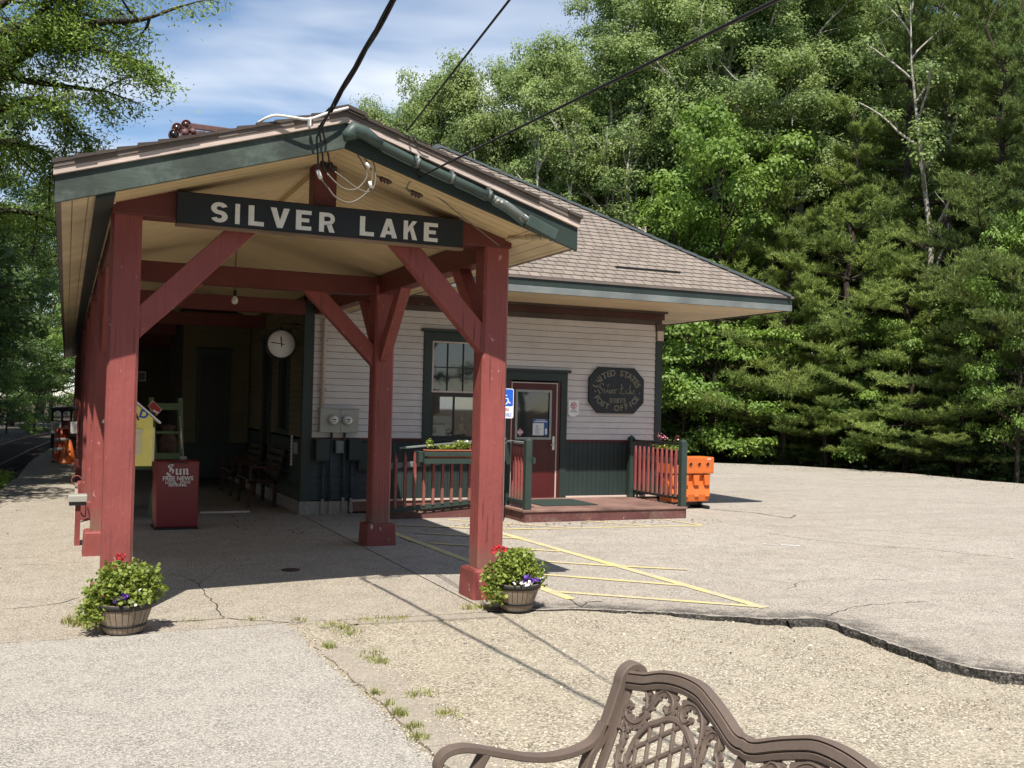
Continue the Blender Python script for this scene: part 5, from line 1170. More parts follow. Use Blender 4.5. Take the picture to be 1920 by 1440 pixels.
flower_barrel((.453, 8.275, .001), .135, .215, .235, 'weathered half barrel of geraniums with one red bloom before the left post', 21,
    [(0, .0, .34, .17, .14, 420), (-.16, -.03, .30, .13, .12, 210), (.18, 0, .34, .12, .13, 210), (-.22, -.05, .18, .12, .10, 160), (.05, -.13, .27, .13, .06, 120), (.10, .02, .44, .14, .08, 120), (-.06, .04, .44, .13, .08, 120)],
    [('red_flower', 'flower_red', [(-.035, -.03, .575)], .034, 40, .018), ('purple_flower', 'flower_purple', [(-.07, -.2, .275), (-.005, -.2, .30), (-.02, -.17, .31)], .018, 12, .028), ('white_flower', 'flower_white', [(.05, -.215, .245), (.09, -.16, .33)], .011, 9, .024)])
flower_barrel((3.672, 8.17, .001), .13, .21, .24, 'weathered half barrel with red and purple flowers before the right post', 33,
    [(-.05, .02, .36, .16, .14, 420), (-.2, 0, .30, .12, .12, 200), (-.22, -.03, .17, .10, .10, 130), (.05, .03, .44, .12, .10, 190), (.13, 0, .32, .13, .10, 190), (.17, -.04, .26, .08, .06, 90)],
    [('red_flower', 'flower_red', [(-.20, -.02, .555), (-.155, -.04, .535), (-.225, -.02, .53)], .032, 26, .018), ('purple_flower', 'flower_purple', [(.03, -.17, .30), (.06, -.16, .285), (.15, -.14, .27), (.0, -.18, .29)], .022, 14, .028), ('white_flower', 'flower_white', [(.04, -.205, .262), (.0, -.20, .255), (-.05, -.2, .27), (-.10, -.18, .265), (.19, -.1, .28)], .013, 10, .022), ('rust_flower', 'terracotta', [(.16, -.08, .315)], .018, 12, .015)])
# ------------------------------------------------------------------ window box on the ramp rail
wx = thing('window_box', 'green bracket shelf holding a terracotta trough of small plants on the ramp railing', 'planter', (5.4, 14.85, .75))
ob(MB().box(5.03, 5.98, 14.72, 14.76, .975, 1.045).box(5.03, 5.98, 14.72, 14.76, .86, .94).box(5.03, 5.07, 14.761, 14.93, .86, 1.045).box(5.03, 5.98, 14.77, 14.93, .93, .95).box(4.96, 5.029, 14.78, 14.94, .88, 1.05), 'shelf', M['greenpost'], wx, .004)
ob(MB().box(5.06, 5.93, 14.725, 14.90, 1.06, 1.075).box(5.08, 5.91, 14.745, 14.88, .955, 1.0595), 'trough', M['terracotta'], wx, .006); ob(MB().box(5.09, 5.90, 14.755, 14.87, 1.0755, 1.078), 'soil', M['soil'], wx)
r = np.random.RandomState(5); P_ = np.concatenate([ball_pts(r, (5.14, 14.81, 1.17), (.06, .06, .08), 90), ball_pts(r, (5.36, 14.8, 1.11), (.12, .06, .05), 110), ball_pts(r, (5.66, 14.81, 1.14), (.16, .06, .08), 170), ball_pts(r, (5.48, 14.81, 1.12), (.3, .05, .04), 80)])-np.array(wx.location)
link('plants', leafmesh('plants', P_, (.02, .05), .7, .5, 5, 0, True), M['leaf_pot'], wx)
P_ = np.concatenate([ball_pts(r, (5.72, 14.79, 1.21), (.08, .04, .02), 14), ball_pts(r, (5.56, 14.79, 1.2), (.05, .04, .02), 8)])-np.array(wx.location); link('flowers', leafmesh('flowers', P_, .02, .8, .5, 6, 0, True), M['flower_white'], wx)
fx = thing('rail_flower_box', 'small box of pink and yellow flowers hooked inside the right railing', 'planter', (9.45, 15.0, .95))
ob(MB().box(9.40, 9.54, 14.5, 15.3, .93, 1.09), 'box', M['black'], fx, .004)
for nm, mt_, pts, n_, sz in (('leaves', 'leaf_pot', [(9.45, 14.6+i*.15, 1.10) for i in range(5)], 26, (.02, .045)), ('pink_flowers', 'flower_pink', [(9.42, 15.1, 1.33), (9.40, 14.85, 1.30), (9.42, 14.55, 1.30), (9.4, 14.95, 1.28)], 14, .026), ('yellow_flowers', 'flower_yellow', [(9.38, 15.25-i*.17, 1.13) for i in range(5)], 9, .026)):
    P_ = np.concatenate([ball_pts(r, p, (.05, .06, .05), n_) for p in pts])-np.array(fx.location); link(nm, leafmesh(nm, P_, sz, .8, .4, 9, 0, True), M[mt_], fx)
# ------------------------------------------------------------------ orange plastic barriers
def barrier(name, lab, loc, rz_, L=1.0):
    t = thing(name, lab, 'barrier', loc, 'orange plastic barriers beside the deck', rz_)
    mb = MB()
    def sect(prof):   # a loft along x of a y-z half profile
        return prof
    h = L/2
    mb.prism([(-h, .63), (h, .63), (h+.0, .93), (-h, .93)], lambda u, v, d: (u, d, v), -.20, .20)
    mb.build('top_block', M['orange'], t, .018, 2)
    lo = MB(); k = .47*L
    lo.add([(-k*.86, -.17, .13), (k*.86, -.17, .13), (k*.86, .17, .13), (-k*.86, .17, .13), (-k*.92, -.19, .26), (k*.92, -.19, .26), (k*.92, .19, .26), (-k*.92, .19, .26), (-k, -.12, .5), (k, -.12, .5), (k, .12, .5), (-k, .12, .5), (-k, -.15, .62), (k, -.15, .62), (k, .15, .62), (-k, .15, .62)],
           [(3, 2, 1, 0), (12, 13, 14, 15)]+[(4*i+j, 4*i+(j+1) % 4, 4*i+4+(j+1) % 4, 4*i+4+j) for i in range(3) for j in range(4)])
    lo.build('body', M['orange'], t, .015, 2)
    rb = MB()
    for x in (-.36*L, -.12*L, .12*L, .36*L):
        rb.add([(x-.07, -.185, .61), (x+.07, -.185, .61), (x+.05, -.20, .42), (x-.05, -.20, .42), (x-.07, -.1, .61), (x+.07, -.1, .61), (x+.05, -.1, .40), (x-.05, -.1, .40)], [(0, 3, 2, 1), (0, 1, 5, 4), (1, 2, 6, 5), (2, 3, 7, 6), (3, 0, 4, 7)])
        rb.add([(x-.028, -.135, .42), (x+.028, -.135, .42), (x+.045, -.215, .22), (x-.045, -.215, .22), (x-.028, -.1, .42), (x+.028, -.1, .42), (x+.045, -.15, .20), (x-.045, -.15, .20)], [(0, 3, 2, 1), (0, 1, 5, 4), (1, 2, 6, 5), (2, 3, 7, 6), (3, 0, 4, 7)])
    rb.build('rib', M['orange'], t, .008)
    for x in (.35, .16, -.03, -.22, -.41): MB().lathe([(.0, -.2015), (.032, -.2015), (.032, -.2035), (.0, -.2035)], (x, 0, .80), 22, 'y').build('hole', M['dark'], t); MB().lathe([(.033, -.2015), (.045, -.2015), (.043, -.209), (.033, -.209), (.033, -.2015)], (x, 0, .80), 22, 'y').build('hole_rim', M['orange'], t)
    MB().box(.34*L, .36*L, -.2025, -.2005, .885, .905).box(.37*L, .39*L, -.2025, -.2005, .885, .905).box(.40*L, .42*L, -.2025, -.2005, .885, .905).build('stencil', M['letter'], t)
    ft = MB()
    for x in (-.34*L, .34*L): ft.box(x-.035, x+.035, -.26, .26, .0, .05).box(x-.03, x+.03, -.05, .05, .05, .135)
    ft.box(-.36*L, .36*L, -.03, .03, .06, .10).build('stand', M['black'], t, .005)
    return t
barrier('plastic_barrier', 'orange plastic barrier with round holes, nearer, clear of the railing', (10.27, 15.55, 0), R(4))
barrier('plastic_barrier', 'orange plastic barrier seen only through the right railing pickets', (10.05, 16.8, 0), R(60))
t = tag(ob(MB().box(9.5, 9.72, 14.9, 15.3, .0, .14), 'concrete_block', M['concrete'], None, .015), 'pale concrete block lying under the right railing', 'block')
# ------------------------------------------------------------------ track, speeder, barrel, cone
tk = thing('railway_track', 'rusty single railway track in dark ballast left of the platform', 'track', (-2.6, 30, -.4))
xr = lambda y: float(np.interp(y, [0, 25, 31, 40, 47, 53, 60, 76], [0, .0, .2, .75, 1.25, 1.85, 2.9, 6.5]))
for x in (-1.9, -3.34):
    ob(MB().tube([(x+xr(y), y, -.25) for y in list(range(-6, 24, 6))+list(range(24, 76, 2))], .04, 6).tube([(x+xr(y), y, -.33) for y in list(range(-6, 24, 6))+list(range(24, 76, 2))], .055, 4), 'rail', M['rust'], tk)
for i in range(90):
    y = 8+i*.62; x = xr(y); ob(MB().box(-3.85+x, -1.4+x, y, y+.22, -.40, -.31), 'tie', M['tie'], tk) if i < 90 else None
sp_ = thing('track_speeder', 'small black roofed railway motor car with white and maroon panels beyond the barrel', 'motor car', (.15, 31, 0))
X0, X1, Y0, Y1 = -.36, .75, 31, 32.6
ob(MB().box(X0, X1, Y0, Y1, .28, .66), 'body', M['black'], sp_, .01)
ob(MB().box(X0, X0+.26, Y0-.02, Y0-.0005, .70, 1.03).box(X0+.50, X0+.72, Y0-.02, Y0-.0005, .70, 1.03).box(X0, X0+.02, Y0, Y1, .66, 1.03), 'white_panel', M['white'], sp_)
ob(MB().box(X0+.261, X0+.499, Y0-.02, Y0, .66, 1.03), 'maroon_panel', M['maroon'], sp_); ob(MB().box(X0+.06, X0+.21, Y0-.03, Y0-.0205, .74, .98), 'vent', M['grey'], sp_)
ob(MB().lathe([(.045, 0), (.06, 0), (.06, -.004), (.045, -.004)], (X0+.385, Y0-.021, .87), 18, 'y').box(X0+.36, X0+.41, Y0-.024, Y0-.0205, .85, .89), 'emblem', M['trimpink'], sp_)
fm = MB()
for x in (X0, X0+.25, X0+.49, X1-.05): fm.box(x, x+.05, Y0, Y0+.05, 1.03, 1.38).box(x, x+.05, Y1-.05, Y1, .66, 1.38)
fm.box(X0, X1, Y0, Y0+.05, 1.03, 1.06)
for i in range(3):
    xa, xb = (X0+.05, X0+.25) if i == 0 else ((X0+.30, X0+.49) if i == 1 else (X0+.54, X1-.05))
    xm_, rd_ = (xa+xb)/2, (xb-xa)/2
    for k in range(8):
        a0, a1 = PI*k/8, PI*(k+1)/8
        fm.prism([(xm_+rd_*math.cos(a0), 1.24+rd_*.9*math.sin(a0)), (xm_+rd_*math.cos(a1), 1.24+rd_*.9*math.sin(a1)), (xm_+rd_*math.cos(a1), 1.36), (xm_+rd_*math.cos(a0), 1.36)], FR(Y0), 0, -.04)
ob(fm, 'window_frame', M['black'], sp_)
ob(MB().prism([(X0-.04, 1.35), (X1+.04, 1.35), (X1+.02, 1.40), (.2, 1.45), (X0-.02, 1.40)], FR(Y0-.12), 0, -1.9), 'roof', M['black'], sp_, .01)
ob(MB().box(X0+.08, X0+.45, Y1+3.0, Y1+3.02, 1.1, 1.3), 'rear_panel', M['white'], sp_)
for x in (X0+.1, X1-.15):
    for y in (Y0+.3, Y1-.3): ob(MB().lathe([(.0, -.04), (.20, -.04), (.20, .04), (0, .04)], (x, y, .2), 22, 'x'), 'wheel', M['rust'], sp_)
tb_ = thing('traffic_barrel', 'worn orange traffic barrel with grey bands standing on the shaded platform', 'barrel', (-.06, 29.15, 0))
ob(MB().lathe([(0, .001), (.22, .001), (.215, .12), (.2, .13), (.195, .38), (.185, .40), (.18, .66), (.175, .68), (.165, .88), (.12, .90), (0, .90)], (-.06, 29.15, 0), 28), 'body', M['orangered'], tb_)
for z, rr_ in ((.30, .1985), (.55, .187)): ob(MB().lathe([(rr_, z), (rr_+.004, z), (rr_, z+.1), (rr_-.003, z+.1)], (-.06, 29.15, 0), 28), 'band', M['grey'], tb_)
ob(MB().lathe([(.23, .0), (.27, .0), (.25, .06), (.22, .06)], (-.06, 29.15, 0), 20), 'base', M['black'], tb_)
cn = thing('traffic_cone', 'bright orange traffic cone standing before the barrel', 'cone', (.02, 28.55, 0))
ob(MB().lathe([(.15, .03), (.14, .04), (.03, .60), (.02, .615), (0, .615)], (.02, 28.55, 0), 24), 'cone', M['orange'], cn); ob(MB().box(-.16, .20, 28.37, 28.73, 0, .03), 'base', M['orangered'], cn, .01)
cn2 = copy_tree(cn); cn2.location = (.14, 28.9, 0); cn2['label'] = 'orange traffic cone partly behind the other cone and the barrel'
for o in (cn, cn2): o['group'] = 'traffic cones by the barrel'
# tap box and hose ring on the far posts
lg = thing('utility_box', 'pale grey box with a black underside fixed low on the left row of posts', 'utility box', (.16, 13.2, .5))
ob(MB().box(.06, .27, 13.1, 13.35, .52, .60), 'cover', M['meterbox'], lg, .008); ob(MB().box(.07, .26, 13.11, 13.34, .48, .5195), 'underside', M['black'], lg); ob(MB().tube(smooth_path([(.18, 13.2, .48), (.2, 13.3, .38), (.26, 13.6, .30), (.30, 15.7, .29)], 6), .008, 6), 'cable', M['cable'], lg); ob(MB().box(.14, .20, 13.15, 13.3, -.02, .48), 'stand', M['redbase'], lg)
hs_ = thing('hose_ring', 'pale coiled hose ring low beside the left posts behind the grey box', 'hose', (.17, 15.4, .6)); ob(MB().tube([(.17+.065*math.cos(a), 15.4, .60+.065*math.sin(a)) for a in np.linspace(0, 2*PI, 25)], .008, 6), 'coil', M['redbase'], hs_); ob(MB().box(.15, .19, 15.42, 15.46, -.02, .55), 'stake', M['trimpink'], hs_)
# ------------------------------------------------------------------ cast metal bench in the foreground
bn = thing('park_bench', 'brown cast metal park bench with scrolled back in the gravel foreground', 'bench', (1.6, 2.42, 0))
BX = lambda z: 1.66+.4*(z-.42)
LN = math.hypot(1, .4)
bp = lambda s, z, d: (BX(z)+d/LN, s, z-.4*d/LN)          # d > 0 towards the rear of the back
def mir(pts): return [(4.84-s, z) for s, z in pts]
def sbn(mb, name, par=bn, bevel=0): return cbuild(mb, name, M['bronze'], par, bevel)
topc = [(3.085, .848), (3.03, .858), (2.985, .867), (2.90, .893), (2.80, .908), (2.70, .907), (2.62, .886), (2.55, .862), (2.48, .835), (2.445, .828), (2.42, .830)]
tc_ = smooth_path(topc+mir(topc)[::-1][1:], 6)
rl = MB(); n = len(tc_)
prof = [(-.030, .004), (-.030, -.012), (-.017, -.018), (-.012, -.011), (-.009, -.020), (.012, -.021), (.016, -.012), (.019, -.019), (.029, -.012), (.030, .012), (.0, .018)]
vs = []
for i in range(n):
    a, b = tc_[max(i-1, 0)], tc_[min(i+1, n-1)]; tx, tz = b[0]-a[0], b[1]-a[1]; L_ = math.hypot(tx, tz); nx, nz = tz/L_, -tx/L_
    vs += [bp(tc_[i][0]+nx*u, tc_[i][1]+nz*u, d) for u, d in prof]
k = len(prof); rl.add(vs, [(i*k+j, i*k+(j+1) % k, (i+1)*k+(j+1) % k, (i+1)*k+j) for i in range(n-1) for j in range(k)]+[tuple(range(k))[::-1], tuple((n-1)*k+j for j in range(k))])
sbn(rl, 'top_rail')
def end_frame(y, out):
    """side frame: rear post with scrolled top, flat inner stile, arm, legs"""
    strip = lambda u, v, d: (u, y+d, v)
    up_ = smooth_path([(1.86, .0), (1.80, .16), (1.70, .36), (1.655, .47), (1.69, .60), (1.735, .66), (1.795, .81), (1.808, .855), (1.828, .882), (1.858, .892), (1.886, .878), (1.893, .85), (1.878, .83)], 6)
    arm = smooth_path([(1.745, .70), (1.715, .655), (1.68, .63), (1.61, .612), (1.53, .607), (1.45, .617), (1.35, .642), (1.26, .667), (1.20, .673), (1.155, .66), (1.135, .625), (1.15, .59), (1.18, .595)], 6)
    leg = smooth_path([(1.30, .65), (1.25, .55), (1.27, .46), (1.24, .30), (1.16, .10), (1.12, .0)], 6)
    mb = MB()
    for pth, wd in ((up_, .024), (arm, .020), (leg, .024)):
        n = len(pth); vs = []
        for i in range(n):
            a, b = pth[max(i-1, 0)], pth[min(i+1, n-1)]; tx, tz = b[0]-a[0], b[1]-a[1]; L_ = math.hypot(tx, tz) or 1; nx, nz = -tz/L_*wd/2, tx/L_*wd/2; u, v = pth[i]; q_ = .026
            vs += [(u+nx, y-q_*.86, v+nz), (u+nx*1.05, y, v+nz*1.05), (u+nx, y+q_*.86, v+nz), (u+nx*.6, y+q_, v+nz*.6), (u-nx, y+q_, v-nz), (u-nx, y-q_, v-nz), (u+nx*.6, y-q_, v+nz*.6)]
        k = 7; mb.add(vs, [(i*k+j, i*k+(j+1) % k, (i+1)*k+(j+1) % k, (i+1)*k+j) for i in range(n-1) for j in range(k)]+[tuple(range(k))[::-1], tuple((n-1)*k+j for j in range(k))])
    sbn(mb, 'end_frame')
    s0 = y+out*.03
    sbn(MB().ribbon([(s0, .845), (s0+out*.002, .70), (s0, .45)], [.05, .05, .05], .012, bp), 'back_stile', bevel=.002)
    sbn(MB().bar((1.18, y, .43), (1.68, y, .43), .03, .05), 'side_rail')
end_frame(3.115, -1); end_frame(1.725, 1)
def cscroll(pts, w0=.020, lobes=(), leafy=True):
    mb = MB(); pp = smooth_path(pts, 7); n = len(pp)
    mb.ribbon(pp, [w0*(.45+.75*math.sin(PI*min(1, (i+3)/(n+4)))) for i in range(n)], .012, bp)
    mb.ribbon(pp, [w0*.32 for i in range(n)], .019, bp)
    cx_, cz_ = np.mean([p[0] for p in pts]), np.mean([p[1] for p in pts])
    def disc(s, z, rad, dep=.011):
        mb.prism([(s+rad*math.cos(a), z+rad*math.sin(a)) for a in np.linspace(0, 2*PI, 9)[:-1]], bp, -dep/2, dep/2)
    disc(pp[-1][0], pp[-1][1], w0*.42); disc(pp[0][0], pp[0][1], w0*.35)
    for i in range(4, n-4, 4):
        a, b = pp[i-1], pp[i+1]; tx, tz = b[0]-a[0], b[1]-a[1]; L_ = math.hypot(tx, tz); nx, nz = -tz/L_, tx/L_
        sgn = 1 if ((pp[i][0]-cx_)*nx+(pp[i][1]-cz_)*nz) > 0 else -1
        disc(pp[i][0]+sgn*nx*w0*.50, pp[i][1]+sgn*nz*w0*.50, w0*.38)
        if (i//4) % 2: disc(pp[i][0]-sgn*nx*w0*.62, pp[i][1]-sgn*nz*w0*.62, w0*.24)
    return mb
def panel(f, nm):
    S = lambda pts: f(pts)
    for pts, w_ in (([(2.972, .842), (2.945, .815), (2.930, .785), (2.938, .755), (2.965, .738), (3.0, .735), (3.035, .745), (3.043, .765), (3.025, .778)], .022),
                    ([(2.955, .765), (2.93, .79), (2.91, .82), (2.895, .85), (2.865, .868), (2.83, .862), (2.805, .845), (2.80, .82), (2.818, .808), (2.84, .818)], .022),
                    ([(2.612, .735), (2.618, .79), (2.630, .825), (2.65, .85), (2.685, .866), (2.725, .864), (2.748, .845), (2.745, .82), (2.72, .808), (2.695, .822)], .022),
                    ([(2.59, .70), (2.592, .76), (2.594, .795), (2.576, .822), (2.545, .824), (2.528, .80), (2.53, .775), (2.512, .758), (2.50, .735)], .019),
                    ([(3.055, .70), (3.02, .70), (3.005, .675), (3.01, .64), (2.995, .60), (2.965, .585), (2.945, .61), (2.96, .635)], .019),
                    ([(3.02, .725), (3.0, .71), (3.015, .69), (3.005, .66)], .012),
                    ([(2.585, .60), (2.56, .63), (2.545, .67), (2.515, .68), (2.495, .655), (2.51, .63)], .018),
                    ([(3.06, .50), (3.02, .53), (2.99, .56)], .016), ([(2.50, .50), (2.53, .54), (2.57, .57)], .016)):
        sbn(cscroll(S(pts), w_*1.22), 'scroll')
    arch = smooth_path([(2.955, .46), (2.957, .56), (2.95, .67), (2.93, .715), (2.895, .752), (2.855, .772), (2.805, .797), (2.76, .803), (2.715, .795), (2.67, .773), (2.63, .745), (2.603, .71), (2.595, .66), (2.595, .56), (2.60, .46)], 5)
    sbn(MB().ribbon(S(arch), .020, .016, bp), 'arch_frame')
    lat = MB()
    inside = lambda s, z: .45 < z and abs(s-2.776) < .172 and (z < .67 or ((s-2.776)/.178)**2+((z-.67)/.128)**2 < 1)
    for sl_, sp2 in ((2.9, .066), (-.62, .074)):
        for i in range(-12, 13):
            seg = []
            for j in range(241):
                if abs(sl_) > 1: z = .45+j*.36/240; s = 2.776+i*sp2+(z-.62)/sl_
                else: s = 2.58+j*.40/240; z = .62+i*sp2+sl_*(s-2.776)
                if inside(s, z): seg.append((s, z))
            if len(seg) > 12: lat.ribbon(S([seg[0], seg[len(seg)//2], seg[-1]]), .0145, .010, bp)
    sbn(lat, 'lattice')
panel(lambda p: p, 'a'); panel(mir, 'b')
sbn(MB().ribbon([(2.42, .815), (2.42, .76), (2.42, .60), (2.42, .44)], [.030, .05, .06, .06], .010, bp), 'centre_stile', bevel=.002)
sbn(MB().ribbon([(3.09, .455), (1.75, .455)], .03, .02, bp), 'lower_rail', bevel=.003)
for i in range(7): sbn(MB().box(1.20+i*.066, 1.25+i*.066, 1.74, 3.10, .425, .445), 'seat_slat', bevel=.004)
# ------------------------------------------------------------------ trees
def skeleton(r, H, Rc, base, nl, lean=.02, rise=(.25, .9), trunk_r=None, nsec=5):
    """trunk + limbs + secondaries; returns the wood MB and the points where foliage grows"""
    mb = MB(); tr = trunk_r or H*.014
    tp = [Vector((0, 0, -.45))]
    d = Vector((r.normal()*lean, r.normal()*lean, 1))
    for i in range(1, 9):
        d += Vector((r.normal()*.035, r.normal()*.035, 0)); tp.append(Vector((d.x*H*.93*i/8*.6, d.y*H*.93*i/8*.6, H*.93*i/8)))
    mb.tube(tp, [tr*(1.25 if i == 0 else (1-i/8)*.92+.08) for i in range(9)], 8)
    def at(t):
        f = t*8; i = min(7, int(f)); return tp[i].lerp(tp[i+1], f-i), d
    tips = []; az = r.uniform(0, 6.28)
    for k in range(nl):
        t = base+(1-base)*(k+.5)/nl; t = min(.97, t); o, _ = at(t); az += 2.4+r.normal()*.35
        prof = math.sqrt(max(.08, 1-((t-base-(1-base)*.42)/((1-base)*.66))**2)); L = Rc*prof*r.uniform(.8, 1.15)
        el = rise[0]+(rise[1]-rise[0])*(t-base)/(1-base)+r.normal()*.12
        dv = Vector((math.cos(az)*math.cos(el), math.sin(az)*math.cos(el), math.sin(el))); pts = [o]; n = 6
        for i in range(n):
            dv = (dv+Vector((r.normal()*.13, r.normal()*.13, r.normal()*.09+.03))).normalized(); pts.append(pts[-1]+dv*L/n)
        lr = tr*(1-t)*.55+tr*.10
        mb.tube(pts, [lr*(1-i/(n+1))+.008 for i in range(n+1)], 6)
        for j in range(nsec):
            q = pts[2+(j*(n-2))//nsec]; d2 = (dv+Vector((r.normal()*.8, r.normal()*.8, r.normal()*.5))).normalized(); L2 = L*r.uniform(.22, .48); p2 = [q]
            for i in range(3):
                d2 = (d2+Vector((r.normal()*.2, r.normal()*.2, r.normal()*.15))).normalized(); p2.append(p2[-1]+d2*L2/3)
            mb.tube(p2, [lr*.4, lr*.28, lr*.18, .006], 5)
            tips += [p2[1].lerp(p2[2], .5), p2[3], p2[3]+d2*L2*.25]
        tips += [pts[4], pts[5], pts[6], pts[6]+dv*L*.08]
    tips += [tp[-1], tp[-1]+Vector((0, 0, H*.04)), tp[-1]+Vector((r.normal()*.4, r.normal()*.4, H*.02))]
    return mb, tips
def foliage(r, tips, ncl, rad0, flat, size, aspect, up, seed, droop, dens=1.0):
    """leaves sit on domed clumps, so each clump has a lit top, a dark underside and gaps round it"""
    T = np.array([tuple(t) for t in tips]); Cc = T[r.permutation(len(T))[:ncl]]; m_ = len(Cc)
    rad = rad0*r.uniform(.55, 1.25, m_); sm = np.mean(size); cnt = np.maximum(10, (dens*5.2*rad**2*(.4+.6*flat)/(sm*sm*aspect*.5)*.62).astype(int)); idx = np.repeat(np.arange(m_), cnt); N = len(idx)
    v = r.normal(size=(N, 3)); v /= np.linalg.norm(v, axis=1)[:, None]; v[:, 2] = np.where(v[:, 2] < -.3, -v[:, 2]*.8, v[:, 2])
    ph = r.uniform(0, 6.28, (m_, 2)); az_ = np.arctan2(v[:, 1], v[:, 0]); lump = 1+.22*np.sin(3*az_+ph[idx, 0])+.16*np.sin(7*az_+ph[idx, 1]+4*v[:, 2])
    P_ = Cc[idx]+v*(rad[idx]*lump*r.uniform(.55, 1.06, N))[:, None]*np.array([1, 1, flat])
    return leafmesh('crown', P_, size, aspect, up, seed, droop, False, v*1.0)
PROTO = {}
def broadleaf(key, seed, H, Rc, base, nl, ncl, rad, size, leaf, barkm, rise=(.25, .95), aspect=.62, up=.5, droop=.25, flat=.7, nsec=5, trunk_r=None, dens=1.0):
    r = np.random.RandomState(seed); mb, tips = skeleton(r, H, Rc, base, nl, rise=rise, nsec=nsec, trunk_r=trunk_r)
    tm = mb.mesh('trunk'); tm.materials.append(M[barkm]); cm = foliage(r, tips, ncl, rad, flat, size, aspect, up, seed, droop, dens); cm.materials.append(M[leaf]); PROTO[key] = (tm, cm)
def pine(key, seed, H, Rc, base, leaf='needle', dens=1.0, sparse=.0):
    r = np.random.RandomState(seed); mb = MB(); tr = H*.0135
    tp = [Vector((r.normal()*.03*i, r.normal()*.03*i, H*i/10-(.45 if i == 0 else 0))) for i in range(11)]
    tp[10].z = H*.955; mb.tube(tp, [tr*(1-i/10*.95) for i in range(11)], 8)
    Bs = []; Ds = []
    z = H*base; az = 0
    while z < H*.985:
        t = (z-H*base)/(H*(1-base)); L0 = Rc*(1-t)**.72*(.72+.35*math.sin(t*9+seed))+.35
        for k in range(6 if t < .8 else 4):
            if r.rand() < sparse: continue
            az += 2*PI/6+r.normal()*.3; L = L0*r.uniform(.62, 1.22); el = .10+.55*t+r.normal()*.10
            o = tp[min(9, int(z/H*10))].copy(); o.z = z+r.normal()*.12; n = 7; dv = Vector((math.cos(az)*math.cos(el), math.sin(az)*math.cos(el), math.sin(el))); pts = [o]
            for i in range(n):
                dv = (dv+Vector((r.normal()*.05, r.normal()*.05, -.05 if i < 3 else .085))).normalized(); pts.append(pts[-1]+dv*L/n)
            mb.tube(pts, [max(.008, tr*.26*(1-t*.6)*(1-i/(n+.5))) for i in range(n+1)], 5)
            hor = Vector((-math.sin(az), math.cos(az), 0))
            for i in range(2, n+1):
                w_ = L*.40*(1-.55*abs((i/n)-.6)/.6)
                for s in (-1, 1, 0):
                    d2 = (dv*.8+hor*s*.8+Vector((0, 0, .12+r.normal()*.10))).normalized(); L2 = w_*r.uniform(.6, 1.0) if s else w_*.5; m_ = max(2, int(L2/.13*dens))
                    for j in range(m_):
                        f = (j+r.rand()*.6+.4)/m_; p = pts[i]+d2*L2*f+Vector((r.normal()*.06, r.normal()*.06, r.normal()*.04+.05-.08*f*f*L2)); Bs.append(tuple(p)); Ds.append(tuple((d2*.75+Vector((0, 0, .5))).normalized()))
        z += r.uniform(.85, 1.2)*(H/16)**.4
    Bs = np.array(Bs); Ds = np.array(Ds); nn = 13; N = len(Bs)*nn
    b = np.repeat(Bs, nn, 0)+r.normal(size=(N, 3))*.035; d = np.repeat(Ds, nn, 0)*.75+r.normal(size=(N, 3))*.55; d /= np.linalg.norm(d, axis=1)[:, None]
    up_ = np.repeat(Ds, nn, 0)*.3+r.normal(size=(N, 3))*.45+np.array([0, 0, .8]); sd = np.cross(d, up_); sd /= np.linalg.norm(sd, axis=1)[:, None]+1e-9; L = r.uniform(.14, .27, N)[:, None]; W = .019
    V = np.stack([b-sd*W, b+sd*W, b+d*L], 1).reshape(-1, 3).astype(np.float32); me = bpy.data.meshes.new('crown'); me.vertices.add(N*3); me.vertices.foreach_set('co', V.ravel()); me.loops.add(N*3); me.loops.foreach_set('vertex_index', np.arange(N*3, dtype=np.int32)); me.polygons.add(N); me.polygons.foreach_set('loop_start', np.arange(0, N*3, 3, dtype=np.int32)); me.update(calc_edges=True)
    me.materials.append(M[leaf]); tm = mb.mesh('trunk'); tm.materials.append(M['bark_pine']); PROTO[key] = (tm, me)
broadleaf('aspen_a', 1, 15, 2.8, .54, 22, 105, .80, (.09, .14), 'leaf_aspen', 'bark_pale', (.4, 1.1), .8, flat=.8, trunk_r=.17)
broadleaf('aspen_b', 2, 17, 3.1, .56, 24, 115, .85, (.09, .14), 'leaf_aspen', 'bark_pale', (.35, 1.1), .8, flat=.8)
broadleaf('aspen_c', 3, 13, 2.9, .30, 20, 95, .80, (.09, .14), 'leaf_aspen', 'bark_pale', (.35, 1.1), .8, flat=.8)
broadleaf('tall_a', 21, 23, 3.9, .50, 30, 190, .88, (.085, .135), 'leaf_aspen', 'bark_pale', (.4, 1.1), .8, flat=.75)
broadleaf('tall_b', 22, 24, 4.3, .48, 32, 200, .92, (.085, .135), 'leaf_aspen', 'bark_pale', (.35, 1.1), .8, flat=.75)
broadleaf('maple_a', 4, 9.5, 3.2, .16, 22, 95, .72, (.11, .17), 'leaf_maple', 'bark', (.1, .8), .6, .5, .6, .55)
broadleaf('maple_b', 5, 6.5, 3.0, .14, 18, 80, .66, (.11, .17), 'leaf_maple', 'bark', (.05, .7), .6, .5, .6, .42)
broadleaf('wood_a', 6, 14, 4.2, .12, 28, 130, 1.0, (.12, .19), 'leaf_dark', 'bark', (.1, .9), .66)
broadleaf('wood_b', 7, 17, 4.6, .12, 30, 140, 1.1, (.12, .19), 'leaf_dark', 'bark', (.1, .9), .66)
broadleaf('shrub_a', 8, 3.0, 2.0, .04, 16, 60, .50, (.08, .13), 'leaf_dark', 'bark', (.1, .9), .66, nsec=4, flat=.55)
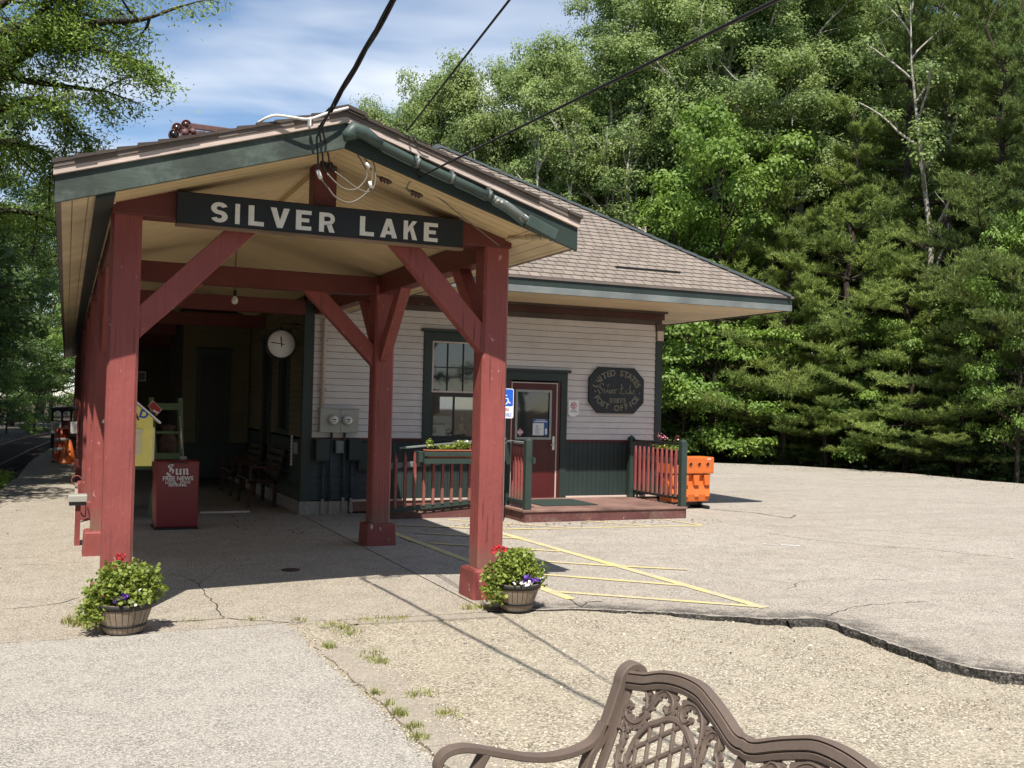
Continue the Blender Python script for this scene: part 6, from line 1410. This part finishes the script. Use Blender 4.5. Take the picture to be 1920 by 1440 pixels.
broadleaf('shrub_b', 9, 2.2, 1.6, .04, 14, 50, .42, (.08, .13), 'leaf_maple', 'bark', (.1, .9), .66, nsec=4)
broadleaf('birch', 10, 13.5, 2.0, .40, 13, 26, .42, (.08, .12), 'leaf_aspen', 'bark_white', (.5, 1.1), .7, nsec=3, trunk_r=.13)
pine('pine_a', 11, 17, 4.3, .14); pine('pine_b', 12, 20, 4.4, .18, 'needle_dark'); pine('pine_c', 13, 13, 4.1, .17); pine('pine_d', 14, 21, 4.0, .34, 'needle_dark', .9, .15)
def ztop(key):
    cm = PROTO[key][1]; co = np.zeros(len(cm.vertices)*3, np.float32); cm.vertices.foreach_get('co', co); return float(np.percentile(co[2::3], 99.8))
TOPS = {k: ztop(k) for k in PROTO}
rnd = random.Random(11)
def plant(key, x, y, s, label, group=None, cat='tree', name='tree', rz_=None, z=-.4, sz=1.0):
    t = thing(name, label, cat, (x, y, z), group, rnd.uniform(0, 6.28) if rz_ is None else rz_)
    t.scale = (s, s, s*sz); tm, cm = PROTO[key]
    link('trunk' if cat == 'tree' else 'stems', tm, None, t); link('crown' if cat == 'tree' else 'foliage', cm, None, t); return t
EDGE = lambda px: float(np.interp(px, [1150, 1240, 1340, 1500, 1700, 1900, 2050], [37, 35.6, 34.7, 34.4, 32.7, 30.3, 28.6]))
def row(key, px, back, ytop, label, group=None, wide=1.0, **kw):
    """a tree whose trunk stands 'back' metres behind the lot edge (or at that distance) with its top at the height it has in the photo"""
    dist = back if px < 1150 or back > 25 else EDGE(px)+back
    d = ray(px, ytop); h = math.hypot(d.x, d.y); zt = EYE+d.z/h*dist; s = (zt+.4)/TOPS[key]
    d0 = ray(px, 742); h0 = math.hypot(d0.x, d0.y)
    t = plant(key, d0.x/h0*dist, d0.y/h0*dist, s*wide, label, group, sz=1/wide, **kw); return t
AG = 'aspens rising behind the station roof'; AL = 'pale trunked leafy aspen in the stand rising behind the station roof'
for key, px, dist, yt in (('aspen_c', 742, 52, 190), ('aspen_a', 772, 50, 172), ('aspen_b', 806, 51, 150), ('aspen_a', 868, 46, 104), ('aspen_b', 910, 48, 112), ('aspen_a', 962, 46, 92), ('aspen_c', 1008, 48, 84), ('aspen_b', 1055, 46, 98), ('aspen_a', 1105, 45, 88), ('aspen_c', 790, 57, 240), ('aspen_b', 850, 57, 215), ('aspen_a', 930, 58, 215), ('aspen_c', 1030, 56, 190), ('aspen_a', 1100, 57, 170)):
    row(key, px, dist, yt, AL, AG, name='aspen_tree', wide=.78)
TG = 'tall trees at the top of the photo right of the aspens'; TL = 'tall broad leafy tree reaching out of the top of the picture'
for key, px, dist, yt in (('tall_b', 1168, 43, -30), ('tall_a', 1225, 42, -110), ('tall_b', 1295, 41.5, -150), ('tall_a', 1370, 42, -150), ('tall_b', 1450, 42, -150), ('tall_a', 1530, 43, -150), ('tall_b', 1610, 44, -140), ('tall_a', 1250, 50, -60), ('tall_b', 1400, 50, -120), ('wood_b', 1500, 50, -100), ('aspen_b', 1180, 53, 60)):
    row(key, px, dist, yt, TL, TG, name='tall_tree')
PT = 'slender pale trunks in the middle of the wood'
rp_ = np.random.RandomState(41)
for i in range(16):
    rr_ = np.random.RandomState(60+i % 4)
    if i < 4:
        mb, tips = skeleton(rr_, 15, 1.3, .45, 9, lean=.03, rise=(.6, 1.2), trunk_r=.14, nsec=2); tm_ = mb.mesh('trunk'); tm_.materials.append(M['bark_pale']); cm_ = foliage(rr_, tips, 22, .5, .8, (.09, .14), .8, .5, 60+i, .2); cm_.materials.append(M['leaf_aspen']); PROTO['slim%d' % i] = (tm_, cm_); TOPS['slim%d' % i] = ztop('slim%d' % i)
    row('slim%d' % (i % 4), 985+i*19+rp_.uniform(-8, 8), 40.5 + (i % 3)*1.2, 190+rp_.uniform(-40, 60)-i*5, 'slender pale trunk with a thin leafy top between the aspens and the bright maples', PT, name='slender_tree')
row('maple_a', 1335, 2.6, 205, 'bright green maple with a rounded crown just right of the roof slope', name='maple_tree', wide=.85); row('maple_a', 1262, 3.2, 330, 'bright green maple rising directly behind the sloping roof edge', name='maple_tree')
row('maple_b', 1282, 2.0, 545, 'low bright maple below the tip of the roof eave', name='maple_tree', wide=1.15); row('maple_b', 1385, 2.4, 575, 'low bright maple right of the eave tip, behind the orange barrier', name='maple_tree', wide=1.15); row('maple_a', 1908, 2.0, 395, 'bright maple leaning in at the right edge of the picture', name='maple_tree', wide=.7)
row('maple_b', 1640, 3.0, 590, 'half shaded maple among the pine trunks of the right wood', name='maple_tree', wide=.9); row('maple_b', 1770, 3.4, 560, 'leafy young maple between the low pine and the large right pine', name='maple_tree', wide=.8)
row('pine_c', 1470, 2.6, 330, 'bushy white pine with layered boughs, nearest the roof eave', name='pine_tree'); row('pine_a', 1590, 3.2, 190, 'tall white pine with broad sunlit boughs in the middle of the right wood', name='pine_tree', wide=1.1); row('pine_c', 1700, 2.4, 470, 'low white pine with bright bough tips before the pale dead trunk', name='pine_tree', wide=1.15)
row('pine_a', 1430, 5.5, 150, 'slim pine standing behind the bushy white pine', name='pine_tree'); row('pine_c', 1800, 2.6, 610, 'lowest white pine, its boughs spreading over the lot edge', name='pine_tree', wide=1.4); row('pine_c', 1550, 2.2, 600, 'young white pine under the tall pine with broad boughs', name='pine_tree', wide=1.4); row('pine_b', 1860, 3.6, -60, 'large pine filling the upper right of the picture', name='pine_tree', wide=.95); row('pine_b', 1960, 3.0, 0, 'pine cut by the right edge of the picture', name='pine_tree')
row('birch', 1738, 4.6, -60, 'half dead birch with a white trunk and bare pale twigs', name='birch_tree', rz_=1.0)
PG = 'pines behind the front row of the right wood'
for key, px, dist, yt in (('pine_d', 1560, 43, -60), ('pine_d', 1690, 39, -90), ('pine_b', 1660, 46, -120), ('pine_d', 1770, 38, -80), ('pine_b', 1820, 44, -140), ('pine_d', 1620, 51, -100), ('pine_d', 1900, 38, -120)): row(key, px, dist, yt, 'tall dark pine in the second row of the right hand wood', PG, name='pine_tree')
WG = 'deep background trees of the right wood'
for i, (px, dist, yt) in enumerate(((650, 62, 330), (1220, 60, 150), (1330, 62, 60), (1480, 58, 30), (1580, 60, 20), (1720, 58, 60), (1840, 56, 20), (1960, 52, 0), (1090, 66, 330), (960, 68, 330), (840, 68, 330), (1400, 68, 60), (1650, 68, 60), (1880, 64, 60), (2020, 44, 0), (1470, 46, 350), (1570, 45, 400), (1720, 45, 400), (1850, 40, 350), (1350, 45, 380), (1250, 48, 300))):
    row('wood_a' if i % 2 else 'wood_b', px, dist, yt, 'dark leafy tree deep inside the right hand wood', WG, name='woodland_tree')
UG = 'shrubs under the edge of the right wood'
for i in range(30):
    px = 1215+i*26; row('shrub_a', px, 2.8+rnd.uniform(-.5, 1.2), 795+rnd.uniform(-25, 30)+i*.9, 'dark leafy shrub along the shaded edge of the right hand lot', UG, cat='shrub', name='shrub', wide=1.2)
UG2 = 'taller understory behind the shrubs'
for i in range(18):
    px = 1225+i*43; row('shrub_a' if i % 3 else 'maple_b', px, 4.2+rnd.uniform(-.5, 1.2), 690+rnd.uniform(-40, 40), 'shaded understory growth behind the shrubs of the right hand wood', UG2, cat='shrub', name='understory_shrub')
# left side of the track
def locust():
    r = np.random.RandomState(77); mb = MB(); base = Vector((-5.6, 20.0, 0)); tips = []
    tp = smooth_path([(0, 0, -.4), (.1, 0, 2.5), (.2, -.1, 5), (.5, -.2, 7.5), (.7, -.3, 10), (.6, 0, 13)], 5); mb.tube(tp, [.30*(1-i/(len(tp)+2)) for i in range(len(tp))], 8)
    def limb(pix, Y, r0, n2, spread, side=1.0):
        pts = [yp(px, py_, yy)-base for px, py_, yy in zip([p[0] for p in pix], [p[1] for p in pix], Y)]
        pp = [Vector(p) for p in smooth_path([tuple(p) for p in pts], 6)]; N = len(pp); mb.tube(pp, [r0*(1-i/(N+2))+.008 for i in range(N)], 6)
        for k in range(n2):
            i = int(N*(.15+.83*(k+.5)/n2)); i = min(N-2, i); dv = (pp[i+1]-pp[i]).normalized(); d2 = (dv*.7+Vector((r.normal()*.7, r.normal()*.7, r.normal()*.42-.05))).normalized(); L = spread*r.uniform(.5, 1.1); q = [pp[i]]
            for j in range(5): d2 = (d2+Vector((r.normal()*.18, r.normal()*.18, r.normal()*.12-.07))).normalized(); q.append(q[-1]+d2*L/5)
            mb.tube(q, [min(.03, r0*.28), min(.024, r0*.22), .016, .011, .008, .005], 5)
            for j in range(1, 5): tips.extend([q[j].lerp(q[j+1], f) for f in (.25, .6, 1.0)])
            for j in range(1, 5):
                for sd_ in (-1, 1):
                    d3 = (d2.cross(Vector((0, 0, 1)))*sd_+d2*.6+Vector((0, 0, -.25+r.normal()*.2))).normalized(); L3 = spread*r.uniform(.18, .4); e3 = q[j]+d3*L3; mb.tube([q[j], q[j]+d3*L3*.5, e3], [.008, .006, .003], 4); tips.extend([q[j]+d3*L3*f for f in (.35, .7, 1.0)])
        tips.extend(pp[-3:])
    limb([(-160, 330), (-60, 190), (30, 110), (85, 75), (125, 60), (190, 42), (260, 38), (318, 20)], [20, 19.5, 19, 18.6, 18.4, 18.1, 17.9, 17.7], .15, 16, 1.1)
    limb([(30, 110), (70, 80), (105, 55), (140, 20), (165, -20)], [19, 18.7, 18.5, 18.3, 18.2], .08, 12, 1.2); limb([(85, 72), (130, 78), (180, 92), (235, 105), (250, 118)], [18.6, 18.4, 18.2, 18, 17.9], .05, 10, .85)
    limb([(-60, 130), (40, 150), (110, 160), (170, 168), (205, 172)], [19, 18.8, 18.6, 18.5, 18.5], .06, 12, .85); limb([(-80, 60), (0, 10), (60, -30), (110, -60)], [19, 18.8, 18.6, 18.4], .08, 12, 1.3)
    limb([(-60, 230), (40, 190), (90, 190), (125, 225), (150, 255), (168, 275)], [19.4, 19.3, 19.3, 19.3, 19.3, 19.3], .06, 13, .75); limb([(-150, 300), (-40, 270), (40, 270), (100, 300), (130, 330)], [20, 20, 20, 20, 20], .07, 14, 1.0)
    limb([(-200, 420), (-60, 400), (20, 395), (75, 405), (110, 420)], [21, 21, 21, 21, 21], .08, 14, 1.0); limb([(-160, 200), (-60, 60), (20, 60), (90, 10), (140, -30), (200, -40)], [19, 18.6, 18.4, 18.2, 18, 18], .08, 14, 1.1)
    T = np.array([tuple(t) for t in tips]); n = 8; C = np.repeat(T, n, 0)+r.normal(size=(len(T)*n, 3))*np.array([.15, .15, .09]); C[:, 2] -= .05
    cm = leafmesh('crown', C, (.05, .11), .34, .4, 77, .6); cm.materials.append(M['leaf_locust']); tm = mb.mesh('trunk'); tm.materials.append(M['bark'])
    t = thing('locust_tree', 'feathery leaved tree reaching its branches over the left eave', 'tree', base); link('trunk', tm, None, t); link('crown', cm, None, t)
locust()
LG = 'dark trees along the left of the track'; LL = 'dark leafy tree beside the railway track on the left'
for i, (key, x, y, s) in enumerate((('wood_a', -5.0, 18.6, .85), ('wood_b', -4.6, 21.6, .76), ('wood_a', -4.6, 24.8, .85), ('wood_b', -4.7, 28.4, .8), ('wood_a', -4.9, 31.0, .85), ('wood_b', -5.0, 36.5, .9), ('wood_a', -4.8, 43.5, .95), ('wood_a', -6.4, 33, .8), ('wood_b', -6.4, 39, .75), ('wood_a', -6.0, 46, .85), ('wood_b', -5.6, 53, .75), ('wood_a', -5.0, 61, .8), ('wood_b', -8.5, 47, .9), ('wood_a', -9, 60, 1.0), ('wood_b', -3.2, 73, .8), ('wood_a', -1, 84, .9), ('wood_b', 3, 90, .9), ('wood_a', 6, 84, .8), ('wood_b', -7, 82, 1.1), ('wood_b', -2, 100, 1.2), ('wood_b', 6, 104, 1.2))): plant(key, x, y, s, LL, LG, name='trackside_tree')
plant('pine_b', -4.7, 27, .72, 'dark pine overhanging the track below the feathery tree', name='pine_tree'); plant('wood_a', -5.4, 25.5, .62, 'dark leafy tree low under the feathery tree by the track', name='trackside_tree')
plant('maple_a', -3.4, 58, .7, 'sunlit maple where the track bends out of sight', name='maple_tree'); plant('maple_a', .6, 68, .8, 'pale sunlit maple just left of the far canopy end', name='maple_tree')
SG = 'shrubs beside the track on the left'
for x, y, s in ((-4.9, 34, .8), (-4.8, 38, .9), (-4.6, 42, .8), (-4.4, 46, .9), (-4.0, 50, .8), (-3.4, 55, .8), (-2.4, 61, .9), (-1.2, 67, .9)): plant('shrub_a', x-.5, y, s*1.5, 'dark shrub along the left side of the railway track', SG, cat='shrub', name='trackside_shrub')
b = plant('shrub_b', -1.6, 56, .36, 'bright sunlit bush beside the far track', cat='shrub', name='bright_bush')
BG = 'trees behind the viewer that the station windows mirror'
for i in range(11):
    x = -17+i*4.2; plant('aspen_b' if i % 2 else 'wood_b', x, -14-2.5*(i % 3), .85+.1*(i % 3), 'tall unseen tree across the track, screening sky light from the canopy', BG, name='offscreen_tree')
for i in range(6): plant('wood_b' if i % 2 else 'wood_a', -10.5-(i % 2)*1.5, -9+i*5.2, .85, 'tall unseen tree across the track, screening sky light from the canopy', BG, name='offscreen_tree')  # unseen row left of the track, put in to cut sky light
# weeds by the platform edge and in the paving joints
r = np.random.RandomState(19)
C = np.concatenate([ball_pts(r, (-1.12+r.normal()*.08, 18.8+i*.42, -.02), (.16, .22, .2), 46, shell=.0) for i in range(16)]); t = tag(link('trackside_weeds', leafmesh('trackside_weeds', C, (.06, .12), .5, .4, 19, .1), M['weed']), 'clumps of bright leafy weeds along the left platform edge', 'weeds', kind='stuff')
gb = []; gd = []
def tuft(p, n, hgt, rad):
    for i in range(n):
        a = r.uniform(0, 6.28); q = r.uniform(0, rad); gb.append((p[0]+q*math.cos(a), p[1]+q*math.sin(a), p[2])); l_ = hgt*r.uniform(.5, 1.2); b_ = r.uniform(0, 6.28); k_ = r.uniform(.2, .9); gd.append((l_*k_*math.cos(b_), l_*k_*math.sin(b_), l_))
for px, py_, n, h, rad in ((620, 1170, 70, .03, .12), (640, 1178, 120, .03, .16), (655, 1188, 90, .03, .13), (690, 1165, 60, .035, .12), (730, 1162, 80, .035, .14), (752, 1160, 40, .035, .1), (620, 1216, 60, .05, .05), (612, 1214, 40, .05, .05), (690, 1235, 60, .035, .10), (712, 1242, 90, .04, .09), (700, 1225, 50, .035, .10), (704, 1302, 50, .05, .06), (728, 1322, 40, .05, .05), (749, 1342, 90, .06, .06), (775, 1366, 60, .05, .06), (785, 1385, 60, .05, .07), (776, 1306, 50, .04, .08), (150, 1172, 90, .10, .10), (128, 1168, 60, .08, .08), (166, 1178, 60, .09, .07), (195, 1180, 50, .06, .08), (880, 1142, 70, .06, .08), (905, 1140, 60, .05, .08), (842, 1340, 40, .04, .1), (560, 1163, 40, .04, .08), (800, 1300, 30, .04, .1), (360, 1164, 30, .03, .1), (470, 1162, 40, .03, .12), (830, 1340, 40, .04, .08), (118, 872, 60, .12, .3), (135, 892, 60, .08, .2)):
    tuft(gp(px, py_), n, h, rad)
def blades(nm, gb, gd, w_):
    b_ = np.array(gb); d_ = np.array(gd); N = len(b_); sd = np.cross(d_, [0, 0, 1]); sd = sd/(np.linalg.norm(sd, axis=1)[:, None]+1e-9)*w_
    V = np.stack([b_-sd, b_+sd, b_+d_], 1).reshape(-1, 3); me = bpy.data.meshes.new(nm); me.from_pydata([tuple(v) for v in V], [], [(3*i, 3*i+1, 3*i+2) for i in range(N)]); return me
t = tag(link('joint_grass', blades('joint_grass', gb, gd, .004), M['grass']), 'short grass growing in the paving joints', 'grass', kind='stuff')
# fallen leaves drifted along the edges
Lf = []
for i in range(900):
    q = r.rand()
    if q < .5: px = r.uniform(1300, 1915); e_ = EDGE(px)-abs(r.normal())*1.6; d = ray(px, 742); h = math.hypot(d.x, d.y); Lf.append((d.x/h*e_, d.y/h*e_, .006))
    elif q < .72: Lf.append((r.uniform(4.3, 9.8), 14.05-abs(r.normal())*.35, .006))
    elif q < .86: Lf.append((-.95+abs(r.normal())*.25, r.uniform(9, 28), .006))
    else: Lf.append((r.uniform(2.2, 3.5), r.uniform(13.5, 15.8), .006))
t = tag(link('fallen_leaves', leafmesh('fallen_leaves', Lf, (.025, .055), .6, 3.0, 5), plain('dry_leaf', (.13, .085, .045), .9, .1, var=.5, scale=3)), 'dry brown leaves drifted along the pavement edges', 'leaves', kind='stuff')
# loose stones over the gravel bay
pb = MB(); E = edge
def stone(x, y, z, s):
    k = 6; vs = []
    for zz, rr_ in ((-.3, .8), (.35, .9), (.75, .4)):
        for j in range(k): a = 2*PI*j/k+rr_; q = rr_*s*r.uniform(.7, 1.2); vs.append((x+q*math.cos(a), y+q*math.sin(a)*.8, z+zz*s*.8))
    pb.add(vs, [(i*k+j, i*k+(j+1) % k, (i+1)*k+(j+1) % k, (i+1)*k+j) for i in range(2) for j in range(k)]+[tuple(2*k+j for j in range(k))])
Ea = np.array(E)
for i in range(15000):
    y = 8.0-4.4*r.rand()**.8; x = r.uniform(2.05, 6.4)
    if r.rand() < .35 and (y > 6.3 or math.sin(x*2.1+y*1.7)+math.sin(x*.9-y*2.3) > .2): continue
    d = float(np.min(np.hypot(Ea[:, 0]-x, Ea[:, 1]-y)))
    if y > 8.0 or (x > 5.6 and y > 7.2-(x-5.6)*2.5): continue
    if x > 4.2 and y > 8.2-(x-4.2)*.75: continue
    dip = .052*math.exp(-(d/.9)**2)*min(1, max(0, (x-4.6)/1.2)); stone(x, y, -.012-dip, r.uniform(.003, .0075) if r.rand() < .992 else r.uniform(.010, .017))
for i in range(900):
    y = r.uniform(4.6, 8.1); x = float(np.interp(y, [4.6, 5.8, 6.7, 7.4, 8.1], [2.06, 2.07, 2.05, 2.0, 2.1])) + r.normal()*.05-abs(r.normal())*.03 if r.rand() < .6 else 1.735+r.normal()*.03
    stone(x, y, .004, r.uniform(.003, .007))
for px, py_, s in ((985, 1384, .022), (1040, 1392, .014), (885, 1290, .012), (905, 1283, .010), (893, 1352, .014), (880, 1350, .012), (790, 1238, .009), (740, 1180, .012), (1285, 1262, .010), (1370, 1222, .012), (1490, 1195, .02), (1520, 1210, .022), (1545, 1222, .018), (1600, 1250, .018)):
    p = gp(px, py_); stone(p.x, p.y, -.008, s)
t = tag(pb.build('loose_stones', M['pebble']), 'loose small stones scattered over the gravel', 'stones', kind='stuff')
